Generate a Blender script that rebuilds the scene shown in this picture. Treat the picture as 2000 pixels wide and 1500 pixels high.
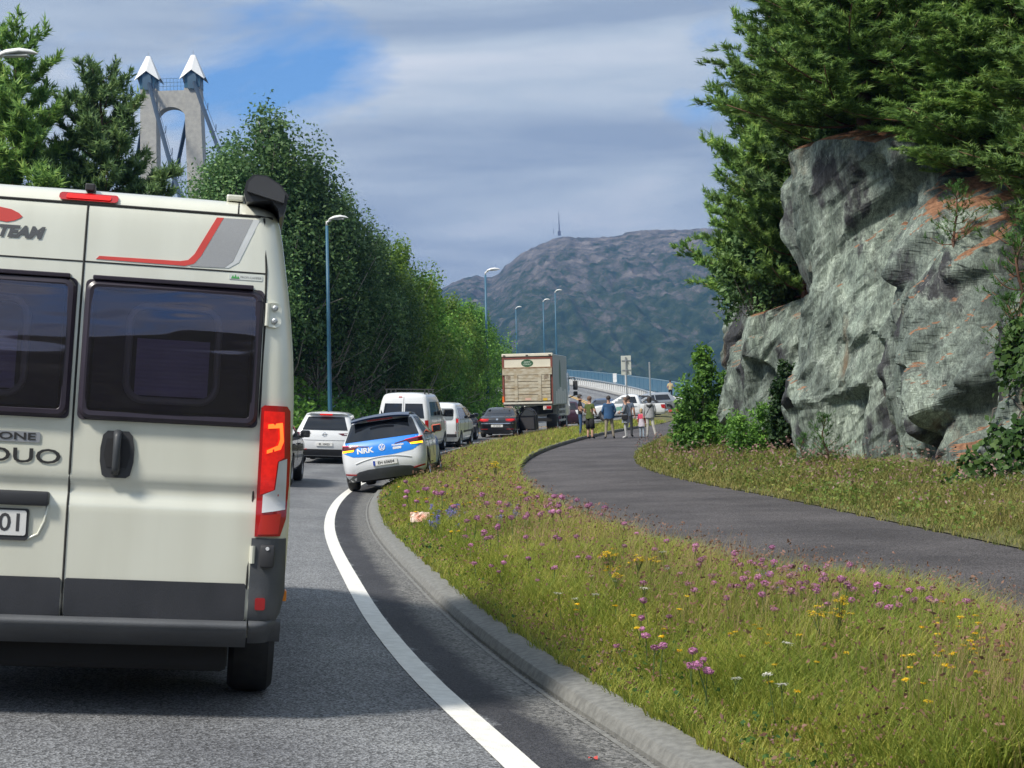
import bpy, bmesh, math, random
import numpy as np
from mathutils import Vector, Matrix, noise as mnoise
random.seed(7); rng = np.random.default_rng(7)
R = math.radians
scene = bpy.context.scene
COL = scene.collection
for o in list(bpy.data.objects): bpy.data.objects.remove(o)

# ------------------------------------------------------------------ camera
CAMZ, PITCH, ROLL = 1.4, R(1.34), R(1.7)
cd = bpy.data.cameras.new("camera"); cam = bpy.data.objects.new("camera", cd); COL.objects.link(cam)
cd.sensor_width = 36.0; cd.lens = 54.0; cd.clip_start = 0.1; cd.clip_end = 20000
_fw = Vector((0, math.cos(PITCH), math.sin(PITCH))); _r0 = Vector((1, 0, 0)); _u0 = _r0.cross(_fw)
_r = _r0*math.cos(ROLL) - _u0*math.sin(ROLL); _u = _r0*math.sin(ROLL) + _u0*math.cos(ROLL)
cam.matrix_world = Matrix(((_r.x, _u.x, -_fw.x, 0), (_r.y, _u.y, -_fw.y, 0), (_r.z, _u.z, -_fw.z, CAMZ), (0, 0, 0, 1)))
scene.camera = cam

# ------------------------------------------------------------------ world, sun, exposure
SUN_TO = Vector((-0.60, -0.52, 0.98)).normalized()
sun_el = math.asin(SUN_TO.z); sun_az = math.atan2(SUN_TO.x, SUN_TO.y)
w = bpy.data.worlds.new("World"); scene.world = w; w.use_nodes = True
nt = w.node_tree; N = nt.nodes; L = nt.links; N.clear()
out = N.new("ShaderNodeOutputWorld"); bg = N.new("ShaderNodeBackground"); bg.inputs[1].default_value = 0.12
sky = N.new("ShaderNodeTexSky"); sky.sky_type = 'NISHITA'; sky.sun_disc = False
sky.sun_elevation = sun_el; sky.sun_rotation = sun_az; sky.dust_density = 1.2; sky.air_density = 1.0; sky.ozone_density = 1.5
tc = N.new("ShaderNodeTexCoord")
def nd(t, **kw):
    n = N.new(t)
    for k, v in kw.items(): setattr(n, k, v)
    return n
def math_node(op, a, b=None):
    n = N.new("ShaderNodeMath"); n.operation = op
    for i, x in enumerate((a, b)):
        if x is None: continue
        if isinstance(x, (int, float)): n.inputs[i].default_value = x
        else: L.new(x, n.inputs[i])
    return n.outputs[0]
mp = N.new("ShaderNodeMapping"); mp.inputs['Scale'].default_value = (1.0, 1.0, 2.6); mp.inputs['Location'].default_value = (2.2, 1.4, 0.03)
L.new(tc.outputs['Generated'], mp.inputs[0])
n1 = N.new("ShaderNodeTexNoise"); n1.inputs['Scale'].default_value = 3.3; n1.inputs['Detail'].default_value = 7; n1.inputs['Roughness'].default_value = 0.58; n1.inputs['Distortion'].default_value = 0.35
L.new(mp.outputs[0], n1.inputs['Vector'])
n2 = N.new("ShaderNodeTexNoise"); n2.inputs['Scale'].default_value = 3.0; n2.inputs['Detail'].default_value = 8; n2.inputs['Distortion'].default_value = 0.3
mp2 = N.new("ShaderNodeMapping"); mp2.inputs['Scale'].default_value = (1.1, 1.1, 8.0); mp2.inputs['Location'].default_value = (1.7, 3.1, 0.25)
L.new(tc.outputs['Generated'], mp2.inputs[0]); L.new(mp2.outputs[0], n2.inputs['Vector'])
cov = N.new("ShaderNodeValToRGB"); cov.color_ramp.elements[0].position = 0.31; cov.color_ramp.elements[1].position = 0.425
L.new(n1.outputs[0], cov.inputs[0])
ccol = N.new("ShaderNodeValToRGB"); e = ccol.color_ramp.elements
e[0].position = 0.33; e[0].color = (1.75, 2.2, 2.85, 1); e[1].position = 0.66; e[1].color = (3.7, 3.95, 4.3, 1)
m_ = e.new(0.50); m_.color = (2.7, 3.15, 3.65, 1)
L.new(n2.outputs[0], ccol.inputs[0])
blue = N.new("ShaderNodeMixRGB"); blue.blend_type = 'MULTIPLY'; blue.inputs[0].default_value = 1.0; blue.inputs[2].default_value = (0.44, 0.64, 0.84, 1)
L.new(sky.outputs[0], blue.inputs[1])
mix = N.new("ShaderNodeMixRGB"); L.new(cov.outputs[0], mix.inputs[0]); L.new(blue.outputs[0], mix.inputs[1]); L.new(ccol.outputs[0], mix.inputs[2])
L.new(mix.outputs[0], bg.inputs[0]); L.new(bg.outputs[0], out.inputs[0])
sd = bpy.data.lights.new("sun", 'SUN'); sd.energy = 3.0; sd.angle = R(9.0); sd.color = (1.0, 0.94, 0.85)
sun = bpy.data.objects.new("sun", sd); COL.objects.link(sun)
sun.rotation_euler = (-SUN_TO).to_track_quat('-Z', 'Y').to_euler()
scene.view_settings.view_transform = 'Standard'; scene.view_settings.look = 'None'
scene.view_settings.gamma = 1.0; scene.view_settings.exposure = 0.85; scene.view_settings.use_curve_mapping = False
scene.render.resolution_x = 1024; scene.render.resolution_y = 768

# ------------------------------------------------------------------ helpers
def mat(name, c, rough=0.5, metal=0.0, c2=None, scale=6.0, bump=0.0, bscale=60.0, coat=0.0, spec=0.5, emit=0.0, detail=4, stretch=None):
    m = bpy.data.materials.get(name)
    if m: return m
    m = bpy.data.materials.new(name); m.use_nodes = True
    t = m.node_tree; b = t.nodes['Principled BSDF']
    b.inputs['Roughness'].default_value = rough; b.inputs['Metallic'].default_value = metal
    b.inputs['Specular IOR Level'].default_value = spec
    if coat: b.inputs['Coat Weight'].default_value = coat; b.inputs['Coat Roughness'].default_value = 0.06
    if c2 is None: c2 = tuple(x*0.86 for x in c)
    tcn = t.nodes.new("ShaderNodeTexCoord"); nz = t.nodes.new("ShaderNodeTexNoise"); nz.inputs['Scale'].default_value = scale; nz.inputs['Detail'].default_value = detail
    src = tcn.outputs['Object']
    if stretch:
        mpn = t.nodes.new("ShaderNodeMapping"); mpn.inputs['Scale'].default_value = stretch
        t.links.new(src, mpn.inputs[0]); src = mpn.outputs[0]
    t.links.new(src, nz.inputs['Vector'])
    rp = t.nodes.new("ShaderNodeValToRGB"); rp.color_ramp.elements[0].position = 0.35; rp.color_ramp.elements[1].position = 0.65
    rp.color_ramp.elements[0].color = (*c2, 1); rp.color_ramp.elements[1].color = (*c, 1)
    t.links.new(nz.outputs[0], rp.inputs[0]); t.links.new(rp.outputs[0], b.inputs['Base Color'])
    if emit:
        t.links.new(rp.outputs[0], b.inputs['Emission Color']); b.inputs['Emission Strength'].default_value = emit
    if bump:
        n2 = t.nodes.new("ShaderNodeTexNoise"); n2.inputs['Scale'].default_value = bscale; n2.inputs['Detail'].default_value = 3
        t.links.new(src, n2.inputs['Vector']); bp = t.nodes.new("ShaderNodeBump"); bp.inputs['Strength'].default_value = bump; bp.inputs['Distance'].default_value = 0.02
        t.links.new(n2.outputs[0], bp.inputs['Height']); t.links.new(bp.outputs[0], b.inputs['Normal'])
    return m

def leafmat(name, cols, transl=0.35, rough=0.55):
    m = bpy.data.materials.new(name); m.use_nodes = True
    t = m.node_tree; t.nodes.clear()
    o = t.nodes.new("ShaderNodeOutputMaterial"); g = t.nodes.new("ShaderNodeNewGeometry"); oi = t.nodes.new("ShaderNodeObjectInfo")
    tcn = t.nodes.new("ShaderNodeTexCoord"); nz = t.nodes.new("ShaderNodeTexNoise"); nz.inputs['Scale'].default_value = 0.9; nz.inputs['Detail'].default_value = 3
    t.links.new(tcn.outputs['Object'], nz.inputs['Vector'])
    a = t.nodes.new("ShaderNodeMath"); a.operation = 'MULTIPLY_ADD'; a.inputs[1].default_value = 0.62; 
    t.links.new(g.outputs['Random Per Island'], a.inputs[0])
    b = t.nodes.new("ShaderNodeMath"); b.operation = 'MULTIPLY_ADD'; b.inputs[1].default_value = 0.9; b.inputs[2].default_value = -0.27
    t.links.new(nz.outputs[0], b.inputs[0]); t.links.new(b.outputs[0], a.inputs[2])
    rp = t.nodes.new("ShaderNodeValToRGB"); es = rp.color_ramp.elements
    while len(es) > 1: es.remove(es[0])
    for i, c in enumerate(cols):
        p = i/(len(cols)-1)
        e = es[0] if i == 0 else es.new(p)
        e.position = p; e.color = (*c, 1)
    t.links.new(a.outputs[0], rp.inputs[0])
    hs = t.nodes.new("ShaderNodeHueSaturation")
    vm = t.nodes.new("ShaderNodeMath"); vm.operation = 'MULTIPLY_ADD'; vm.inputs[1].default_value = 0.55; vm.inputs[2].default_value = 0.70
    t.links.new(oi.outputs['Random'], vm.inputs[0]); t.links.new(vm.outputs[0], hs.inputs['Value']); t.links.new(rp.outputs[0], hs.inputs['Color'])
    p = t.nodes.new("ShaderNodeBsdfPrincipled"); p.inputs['Roughness'].default_value = rough; p.inputs['Specular IOR Level'].default_value = 0.3
    tr = t.nodes.new("ShaderNodeBsdfTranslucent"); mx = t.nodes.new("ShaderNodeMixShader"); mx.inputs[0].default_value = transl
    t.links.new(hs.outputs[0], p.inputs['Base Color']); t.links.new(hs.outputs[0], tr.inputs[0])
    t.links.new(p.outputs[0], mx.inputs[1]); t.links.new(tr.outputs[0], mx.inputs[2]); t.links.new(mx.outputs[0], o.inputs[0])
    return m

def tag(o, label=None, cat=None, group=None, kind=None):
    if label: o['label'] = label
    if cat: o['category'] = cat
    if group: o['group'] = group
    if kind: o['kind'] = kind
    return o
def link(name, me, parent=None, m=None, smooth=False):
    o = bpy.data.objects.new(name, me); COL.objects.link(o)
    if parent is not None: o.parent = parent
    if m is not None:
        for x in (m if isinstance(m, (list, tuple)) else [m]): me.materials.append(x)
    if smooth:
        me.polygons.foreach_set('use_smooth', [True]*len(me.polygons))
    return o
def empty(name, loc=(0, 0, 0)):
    o = bpy.data.objects.new(name, None); COL.objects.link(o); o.location = loc; o.empty_display_size = 0.2
    return o
def fast_mesh(name, V, F, smooth=False):
    """V (n,3) array, F (m,k) array of equal-size faces"""
    V = np.asarray(V, dtype=np.float32); F = np.asarray(F, dtype=np.int32)
    me = bpy.data.meshes.new(name); k = F.shape[1]
    me.vertices.add(len(V)); me.vertices.foreach_set('co', V.ravel())
    me.loops.add(F.size); me.loops.foreach_set('vertex_index', F.ravel())
    me.polygons.add(len(F)); me.polygons.foreach_set('loop_start', np.arange(0, F.size, k, dtype=np.int32))
    me.polygons.foreach_set('loop_total', np.full(len(F), k, dtype=np.int32))
    if smooth: me.polygons.foreach_set('use_smooth', np.ones(len(F), dtype=bool))
    me.update(calc_edges=True)
    return me
class MB:
    def __init__(s): s.v = []; s.f = []; s.mi = []
    def add(s, vs, fs, mi=0):
        o = len(s.v); s.v += [tuple(x) for x in vs]; s.f += [tuple(i+o for i in f) for f in fs]; s.mi += [mi]*len(fs); return s
    def box(s, lo, hi, mi=0, bev=0.0, rot=None, piv=None):
        x0, y0, z0 = lo; x1, y1, z1 = hi
        if bev > 0:
            bm = bmesh.new(); bmesh.ops.create_cube(bm, size=1)
            for v in bm.verts: v.co = Vector(((x0+x1)/2+v.co.x*(x1-x0), (y0+y1)/2+v.co.y*(y1-y0), (z0+z1)/2+v.co.z*(z1-z0)))
            bmesh.ops.bevel(bm, geom=bm.edges[:]+bm.verts[:], offset=bev, segments=2, affect='EDGES', profile=0.5)
            vs = [v.co.copy() for v in bm.verts]; bm.verts.index_update(); fs = [[v.index for v in f.verts] for f in bm.faces]; bm.free()
        else:
            vs = [Vector(p) for p in ((x0,y0,z0),(x1,y0,z0),(x1,y1,z0),(x0,y1,z0),(x0,y0,z1),(x1,y0,z1),(x1,y1,z1),(x0,y1,z1))]
            fs = [(0,3,2,1),(4,5,6,7),(0,1,5,4),(1,2,6,5),(2,3,7,6),(3,0,4,7)]
        if rot is not None:
            pv = Vector(piv) if piv else Vector(((x0+x1)/2, (y0+y1)/2, (z0+z1)/2))
            vs = [rot @ (v-pv) + pv for v in vs]
        return s.add(vs, fs, mi)
    def tube(s, pts, rad, n=8, mi=0, cap=True):
        pts = [Vector(p) for p in pts]; k = len(pts)
        if isinstance(rad, (int, float)): rad = [rad]*k
        vs = []; fs = []; prev = None
        for i, p in enumerate(pts):
            d = (pts[min(i+1, k-1)]-pts[max(i-1, 0)]).normalized()
            if prev is None: a = d.orthogonal().normalized()
            else: a = (prev - d*prev.dot(d)).normalized()
            prev = a; b = d.cross(a)
            for j in range(n):
                t = 2*math.pi*j/n; vs.append(p + (a*math.cos(t)+b*math.sin(t))*rad[i])
        for i in range(k-1):
            for j in range(n):
                fs.append((i*n+j, i*n+(j+1) % n, (i+1)*n+(j+1) % n, (i+1)*n+j))
        if cap: fs.append(tuple(range(n-1, -1, -1))); fs.append(tuple(range((k-1)*n, k*n)))
        return s.add(vs, fs, mi)
    def grid(s, P, mi=0, flip=False):
        n, m = len(P), len(P[0]); vs = [q for row in P for q in row]; fs = []
        for i in range(n-1):
            for j in range(m-1):
                f = (i*m+j, i*m+j+1, (i+1)*m+j+1, (i+1)*m+j)
                fs.append(f[::-1] if flip else f)
        return s.add(vs, fs, mi)
    def prism(s, poly, a, b, fn, mi=0):
        """2d polygon extruded between depths a and b, fn(p, depth) -> 3d"""
        n = len(poly); vs = [fn(p, a) for p in poly]+[fn(p, b) for p in poly]
        fs = [tuple(range(n)), tuple(range(2*n-1, n-1, -1))]+[(i, n+i, n+(i+1) % n, (i+1) % n) for i in range(n)]
        return s.add(vs, fs, mi)
    def lathe(s, prof, axis, org, n=24, mi=0, closed=False):
        """prof [(radius, along)], axis unit vector"""
        ax = Vector(axis).normalized(); a = ax.orthogonal().normalized(); b = ax.cross(a); org = Vector(org); vs = []; fs = []; k = len(prof)
        for r_, h in prof:
            for j in range(n):
                t = 2*math.pi*j/n; vs.append(org+ax*h+(a*math.cos(t)+b*math.sin(t))*r_)
        for i in range(k-1 if not closed else k):
            for j in range(n):
                fs.append((i*n+j, i*n+(j+1) % n, ((i+1) % k)*n+(j+1) % n, ((i+1) % k)*n+j))
        if not closed:
            if prof[0][0] > 1e-4: fs.append(tuple(range(n-1, -1, -1)))
            if prof[-1][0] > 1e-4: fs.append(tuple(range((k-1)*n, k*n)))
        return s.add(vs, fs, mi)
    def build(s, name, m, parent=None, smooth=False, fixn=True):
        me = bpy.data.meshes.new(name); me.from_pydata([tuple(v) for v in s.v], [], s.f)
        if fixn:
            bm = bmesh.new(); bm.from_mesh(me); bmesh.ops.recalc_face_normals(bm, faces=bm.faces[:]); bm.to_mesh(me); bm.free()
        o = link(name, me, parent, m, False)
        if len(me.polygons) == len(s.mi): me.polygons.foreach_set('material_index', s.mi)
        if smooth:
            me.polygons.foreach_set('use_smooth', [True]*len(me.polygons))
            if smooth != 'all': 
                try: me.set_sharp_from_angle(angle=R(38))
                except Exception: pass
        me.update()
        return o
def pchip(xs, ys):
    xs = np.asarray(xs, float); ys = np.asarray(ys, float); h = np.diff(xs); d = np.diff(ys)/h; n = len(xs); m = np.zeros(n)
    for i in range(1, n-1):
        if d[i-1]*d[i] > 0:
            w1 = 2*h[i]+h[i-1]; w2 = h[i]+2*h[i-1]; m[i] = (w1+w2)/(w1/d[i-1]+w2/d[i])
    m[0] = d[0]; m[-1] = d[-1]
    def f(x):
        x = np.asarray(x, float); xc = np.clip(x, xs[0], xs[-1]); i = np.clip(np.searchsorted(xs, xc)-1, 0, n-2)
        t = (xc-xs[i])/h[i]
        return (1+2*t)*(1-t)**2*ys[i]+t*(1-t)**2*h[i]*m[i]+t*t*(3-2*t)*ys[i+1]+t*t*(t-1)*h[i]*m[i+1]
    return f
def text_mesh(body, size, bold=0.0, shear=0.0, sx=1.0):
    cu = bpy.data.curves.new("lettering", 'FONT'); cu.body = body; cu.size = size; cu.offset = bold; cu.shear = shear
    cu.align_x = 'CENTER'; cu.align_y = 'CENTER'; cu.resolution_u = 3
    o = bpy.data.objects.new("lettering", cu); COL.objects.link(o)
    dg = bpy.context.evaluated_depsgraph_get(); dg.update(); me = bpy.data.meshes.new_from_object(o.evaluated_get(dg))
    bpy.data.objects.remove(o)
    vs = [(v.co.x*sx, v.co.y) for v in me.vertices]; fs = [tuple(p.vertices) for p in me.polygons]
    return vs, fs
def conform(name, poly, fn, m, parent, off=0.004, step=0.08, rim=0.012, holes=None, smooth=True):
    """2-D outline cut to a grid, laid on the surface fn(a, b, off), with a rim going inward: one part"""
    bm = bmesh.new(); vs = [bm.verts.new((p[0], p[1], 0)) for p in poly]; bm.faces.new(vs)
    a = [p[0] for p in poly]; b = [p[1] for p in poly]
    for lo, hi, nv in ((min(a), max(a), Vector((1, 0, 0))), (min(b), max(b), Vector((0, 1, 0)))):
        k = max(1, int((hi-lo)/step))
        for i in range(1, k):
            bmesh.ops.bisect_plane(bm, geom=bm.verts[:]+bm.edges[:]+bm.faces[:], plane_co=nv*(lo+(hi-lo)*i/k), plane_no=nv)
    bmesh.ops.triangulate(bm, faces=[f for f in bm.faces if len(f.verts) > 4])
    bd = [e for e in bm.edges if len(e.link_faces) == 1]
    r_ = bmesh.ops.extrude_edge_only(bm, edges=bd)
    ext = {v for v in r_['geom'] if isinstance(v, bmesh.types.BMVert)}
    for v in bm.verts: v.co = Vector(fn(v.co.x, v.co.y, off-rim if v in ext else off))
    bmesh.ops.recalc_face_normals(bm, faces=bm.faces[:])
    me = bpy.data.meshes.new(name); bm.to_mesh(me); bm.free()
    o = link(name, me, parent, m, smooth)
    if smooth:
        try: me.set_sharp_from_angle(angle=R(35))
        except Exception: pass
    return o
def letters(name, body, size, fn, ca, cb, m, parent, off=0.006, bold=0.0, shear=0.0, sx=1.0):
    vs, fs = text_mesh(body, size, bold, shear, sx)
    mb = MB(); mb.add([fn(ca+x, cb+y, off) for x, y in vs], fs)
    return mb.build(name, m, parent)
def rrect(x0, z0, x1, z1, r=0.03, n=4):
    p = []
    for cx, cz, a0 in ((x1-r, z1-r, 0), (x0+r, z1-r, 90), (x0+r, z0+r, 180), (x1-r, z0+r, 270)):
        for i in range(n+1):
            t = R(a0+90*i/n); p.append((cx+r*math.cos(t), cz+r*math.sin(t)))
    return p
# ------------------------------------------------------------------ the lie of the land
_ly = [-60,-30,-10,0,6.42,8.75,10.73,14.4,22,28,33,38,46,53,60,68,73,78.5,88,98,110,122,134,148,170,200,230,290,360,430,500]
_lx = [14,8.2,3.75,1.45,-.015,-.555,-.945,-1.56,-2.67,-3.27,-3.58,-3.72,-3.6,-3.2,-2.5,-1.1,.0,1.4,3.9,6.4,8.9,10.3,10.9,10.6,9.3,6.5,3.0,-7,-25,-62,-112]
def _cr(xs, ys):      # smooth through the points
    xs = np.array(xs, float); ys = np.array(ys, float); m = np.gradient(ys, xs); h = np.diff(xs)
    def f(x):
        x = np.clip(np.asarray(x, float), xs[0], xs[-1]); i = np.clip(np.searchsorted(xs, x)-1, 0, len(xs)-2); t = (x-xs[i])/h[i]
        return (1+2*t)*(1-t)**2*ys[i]+t*(1-t)**2*h[i]*m[i]+t*t*(3-2*t)*ys[i+1]+t*t*(t-1)*h[i]*m[i+1]
    return f
Xe = _cr(_ly, _lx)                                        # white edge line
ZE = _cr([-60,-30,0,15,30,45,60,75,90,107,122,136,160,210,300,430,500], [-.04,-.04,-.04,-.04,-.04,.02,.28,.6,.85,1.12,1.8,2.6,3.8,6.3,10.2,14,15])
BANK = pchip([-60,0,38,50,70,90,140,200,500], [.082,.082,.082,.055,.025,.0,-.02,-.03,-.03])
def cosh_(Y): 
    s = (Xe(np.asarray(Y)+.5)-Xe(np.asarray(Y)-.5)); return 1/np.sqrt(1+s*s)
def lat(X, Y): return (X-Xe(Y))*cosh_(Y)                   # metres right of the edge line
def zroad(X, Y): return ZE(Y)-BANK(Y)*lat(X, Y)
KD = 0.62                                                 # kerb foot
_py = [-10,0,4,8.66,10.96,12.9,16.4,23.8,31.5,37,44,52,60,67,76,86,96,106,116,126,136]
PL = _cr(_py, [6.6,4.7,3.85,2.9,2.25,1.75,1.1,.45,.12,.1,.35,1.0,2.05,3.2,5.2,7.6,9.7,11.2,12.1,12.7,12.6])
PR = _cr(_py, [9.4,7.6,6.6,5.55,5.1,4.85,4.6,4.15,3.4,3.2,3.5,4.3,5.5,6.8,8.6,10.8,12.9,14.6,15.4,15.9,15.6])
ZP = _cr([-10,0,30,45,64,80,96,110,122,136,150], [.06,.06,.08,.2,.44,.72,.98,1.25,1.9,2.72,3.4])
def vnoise(X, Y, s): return np.sin(X*s*1.3+.7*np.sin(Y*s*.9))*np.sin(Y*s+1.1*np.sin(X*s*.7+1.3))
def zverge(X, Y):
    k0 = Xe(Y)+(KD+.19)/cosh_(Y); zk = ZE(Y)-BANK(Y)*KD+.085
    t = np.clip((X-k0)/np.maximum(PL(Y)-k0, .3), 0, 1)
    return zk*(1-t)+(ZP(Y)+.03)*t+.13*np.sin(math.pi*t)*np.clip((PL(Y)-k0)/2, 0, 1)+.02*vnoise(X, Y, 2.1)
def zright(X, Y):
    d = np.maximum(X-PR(Y), 0); return ZP(Y)+.02+.10*d+.012*d*d+.03*vnoise(X, Y, 1.3)*np.clip(d, 0, 1)
RL = 9.3                                                  # road width to the left of the edge line
def zleft(X, Y):
    d = np.maximum(-(lat(X, Y)+RL), 0); return ZE(Y)+BANK(Y)*RL+.02+.09*np.minimum(d, 12)+.05*vnoise(X, Y, .8)*np.clip(d, 0, 1)
def zall(X, Y):
    d = lat(X, Y)
    return np.where(d < -RL, zleft(X, Y), np.where(d < KD, zroad(X, Y), np.where(X < PL(Y), zverge(X, Y), np.where(X < PR(Y), ZP(Y), zright(X, Y)))))

# ---- materials of the ground
def asphalt(name, lateral=False, base=(.105, .108, .112)):
    m = bpy.data.materials.new(name); m.use_nodes = True; t = m.node_tree; b = t.nodes['Principled BSDF']; b.inputs['Roughness'].default_value = .82; b.inputs['Specular IOR Level'].default_value = .35
    tcn = t.nodes.new("ShaderNodeTexCoord"); l = t.links
    def nz(s, d=4, r=.6):
        n = t.nodes.new("ShaderNodeTexNoise"); n.inputs['Scale'].default_value = s; n.inputs['Detail'].default_value = d; n.inputs['Roughness'].default_value = r; l.new(tcn.outputs['Object'], n.inputs['Vector']); return n
    def ramp(src, p0, c0, p1, c1):
        r = t.nodes.new("ShaderNodeValToRGB"); r.color_ramp.elements[0].position = p0; r.color_ramp.elements[0].color = (*c0, 1); r.color_ramp.elements[1].position = p1; r.color_ramp.elements[1].color = (*c1, 1); l.new(src, r.inputs[0]); return r.outputs[0]
    def mixc(f, a, c, bt='MIX'):
        x = t.nodes.new("ShaderNodeMixRGB"); x.blend_type = bt
        for i, q in enumerate((f, a, c)):
            if isinstance(q, float): x.inputs[i].default_value = q
            elif isinstance(q, tuple): x.inputs[i].default_value = (*q, 1)
            else: l.new(q, x.inputs[i])
        return x.outputs[0]
    vor = t.nodes.new("ShaderNodeTexVoronoi"); vor.inputs['Scale'].default_value = 95; l.new(tcn.outputs['Object'], vor.inputs['Vector'])
    grain = ramp(vor.outputs['Color'], .25, tuple(x*.45 for x in base), .8, tuple(x*1.75 for x in base))
    patch = ramp(nz(.7 if lateral else .45, 6).outputs[0], .35, (.8, .8, .82) if lateral else (.66, .65, .66), .68, (1.16, 1.16, 1.15) if lateral else (1.3, 1.28, 1.27))
    col = mixc(1.0, grain, patch, 'MULTIPLY')
    if lateral:
        uv = t.nodes.new("ShaderNodeUVMap"); uv.uv_map = 'lat'; sx = t.nodes.new("ShaderNodeSeparateXYZ"); l.new(uv.outputs[0], sx.inputs[0])
        wob = t.nodes.new("ShaderNodeMath"); wob.operation = 'MULTIPLY_ADD'; wob.inputs[1].default_value = .34; l.new(nz(3.2, 6, .68).outputs[0], wob.inputs[0]); l.new(sx.outputs[0], wob.inputs[2])
        f1 = ramp(wob.outputs[0], .21, (0, 0, 0), .25, (1, 1, 1))         # newer, darker strip beyond the line
        f2 = ramp(wob.outputs[0], .46, (0, 0, 0), .60, (1, 1, 1))         # gravel and dust by the kerb
        dark = mixc(1.0, ramp(vor.outputs['Color'], .2, (.03, .031, .036), .9, (.075, .076, .084)), patch, 'MULTIPLY')
        v2 = t.nodes.new("ShaderNodeTexVoronoi"); v2.inputs['Scale'].default_value = 60; l.new(tcn.outputs['Object'], v2.inputs['Vector'])
        grit = ramp(v2.outputs['Color'], .2, (.075, .075, .07), .85, (.27, .265, .25))
        col = mixc(f1, col, dark); col = mixc(f2, col, grit)
        tk_ = t.nodes.new('ShaderNodeMath'); tk_.operation = 'PINGPONG'; tk_.inputs[1].default_value = .8; ad = t.nodes.new('ShaderNodeMath'); ad.operation = 'ADD'; ad.inputs[1].default_value = 20.2; l.new(wob.outputs[0], ad.inputs[0]); l.new(ad.outputs[0], tk_.inputs[0])
        trk = ramp(tk_.outputs[0], .15, (.86, .86, .87), .7, (1.14, 1.14, 1.13)); col = mixc(.9, col, trk, 'MULTIPLY')
        stain = ramp(nz(1.7, 7, .7).outputs[0], .62, (1, 1, 1), .72, (.78, .78, .79)); col = mixc(.8, col, stain, 'MULTIPLY')
    l.new(col, b.inputs['Base Color'])
    bp = t.nodes.new("ShaderNodeBump"); bp.inputs['Strength'].default_value = .55; bp.inputs['Distance'].default_value = .012; l.new(vor.outputs['Distance'], bp.inputs['Height']); l.new(bp.outputs[0], b.inputs['Normal'])
    return m
M_ROAD = asphalt('road_asphalt', True, (.155, .16, .166)); M_PATH = asphalt('path_asphalt', False, (.078, .073, .075))
M_SOIL = mat('soil_and_thatch', (.13, .12, .045), .95, c2=(.075, .08, .028), scale=3, bump=.4, bscale=30)
M_LINE = mat('road_paint', (.78, .77, .72), .7, c2=(.66, .65, .6), scale=14, bump=.25, bscale=130)
M_KERB = mat('kerb_stone', (.21, .21, .195), .88, c2=(.145, .145, .135), scale=22, bump=.22, bscale=140, detail=9)
M_GROUND = mat('forest_floor', (.045, .05, .022), .95, c2=(.03, .032, .018), scale=1.5)
M_YELLOW = mat('yellow_road_paint', (.62, .36, .05), .7)
M_CONC = mat('concrete', (.44, .43, .39), .85, c2=(.35, .345, .32), scale=.8, bump=.2, bscale=12, detail=8)
M_CONCL = mat('bridge_concrete', (.5, .5, .48), .85, c2=(.42, .42, .41), scale=.6)
M_BLUE = mat('bridge_blue_paint', (.028, .115, .19), .5, c2=(.022, .095, .16), scale=1.2)
M_GALV = mat('galvanised_steel', (.42, .45, .47), .45, .6, scale=9)
M_WHITE = mat('white_enamel', (.78, .79, .78), .4)

def strip(name, Ys, ds, zf, m, kind='structure', uv=False, label=None):
    """surface swept along the road: ds are offsets right of the edge line, zf(d, Y)"""
    V = []; UV = []
    for Y in Ys:
        c = float(cosh_(Y)); s = float(Xe(Y+.5)-Xe(Y-.5))*c; x0 = float(Xe(Y))
        for d in ds:
            V.append((x0+d*c, Y-d*s, float(zf(d, Y)))); UV.append(d)
    n = len(ds); F = [(i*n+j, i*n+j+1, (i+1)*n+j+1, (i+1)*n+j) for i in range(len(Ys)-1) for j in range(n-1)]
    me = fast_mesh(name, V, F, True)
    if uv:
        u = me.uv_layers.new(name='lat'); idx = np.empty(len(me.loops), dtype=np.int32); me.loops.foreach_get('vertex_index', idx)
        a = np.zeros((len(idx), 2), dtype=np.float32); a[:, 0] = np.array(UV)[idx]; u.data.foreach_set('uv', a.ravel())
    o = link(name, me, None, m); o['kind'] = kind
    if label: o['label'] = label
    return o
YS = [y for y in np.concatenate([np.arange(-30, 60, .8), np.arange(60, 140, 2), np.arange(140, 500, 6)])]
YN = [y for y in YS if y <= 128]
zsec = lambda d, Y: ZE(Y)-BANK(Y)*d
strip('road', YS, [-RL, -7, -5, -3.5, -2, -1, -.4, 0, .2, .4, KD+.03], zsec, M_ROAD, uv=True, label='grey asphalt road with darker strip beside the kerb')
strip('edge_line', [y for y in YS if y < 124], [-.075, 0, .075], lambda d, Y: zsec(d, Y)+.005, M_LINE, label='white painted edge line curving along the road')
strip('centre_line', [y for y in YS if 60 < y < 300], [-4.3, -4.15], lambda d, Y: zsec(d, Y)+.006, M_YELLOW, label='yellow painted centre line on the bridge road')
strip('centre_line', [y for y in YS if 60 < y < 300], [-4.0, -3.85], lambda d, Y: zsec(d, Y)+.006, M_YELLOW, label='yellow painted centre line on the bridge road')
kprof = [(KD-.06, .003), (KD-.035, .006), (KD-.03, -.015), (KD-.012, -.015), (KD-.01, .02), (KD+.012, .06), (KD+.022, .072), (KD+.035, .077), (KD+.1, .083), (KD+.18, .088), (KD+.195, .082), (KD+.22, -.1)]
kd = [a for a, b in kprof]; kz = dict(kprof)
strip('kerb', [y for y in np.concatenate([np.arange(-25, 40, .35), np.arange(40, 122, 1.2)])], kd,
      lambda d, Y: zsec(min(d, KD), Y)+kz[d], M_KERB, label='weathered grey concrete kerb along the road').data.set_sharp_from_angle(angle=R(22))
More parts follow.
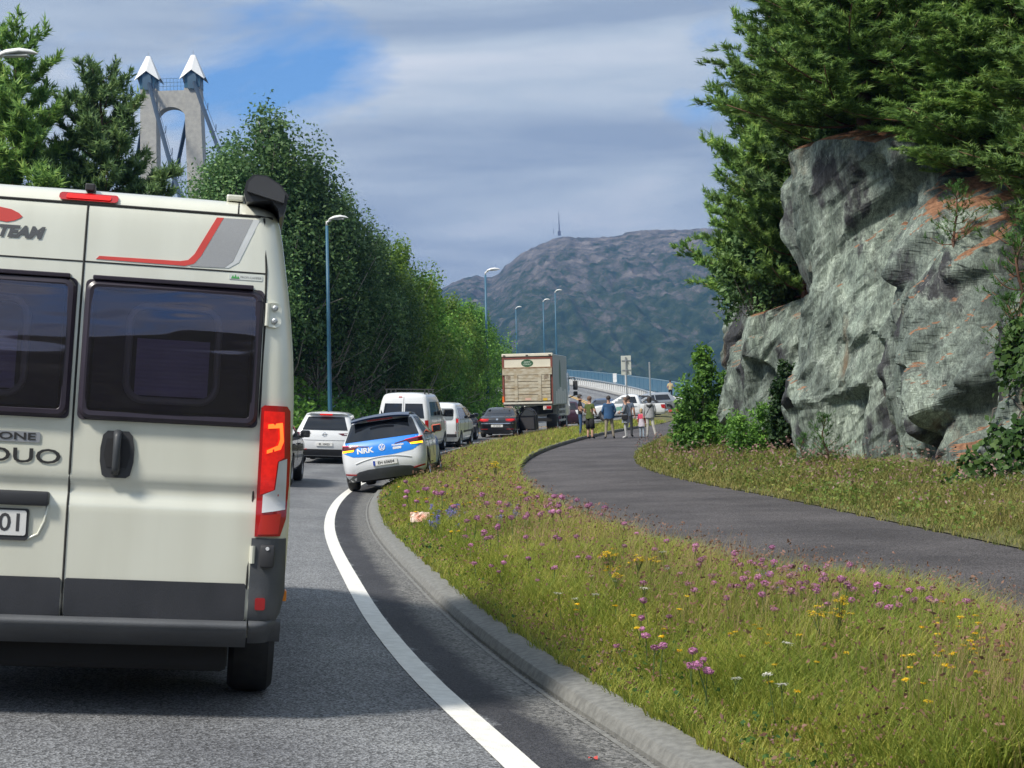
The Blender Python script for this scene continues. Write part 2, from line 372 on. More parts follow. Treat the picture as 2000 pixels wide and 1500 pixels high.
# footpath
def sweep_between(name, Ys, fa, fb, n, zf, m, label):
    V = []
    for Y in Ys:
        a, b = float(fa(Y)), float(fb(Y))
        for j in range(n+1):
            t = j/n; V.append((a+(b-a)*t, Y, float(zf(t, Y))))
    k = n+1; F = [(i*k+j, i*k+j+1, (i+1)*k+j+1, (i+1)*k+j) for i in range(len(Ys)-1) for j in range(n)]
    o = link(name, fast_mesh(name, V, F, True), None, m); o['kind'] = 'structure'; o['label'] = label; return o
YP = [y for y in np.concatenate([np.arange(-8, 70, .7), np.arange(70, 136.1, 1.5)])]
sweep_between('path', YP, PL, PR, 6, lambda t, Y: ZP(Y)+.03*math.sin(math.pi*t), M_PATH, 'dark asphalt footpath curving past the rock cut')
def path_kerb_mesh():
    V = []; prof = [(.0, -.05), (.0, .11), (-.02, .13), (-.12, .13), (-.14, .1), (-.14, -.05)]
    ys = [y for y in np.arange(24, 84, .6)]
    for Y in ys:
        s = float(PL(Y+.3)-PL(Y-.3))/.6; c = 1/math.sqrt(1+s*s); x = float(PL(Y)); fade = min(1, (Y-24)/6)
        for dx, dz in prof: V.append((x+dx*c, Y-dx*s*c, float(ZP(Y))+dz*(fade if dz > 0 else 1)))
    k = len(prof); F = [(i*k+j, i*k+j+1, (i+1)*k+j+1, (i+1)*k+j) for i in range(len(ys)-1) for j in range(k-1)]
    return fast_mesh('path_kerb', V, F)
pk = link('path_kerb', path_kerb_mesh(), None, mat('dark_kerb_stone', (.13, .125, .12), .9, c2=(.09, .088, .085), scale=6, bump=.5)); pk['kind'] = 'structure'; pk['label'] = 'dark low kerb along the inner bend of the footpath'
# soil under the grass
YV = [y for y in np.concatenate([np.arange(-20, 60, .5), np.arange(60, 128, 1.5)])]
sweep_between('verge', YV, lambda Y: Xe(Y)+(KD+.2)/cosh_(Y), lambda Y: np.maximum(PL(Y)+.02, Xe(Y)+(KD+.3)/cosh_(Y)), 14,
              lambda t, Y: zverge((Xe(Y)+(KD+.2)/cosh_(Y))*(1-t)+np.maximum(PL(Y)+.02, Xe(Y)+(KD+.3)/cosh_(Y))*t, Y)-.005, M_SOIL, 'grass verge between the road and the footpath')
sweep_between('bank', YV, lambda Y: PR(Y)-.02, lambda Y: PR(Y)+9, 14, lambda t, Y: zright(PR(Y)+9*t, Y)-.005, M_SOIL, 'grassy bank between the footpath and the rock')
sweep_between('roadside', [y for y in np.concatenate([np.arange(-30, 120, 2), np.arange(120, 240, 6)])], lambda Y: Xe(Y)-(RL-.05)/cosh_(Y)-45, lambda Y: Xe(Y)-(RL-.05)/cosh_(Y), 16,
              lambda t, Y: zleft(Xe(Y)-(RL-.05)/cosh_(Y)-45*(1-t), Y)-.01 - (0 if Y < 118 else (Y-118)*.06), M_GROUND, 'wooded ground beside the road')
# the ground sheet to the horizon, and the slope behind the camera that the windows mirror
g = MB(); g.grid([[(x, y, -14.0 if y > 140 else (-1.6 if abs(x) < 80 else -2.5)) for x in (-3000, -800, -80, 0, 80, 800, 3000)] for y in (-1500, -600, -60, 60, 139, 141, 800, 2690)])
gr = g.build('ground', M_GROUND); gr['kind'] = 'structure'; gr['label'] = 'low ground reaching to the horizon'
def hill_mesh(name, x0, x1, y0, y1, nx, ny, hf):
    xs = np.linspace(x0, x1, nx); ys = np.linspace(y0, y1, ny); V = [(x, y, hf(x, y)) for y in ys for x in xs]
    F = [(j*nx+i, j*nx+i+1, (j+1)*nx+i+1, (j+1)*nx+i) for j in range(ny-1) for i in range(nx-1)]
    return fast_mesh(name, V, F, True)
def back_hill(x, y):
    r_ = math.hypot(x, y+10); t = max(0, min(1, (r_-70)/60)); return -2+t*(30+12*mnoise.noise(Vector((x*.02, y*.02, 1)))+5*mnoise.noise(Vector((x*.11, y*.11, 5))))
ho = link('hills', hill_mesh('hills', -260, 260, -260, -50, 90, 40, back_hill), None, mat('wooded_slope', (.03, .04, .02), .95, c2=(.012, .018, .012), scale=.15)); ho['kind'] = 'structure'; ho['label'] = 'wooded slope behind the queue'

# ---- the far mountain
MD = 2500.
_sx = [-700,-420,-330,-250,-137,-95,-55,-25,0,30,60,82,125,165,205,300,420,600,900]
_sz = [60,95,130,165,212,240,252,250,270,290,302,310,308,309,316,318,312,260,120]
RIDGE = _cr(_sx, _sz)
def mountain_h(x, y):
    k = (y-1500)/(MD-1500); base = float(RIDGE(x))
    p = max(0., min(1., k))
    h = base*(p**.85) if k <= 1 else base*(1-.25*(k-1))
    q = Vector((x*.012, y*.006, 0)); am = min(1, 4*p*(1-p)+.25)
    q2 = Vector((x*.035+.01*y, y*.012, 2)); am *= .35+.65*min(1, max(0, (1-k)*5))
    h += am*(16*mnoise.fractal(q, 1.0, 2.1, 6)+9*abs(mnoise.fractal(q2, .8, 2.2, 6))+4*mnoise.hetero_terrain(q2*2.7, .7, 2.2, 5, .3))+3*mnoise.fractal(q2*3, .8, 2., 4)
    return h-14
def rockhill():
    m = bpy.data.materials.new('mountain_rock_and_scrub'); m.use_nodes = True; t = m.node_tree; b = t.nodes['Principled BSDF']; b.inputs['Roughness'].default_value = .95; b.inputs['Specular IOR Level'].default_value = .1; l = t.links
    tcn = t.nodes.new("ShaderNodeTexCoord"); n = t.nodes.new("ShaderNodeTexNoise"); n.inputs['Scale'].default_value = .028; n.inputs['Detail'].default_value = 12; n.inputs['Roughness'].default_value = .74; l.new(tcn.outputs['Object'], n.inputs['Vector'])
    sp = t.nodes.new("ShaderNodeSeparateXYZ"); l.new(tcn.outputs['Object'], sp.inputs[0])
    a = t.nodes.new("ShaderNodeMath"); a.operation = 'MULTIPLY_ADD'; a.inputs[1].default_value = .00075; l.new(sp.outputs[2], a.inputs[0]); l.new(n.outputs[0], a.inputs[2])
    r_ = t.nodes.new("ShaderNodeValToRGB"); e = r_.color_ramp.elements; e[0].position = .50; e[0].color = (.016, .032, .014, 1); e[1].position = .90; e[1].color = (.25, .225, .20, 1)
    x = e.new(.60); x.color = (.035, .055, .024, 1); x = e.new(.68); x.color = (.085, .085, .07, 1)
    l.new(a.outputs[0], r_.inputs[0]); l.new(r_.outputs[0], b.inputs['Base Color'])
    return m
mo = link('mountain', hill_mesh('mountain', -420, 620, 1480, 2700, 330, 200, mountain_h), None, rockhill()); mo['kind'] = 'structure'; mo['label'] = 'bare rocky mountain ridge with scrubby slopes in blue haze'
mm = MB(); mm.tube([(84.5, MD, 300), (84.5, MD, 318), (84.5, MD, 333), (84.5, MD, 338)], [1.3, .9, .5, .3], 8); mm.box((82, MD-3, 300), (87, MD+3, 307)); mm.tube([(75, MD, 303), (75, MD, 311)], .4, 6)
tag(mm.build('radio_mast', mat('mast_steel', (.16, .17, .19), .6, .4)), 'slender radio mast on the summit of the mountain', 'mast')
# ------------------------------------------------------------------ rock cut
_cp = [(11,8),(8.6,14),(7.3,19.3),(6.55,21.8),(7.25,24.2),(6.35,25.6),(7.05,28.0),(5.55,29.5),(5.42,30.2),(7.2,33),(6.75,36),(5.55,37.1),(5.45,38.4),(7.0,43),(6.25,45.3),(7.5,52),(10.5,62),(16,80),(26,100)]
_cH = [3,2.6,2.4,2.6,3.1,4.1,5.9,6.7,6.6,6.2,4.2,3.7,3.6,5.4,5.7,5,5,4,3]
_cL = [.6,.6,.5,.42,.4,.28,.14,.03,.02,.05,.12,.04,.04,.2,.12,.3,.4,.5,.5]
_cs = [0]
for i in range(1, len(_cp)): _cs.append(_cs[-1]+math.dist(_cp[i], _cp[i-1]))
def _lin(v): return lambda s: np.interp(s, _cs, v)
CX, CY, CH, CLN = _lin([p[0] for p in _cp]), _lin([p[1] for p in _cp]), pchip(_cs, _cH), pchip(_cs, _cL)
TONE = []
def rock_point(s, t):
    """t 0..1 up the face, 1..2 back over the top"""
    x, y = float(CX(s)), float(CY(s)); e = 1.3
    tx, ty = float(CX(s+e)-CX(s-e)), float(CY(s+e)-CY(s-e)); ln = math.hypot(tx, ty) or 1; nx, ny = -ty/ln, tx/ln     # outward is towards the path
    H = float(CH(s)); lean = float(CLN(s)); z0 = float(zright(np.float64(x), np.float64(y)))-.35
    bx, by = .93, .37                                    # direction into the hill
    tt = min(t, 1.0); h = tt*H
    back = lean*h
    k = mnoise.fractal(Vector((s*.35, h*.3, 2.2)), 1., 2., 3)
    back += .5*max(0, h/H-.72)**1.0*H*.35
    over = max(0, t-1)
    back += over*15; z = z0+h+over*15*(float(np.interp(s, [0, 16, 18.8, 21.5, 50], [.8, .75, .55, .2, .2]))+.06*math.sin(s*.6))+.5*over*mnoise.fractal(Vector((s*.5, over*6, 9)), 1, 2, 3)
    q = Vector((s, h*.8+over*10, 0)); hv = h+over*9
    w1 = mnoise.fractal(Vector((s*.4, hv*.35, 4)), 1., 2., 3); w2 = mnoise.fractal(Vector((s*1.3, hv*1.1, 8)), 1., 2., 4)
    def facet(th, sc, an, seed, a0, sl, wd):
        c_, s_ = math.cos(th), math.sin(th); a = (s*c_+hv*s_)*sc; b_ = (hv*c_-s*s_)*sc*an
        dd, pp = mnoise.voronoi(Vector((a, b_, seed))); v = []
        for p0 in pp[:2]:
            hs = lambda k: (math.sin(p0.x*12.99*k+p0.y*78.2+p0.z*37.7*k)*43758.5) % 1.0-.5
            v.append(a0*hs(1.0)+((a-p0.x)/sc*hs(1.7)+(b_-p0.y)/sc/an*hs(2.3))*sl)
            if p0 is pp[0]: tn.append(hs(3.1))
        w_ = .5+.5*min(1, (dd[1]-dd[0])/wd); return v[0]*w_+v[1]*(1-w_)
    tn = []
    disp = facet(.38, .5, .5, .3, .36, .65, .035)+facet(-.3, 1.0, .36, 5.2, .22, .62, .04)+facet(.3, 2.4, .32, 9.1, .10, .65, .08)+facet(.75, 5.0, .32, 3.3, .07, .6, .18)+.05*w1+.03*w2
    TONE.append(.9*tn[0]+.8*tn[1]+.6*tn[2])
    disp *= (1 if over <= 0 else max(.5, 1-over*2))
    disp *= 1-.45*max(0, 1-abs(s-23)/3.2)**.5
    if s > 26.5: disp = disp*.65-.12
    elif s > 22: disp -= .1
    return (x+nx*disp+bx*back, y+ny*disp+by*back, z+.25*disp*(1 if over > 0 else 0))
ss = np.concatenate([np.arange(4, 9, .2), np.arange(9, 44, .06), np.arange(44, _cs[-1], .6)])
tt = np.concatenate([np.linspace(0, 1, 104), np.linspace(1, 2, 44)[1:]])
CV = np.array([[rock_point(s, t) for t in tt] for s in ss]); nS, nT = len(ss), len(tt)
for _ in range(5):                                       # knock off saw-tooth edges, keep the planes
    av = CV.copy(); av[1:-1, 1:-1] = .25*(CV[2:, 1:-1]+CV[:-2, 1:-1]+CV[1:-1, 2:]+CV[1:-1, :-2])
    k_ = np.clip((np.linalg.norm(av-CV, axis=2, keepdims=True)-.025)/.04, 0, 1); CV = CV*(1-.85*k_)+av*.85*k_
ii, jj = np.meshgrid(np.arange(nS-1), np.arange(nT-1), indexing='ij')
CF = np.stack([ii*nT+jj, ii*nT+jj+1, (ii+1)*nT+jj+1, (ii+1)*nT+jj], -1).reshape(-1, 4)[:, ::-1]
def rockmat():
    m = bpy.data.materials.new('greenish_grey_schist'); m.use_nodes = True; t = m.node_tree; b = t.nodes['Principled BSDF']; b.inputs['Roughness'].default_value = .78; b.inputs['Specular IOR Level'].default_value = .4; l = t.links
    tcn = t.nodes.new("ShaderNodeTexCoord")
    def nz(s, d, r=.6, st=None, dist=0.):
        n = t.nodes.new("ShaderNodeTexNoise"); n.inputs['Scale'].default_value = s; n.inputs['Detail'].default_value = d; n.inputs['Roughness'].default_value = r; n.inputs['Distortion'].default_value = dist
        src = tcn.outputs['Object']
        if st:
            mpn = t.nodes.new("ShaderNodeMapping"); mpn.inputs['Scale'].default_value = st; mpn.inputs['Rotation'].default_value = (.5, .35, 0); l.new(src, mpn.inputs[0]); src = mpn.outputs[0]
        l.new(src, n.inputs['Vector']); return n.outputs[0]
    def ramp(src, *st):
        r = t.nodes.new("ShaderNodeValToRGB"); e = r.color_ramp.elements
        for i, (p, c) in enumerate(st):
            x = e[i] if i < 2 else e.new(p)
            x.position = p; x.color = (*c, 1)
        l.new(src, r.inputs[0]); return r.outputs[0]
    def mixc(f, a, c, bt='MIX'):
        x = t.nodes.new("ShaderNodeMixRGB"); x.blend_type = bt
        for i, q in enumerate((f, a, c)):
            if isinstance(q, float): x.inputs[i].default_value = q
            elif isinstance(q, tuple): x.inputs[i].default_value = (*q, 1)
            else: l.new(q, x.inputs[i])
        return x.outputs[0]
    W = (1, 1, 1); K = (0, 0, 0)
    base = ramp(nz(1.6, 9, .68, (1, 1, .45), .8), (.3, (.062, .082, .074)), (.7, (.27, .315, .275)), (.5, (.145, .177, .156)))
    fine = mixc(1.0, ramp(nz(5, 9, .72, (1.4, 1.4, .35), .6), (.34, (.45, .46, .47)), (.66, (1.5, 1.5, 1.46))), ramp(nz(26, 7, .7, (1.6, 1.6, .4), .5), (.34, (.5, .5, .5)), (.66, (1.5, 1.5, 1.5))), 'MULTIPLY')
    col = mixc(1.0, base, fine, 'MULTIPLY')
    at = t.nodes.new('ShaderNodeAttribute'); at.attribute_name = 'tone'; tr_ = t.nodes.new('ShaderNodeMath'); tr_.operation = 'MULTIPLY_ADD'; tr_.inputs[1].default_value = .5; tr_.inputs[2].default_value = .5; l.new(at.outputs['Fac'], tr_.inputs[0]); col = mixc(1.0, col, ramp(tr_.outputs[0], (.12, (.5, .52, .54)), (.88, (1.5, 1.48, 1.42))), 'MULTIPLY')
    darkf = ramp(nz(.8, 6, .6, (1.2, 1.2, .5), .6), (.535, K), (.60, W)); col = mixc(darkf, col, mixc(1.0, (.038, .04, .044), fine, 'MULTIPLY'))
    rust = ramp(nz(.9, 7, .65, (1.4, 1.4, .35)), (.6, K), (.74, (.75, .75, .75))); col = mixc(rust, col, (.17, .115, .066))
    quartz = ramp(nz(2.2, 4, .5, (1, 1, .3), .7), (.496, K), (.5, (.7, .7, .7)), (.504, K)); qm = ramp(nz(.6, 3), (.52, K), (.62, (.8, .8, .8))); col = mixc(mixc(1.0, quartz, qm, 'MULTIPLY'), col, (.5, .52, .48))
    vo = t.nodes.new("ShaderNodeTexVoronoi"); vo.feature = 'DISTANCE_TO_EDGE'; vo.inputs['Scale'].default_value = 1.5; mv = t.nodes.new("ShaderNodeMapping"); mv.inputs['Scale'].default_value = (1.3, 1.3, .55); mv.inputs['Rotation'].default_value = (.5, .4, 0); wv = t.nodes.new("ShaderNodeMixRGB"); wv.blend_type = 'ADD'; wv.inputs[0].default_value = .5; wn_ = t.nodes.new("ShaderNodeTexNoise"); wn_.inputs['Scale'].default_value = 2.5; wn_.inputs['Detail'].default_value = 6; l.new(tcn.outputs['Object'], wn_.inputs['Vector']); l.new(tcn.outputs['Object'], wv.inputs[1]); l.new(wn_.outputs['Color'], wv.inputs[2]); l.new(wv.outputs[0], mv.inputs[0]); l.new(mv.outputs[0], vo.inputs['Vector'])
    crack = ramp(vo.outputs['Distance'], (.0, (.42, .42, .42)), (.022, K)); col = mixc(crack, col, (.02, .022, .022))
    geo = t.nodes.new("ShaderNodeNewGeometry"); sp = t.nodes.new("ShaderNodeSeparateXYZ"); l.new(geo.outputs['Normal'], sp.inputs[0])
    up = t.nodes.new("ShaderNodeMath"); up.operation = 'MULTIPLY_ADD'; up.inputs[1].default_value = .45; l.new(nz(2.5, 6), up.inputs[0]); l.new(sp.outputs[2], up.inputs[2])
    litter = ramp(nz(14, 6), (.35, (.13, .06, .032)), (.65, (.30, .155, .085)))
    lf = ramp(up.outputs[0], (.975, K), (1.07, W)); col = mixc(lf, col, litter)
    l.new(col, b.inputs['Base Color'])
    bp = t.nodes.new("ShaderNodeBump"); bp.inputs['Strength'].default_value = .7; bp.inputs['Distance'].default_value = .03; l.new(nz(11, 9, .75, (1.5, 1.5, .35), .4), bp.inputs['Height']); l.new(bp.outputs[0], b.inputs['Normal'])
    return m
rme = fast_mesh('rock_cliff', CV.reshape(-1, 3), CF); ta = rme.attributes.new('tone', 'FLOAT', 'POINT'); ta.data.foreach_set('value', np.array(TONE[:nS*nT], dtype=np.float32))
rme.shade_flat()
ro = link('rock_cliff', rme, None, rockmat()); ro['kind'] = 'structure'; ro['label'] = 'tall grey green rock cut with jagged slabs beside the footpath'
def rock_at(s, t):
    i = int(np.argmin(abs(ss-s))); j = int(np.argmin(abs(tt-t))); return Vector(CV[i, j])

# ------------------------------------------------------------------ bridge
ysb = np.arange(126, 460, 4.)
def side(d0, Y): 
    c = float(cosh_(Y)); s = float(Xe(Y+.5)-Xe(Y-.5))*c; return (float(Xe(Y))+d0*c, Y-d0*s)
br = MB()
sec = [(-10.2, -.1), (-10.2, -1.3), (-7, -2.2), (3, -2.2), (4.6, -1.3), (4.6, .16), (4.2, .16), (4.2, .12), (.75, .12), (.75, -.06)]
P = []
for Y in ysb:
    row = []
    for d, z in sec: x, y = side(d, Y); row.append((x, y, float(ZE(Y))+z-float(BANK(Y))*(0 if d < .7 else 0)))
    P.append(row)
br.grid(P); bo = br.build('bridge_deck', M_CONCL); tag(bo, 'pale concrete bridge deck with raised walkway climbing to the left', 'bridge')
# blue mesh screen on the outer edge of the walkway: panels between posts
fr = empty('bridge_fence', (*side(4.4, 128), float(ZE(128)))); tag(fr, 'long blue screened railing along the outer edge of the bridge', 'fence')
bpy.context.view_layer.update(); inv = fr.matrix_world.inverted()
yp = [128+i*3.0 for i in range(58)]
def loc(p): return tuple(inv @ Vector(p))
post_me = None
for i, Y in enumerate(yp[:-1]):
    a = side(4.4, Y); b = side(4.4, yp[i+1]); za = float(ZE(Y))+.16; zb = float(ZE(yp[i+1]))+.16
    p = MB(); A = Vector((*a, za)); B = Vector((*b, zb)); n = Vector((B.y-A.y, A.x-B.x, 0)).normalized()*.02; U = Vector((0, 0, 1))
    a1 = A+(B-A)*.03; b1 = B-(B-A)*.03
    q = [a1+U*.12, b1+U*.12, b1+U*1.3, a1+U*1.3]
    p.add([loc(v+n) for v in q]+[loc(v-n) for v in q], [(0,1,2,3),(7,6,5,4),(0,4,5,1),(1,5,6,2),(2,6,7,3),(3,7,4,0)])
    p.build('screen_panel', M_BLUE, fr)
    p = MB(); p.tube([loc(A), loc(A+U*1.36)], .045, 6); p.build('post', M_BLUE, fr)
h = MB(); h.tube([loc((*side(4.4, Y), float(ZE(Y))+1.5)) for Y in yp], .06, 6); h.build('handrail', mat('rail_blue_grey', (.10, .19, .26), .5), fr)
# grey baluster barrier between walkway and carriageway
gb = empty('bridge_barrier', (*side(.9, 128), float(ZE(128)))); tag(gb, 'pale steel baluster barrier between the bridge walkway and the road', 'barrier')
bpy.context.view_layer.update(); inv = gb.matrix_world.inverted()
yb = [127+i*1.7 for i in range(76)]; pm = None
for Y in yb:
    x, y = side(.95, Y); z = float(ZE(Y))+.1
    o = None
    if pm is None:
        p = MB(); p.box((-.05, -.06, 0), (.05, .06, .86)); o = p.build('baluster', M_CONCL, gb); pm = o.data
    else: o = link('baluster', pm, gb)
    o.location = loc((x, y, z)); o.rotation_euler = (0, 0, -math.atan(float(Xe(Y+.5)-Xe(Y-.5))))
h = MB(); h.tube([loc((*side(.95, Y), float(ZE(Y))+.98)) for Y in yb], .09, 6); h.build('top_rail', mat('rail_grey', (.3, .34, .37), .5, .4), gb)
h = MB(); h.grid([[loc((*side(d, Y), float(ZE(Y))+z)) for d, z in ((.72, -.05), (.72, .22), (1.15, .22))] for Y in yb]); h.build('plinth', M_CONCL, gb)
# left hand parapet of the bridge, seen past the lorry
lp = empty('bridge_parapet', (*side(-9.8, 140), float(ZE(140)))); tag(lp, 'blue and grey parapet on the far side of the bridge road', 'parapet')
bpy.context.view_layer.update(); inv = lp.matrix_world.inverted(); yl = [140+i*4.0 for i in range(70)]
h = MB(); h.grid([[loc((*side(d, Y), float(ZE(Y))+z)) for d, z in ((-9.6, -.1), (-9.6, .45), (-9.95, .45), (-9.95, -.1))] for Y in yl]); h.build('kerb_beam', M_CONCL, lp)
for z, r_ in ((.75, .05), (1.05, .05), (1.35, .06)):
    h = MB(); h.tube([loc((*side(-9.8, Y), float(ZE(Y))+z)) for Y in yl], r_, 5); h.build('rail', M_BLUE, lp)
for Y in yl:
    h = MB(); x, y = side(-9.8, Y); z = float(ZE(Y)); h.box(*[loc((x-.05, y-.05, z+.4)), loc((x+.05, y+.05, z+1.38))]); h.build('post', M_BLUE, lp)

# ---- the pylon
TY = 430.
pt = empty('bridge_pylon', (-93.2, TY, 10)); tag(pt, 'concrete portal pylon with white pointed caps carrying suspension cables', 'pylon')
def pl(x, y, z): return (x, y, z-10)
def leg(xo0, xi0, xo1, xi1, sgn):
    m = MB(); rows = []
    for z, xo, xi, dy in ((-14, xo0, xi0, 3.4), (40, xo0+(xo1-xo0)*.5, xi0+(xi1-xi0)*.5, 3.0), (97.0, xo1, xi1, 2.5)):
        rows.append([pl(xo, -dy, z), pl(xi, -dy, z), pl(xi, dy, z), pl(xo, dy, z), pl(xo, -dy, z)])
    m.grid(rows); return m.build('leg', M_CONC, pt)
leg(10.8, 5.6, 8.3, 3.9, 1); leg(-10.8, -5.6, -8.3, -3.9, -1)
m = MB(); arch = [(-3.9+.0, 95.9), (3.9, 95.9)]      # crossbeam with an arched soffit
xs_ = [4.6*math.cos(R(a)) for a in range(0, 181, 10)]; zs_ = [86.2+5.6*math.sin(R(a))**.8 for a in range(0, 181, 10)]
poly = [(-4.6, 96.4), (-4.6, 86.2)]+[(-x, z) for x, z in zip(xs_, zs_)][1:-1]+[(4.6, 86.2), (4.6, 96.4)]
m.add([pl(x, -2.1, z) for x, z in poly]+[pl(x, 2.1, z) for x, z in poly], [(i, (i+1) % len(poly), len(poly)+(i+1) % len(poly), len(poly)+i) for i in range(len(poly))])
n_ = len(poly); half = n_//2
top = [(x, 96.4) for x, z in poly]
m.grid([[pl(x, -2.1, z) for x, z in poly[1:-1]], [pl(x, -2.1, 96.4) for x, z in poly[1:-1]]]); m.build('crossbeam', M_CONC, pt)
for sx in (-6.3, 6.3):
    m = MB(); m.box(pl(sx-2.1, -2.6, 97), pl(sx+2.1, 2.6, 101.6)); hs = m.build('saddle_house', M_BLUE, pt)
    m = MB(); m.box(pl(sx-1.2, -3.1, 96.6), pl(sx+1.2, -2.6, 101)); m.build('saddle_cage', mat('cage_blue', (.06, .12, .18), .5), hs)
    m = MB(); apex = pl(sx, 0, 106.6)
    base = [pl(sx-3.5, -3.4, 99.2), pl(sx, -3.6, 101.8), pl(sx+3.5, -3.4, 99.2), pl(sx+3.3, 0, 100.4), pl(sx+3.5, 3.4, 99.2), pl(sx, 3.6, 101.8), pl(sx-3.5, 3.4, 99.2), pl(sx-3.3, 0, 100.4)]
    tp = [tuple(np.array(apex)+.16*(np.array(b)-np.array(apex))*np.array((1, 1, .0))) for b in base]
    m.add(base+tp, [(i, (i+1) % 8, 8+(i+1) % 8, 8+i) for i in range(8)]+[tuple(range(8, 16))]); m.build('pointed_cap', M_WHITE, pt)
    m = MB(); m.tube([apex, pl(sx, 0, 107.9)], .07, 5); m.build('lightning_rod', M_GALV, pt)
m = MB()
for z in (97.6, 98.7, 99.8): m.tube([pl(-4.2, -2, z), pl(4.2, -2, z)], .07, 4)
for i in range(9): m.tube([pl(-4+i, -2, 96.4), pl(-4+i, -2, 99.8)], .06, 4)
m.build('railing', mat('rail_blue_grey', (.1, .19, .26)), pt)
m = MB(); m.box(pl(-5.6, -1.5, 62), pl(5.6, 1.5, 66.0)); m.build('lower_crossbeam', M_BLUE, pt)
def cable(p0, p1, n, sag, hang, label):
    p0 = Vector(p0); p1 = Vector(p1); pts = []
    for i in range(n+1):
        t = i/n; p = p0.lerp(p1, t); p.z -= sag*4*t*(1-t); pts.append(p)
    root = empty('suspension_cable', p0); tag(root, label, 'cable', 'suspension cables of the bridge')
    m = MB(); m.tube([p-p0 for p in pts], .6, 6); m.build('main_cable', mat('cable_blue', (.012, .03, .055), .55), root)
    for i in range(1, n, 2):
        m = MB(); d = (pts[i+1]-pts[i]).normalized(); q = pts[i]-p0; m.tube([q-d*.7, q+d*.7], .62, 6); m.tube([q, q+Vector((.9, 0, .5)), q+Vector((1.0, 0, 2.2))], .12, 4); m.build('clamp', mat('cable_blue', (0, 0, 0)), root)
    for i in range(2, n, 4):
        if hang:
            m = MB(); q = pts[i]-p0; m.tube([q, q+Vector((0, 0, -(pts[i].z-14)))], .1, 4); m.build('hanger', mat('cable_blue', (0, 0, 0)), root)
    m = MB(); m.tube([p-p0+Vector((.3, 0, 2.4)) for p in pts], .07, 4); m.build('hand_line', mat('cable_blue', (0, 0, 0)), root)
cable((-86.9, TY-1, 99.5), (-52, 330, 36), 16, 1.5, False, 'dark blue cable slanting down to the right from the right hand pylon cap')
cable((-99.5, TY-1, 99.5), (-66, 330, 36), 16, 1.5, False, 'dark blue cable slanting down between the pylon legs from the left cap')
cable((-86.9, TY+1, 99.5), (-220, 800, 22), 24, 26, True, 'far dark blue cable crossing behind the pylon from its right cap')
cable((-99.5, TY+1, 99.5), (-235, 800, 22), 24, 26, True, 'far dark blue cable leaving behind the left pylon leg')

# ------------------------------------------------------------------ lamp posts
M_LAMPBLUE = mat('lamp_post_blue', (.035, .13, .21), .5, c2=(.03, .11, .18), scale=2)
def lamp_post(x, y, z, h, arm, leanx, label, thick=1.0):
    root = empty('street_lamp', (x, y, z)); tag(root, label, 'street lamp', 'blue street lamps along the road and bridge')
    m = MB(); m.tube([(0, 0, -.3), (leanx*.1, 0, .9), (leanx*.5, 0, h*.5), (leanx, 0, h)], [.12*thick, .115*thick, .095*thick, .07*thick], 10); m.build('pole', M_LAMPBLUE, root, 'all')
    m = MB(); a = math.copysign(1, arm)
    m.tube([(leanx, 0, h-.02), (leanx, 0, h+.18), (leanx+.22*a, 0, h+.27)], [.06, .055, .05], 8); m.build('bracket', M_WHITE, root, 'all')
    m = MB(); P = []
    for i, t in enumerate((0, .08, .3, .6, .85, 1)):
        w_ = (.05, .10, .16, .165, .12, .03)[i]; c = h+.28+.13*math.sin(t*2.6); xx = leanx+a*(.08+t*abs(arm)); hh = (.04, .09, .12, .11, .08, .02)[i]
        P.append([(xx, w_*math.cos(R(b)), c+hh*max(-.25, math.sin(R(b)))) for b in range(0, 361, 30)])
    m.grid(P); hd = m.build('lamp_head', M_WHITE, root, 'all')
    m = MB(); m.box((leanx+min(a*.35, a*.85*abs(arm)), -.11, h+.29), (leanx+max(a*.35, a*.85*abs(arm)), .11, h+.33)); m.build('lamp_glass', mat('lamp_glass', (.5, .52, .5), .2), hd)
    return root
zl = lambda x, y: float(zall(np.float64(x), np.float64(y)))
lamp_post(-9.05, 76, zl(-9.05, 76), 11.3-zl(-9.05, 76), 1.0, .10, 'tall blue street lamp standing in front of the dark leafy trees')
lamp_post(-1.78, 109, zl(-1.78, 109), 11.75-zl(-1.78, 109), 1.0, .12, 'blue street lamp at the end of the tree row beside the lorry')
lamp_post(-13.4, 40, zl(-13.4, 40), 11.0-zl(-13.4, 40), 1.15, .02, 'street lamp whose white head reaches over the motorhome roof')
for (Y, top, lb) in ((210, 18.6, 'blue street lamp on the bridge just behind the lorry box'), (222, 18.3, 'second blue street lamp on the bridge behind the lorry'), (250, 19.4, 'thin blue street lamp far along the bridge above the lorry roof'), (297, 22.4, 'farthest street lamp on the bridge seen over the tree tops')):
    x, y = side(.8, Y); lamp_post(x, y, float(ZE(Y)), top-float(ZE(Y)), .9, .05, lb, 1.15)
# ------------------------------------------------------------------ vehicles
M_TYRE = mat('tyre_rubber', (.022, .022, .024), .8, c2=(.03, .03, .03), scale=20)
M_RIM = mat('alloy_rim', (.45, .46, .48), .3, .9); M_HUB = mat('dark_hub', (.06, .06, .065), .5)
M_GLASS = mat('tinted_car_glass', (.012, .015, .02), .04, c2=(.008, .010, .014), spec=.7, scale=2)
M_BLACK = mat('black_plastic', (.035, .036, .04), .55, c2=(.028, .029, .032)); M_GREYP = mat('grey_bumper_plastic', (.10, .105, .115), .5, c2=(.085, .09, .10), bump=.15, bscale=200)
M_DARKIN = mat('dark_underside', (.012, .012, .013), .9)
M_RED = mat('red_lamp_lens', (.42, .012, .012), .18, c2=(.34, .008, .01), coat=.6); M_REDLIT = mat('lit_brake_lamp', (.62, .014, .01), .2, c2=(.5, .01, .008), emit=.32, scale=40)
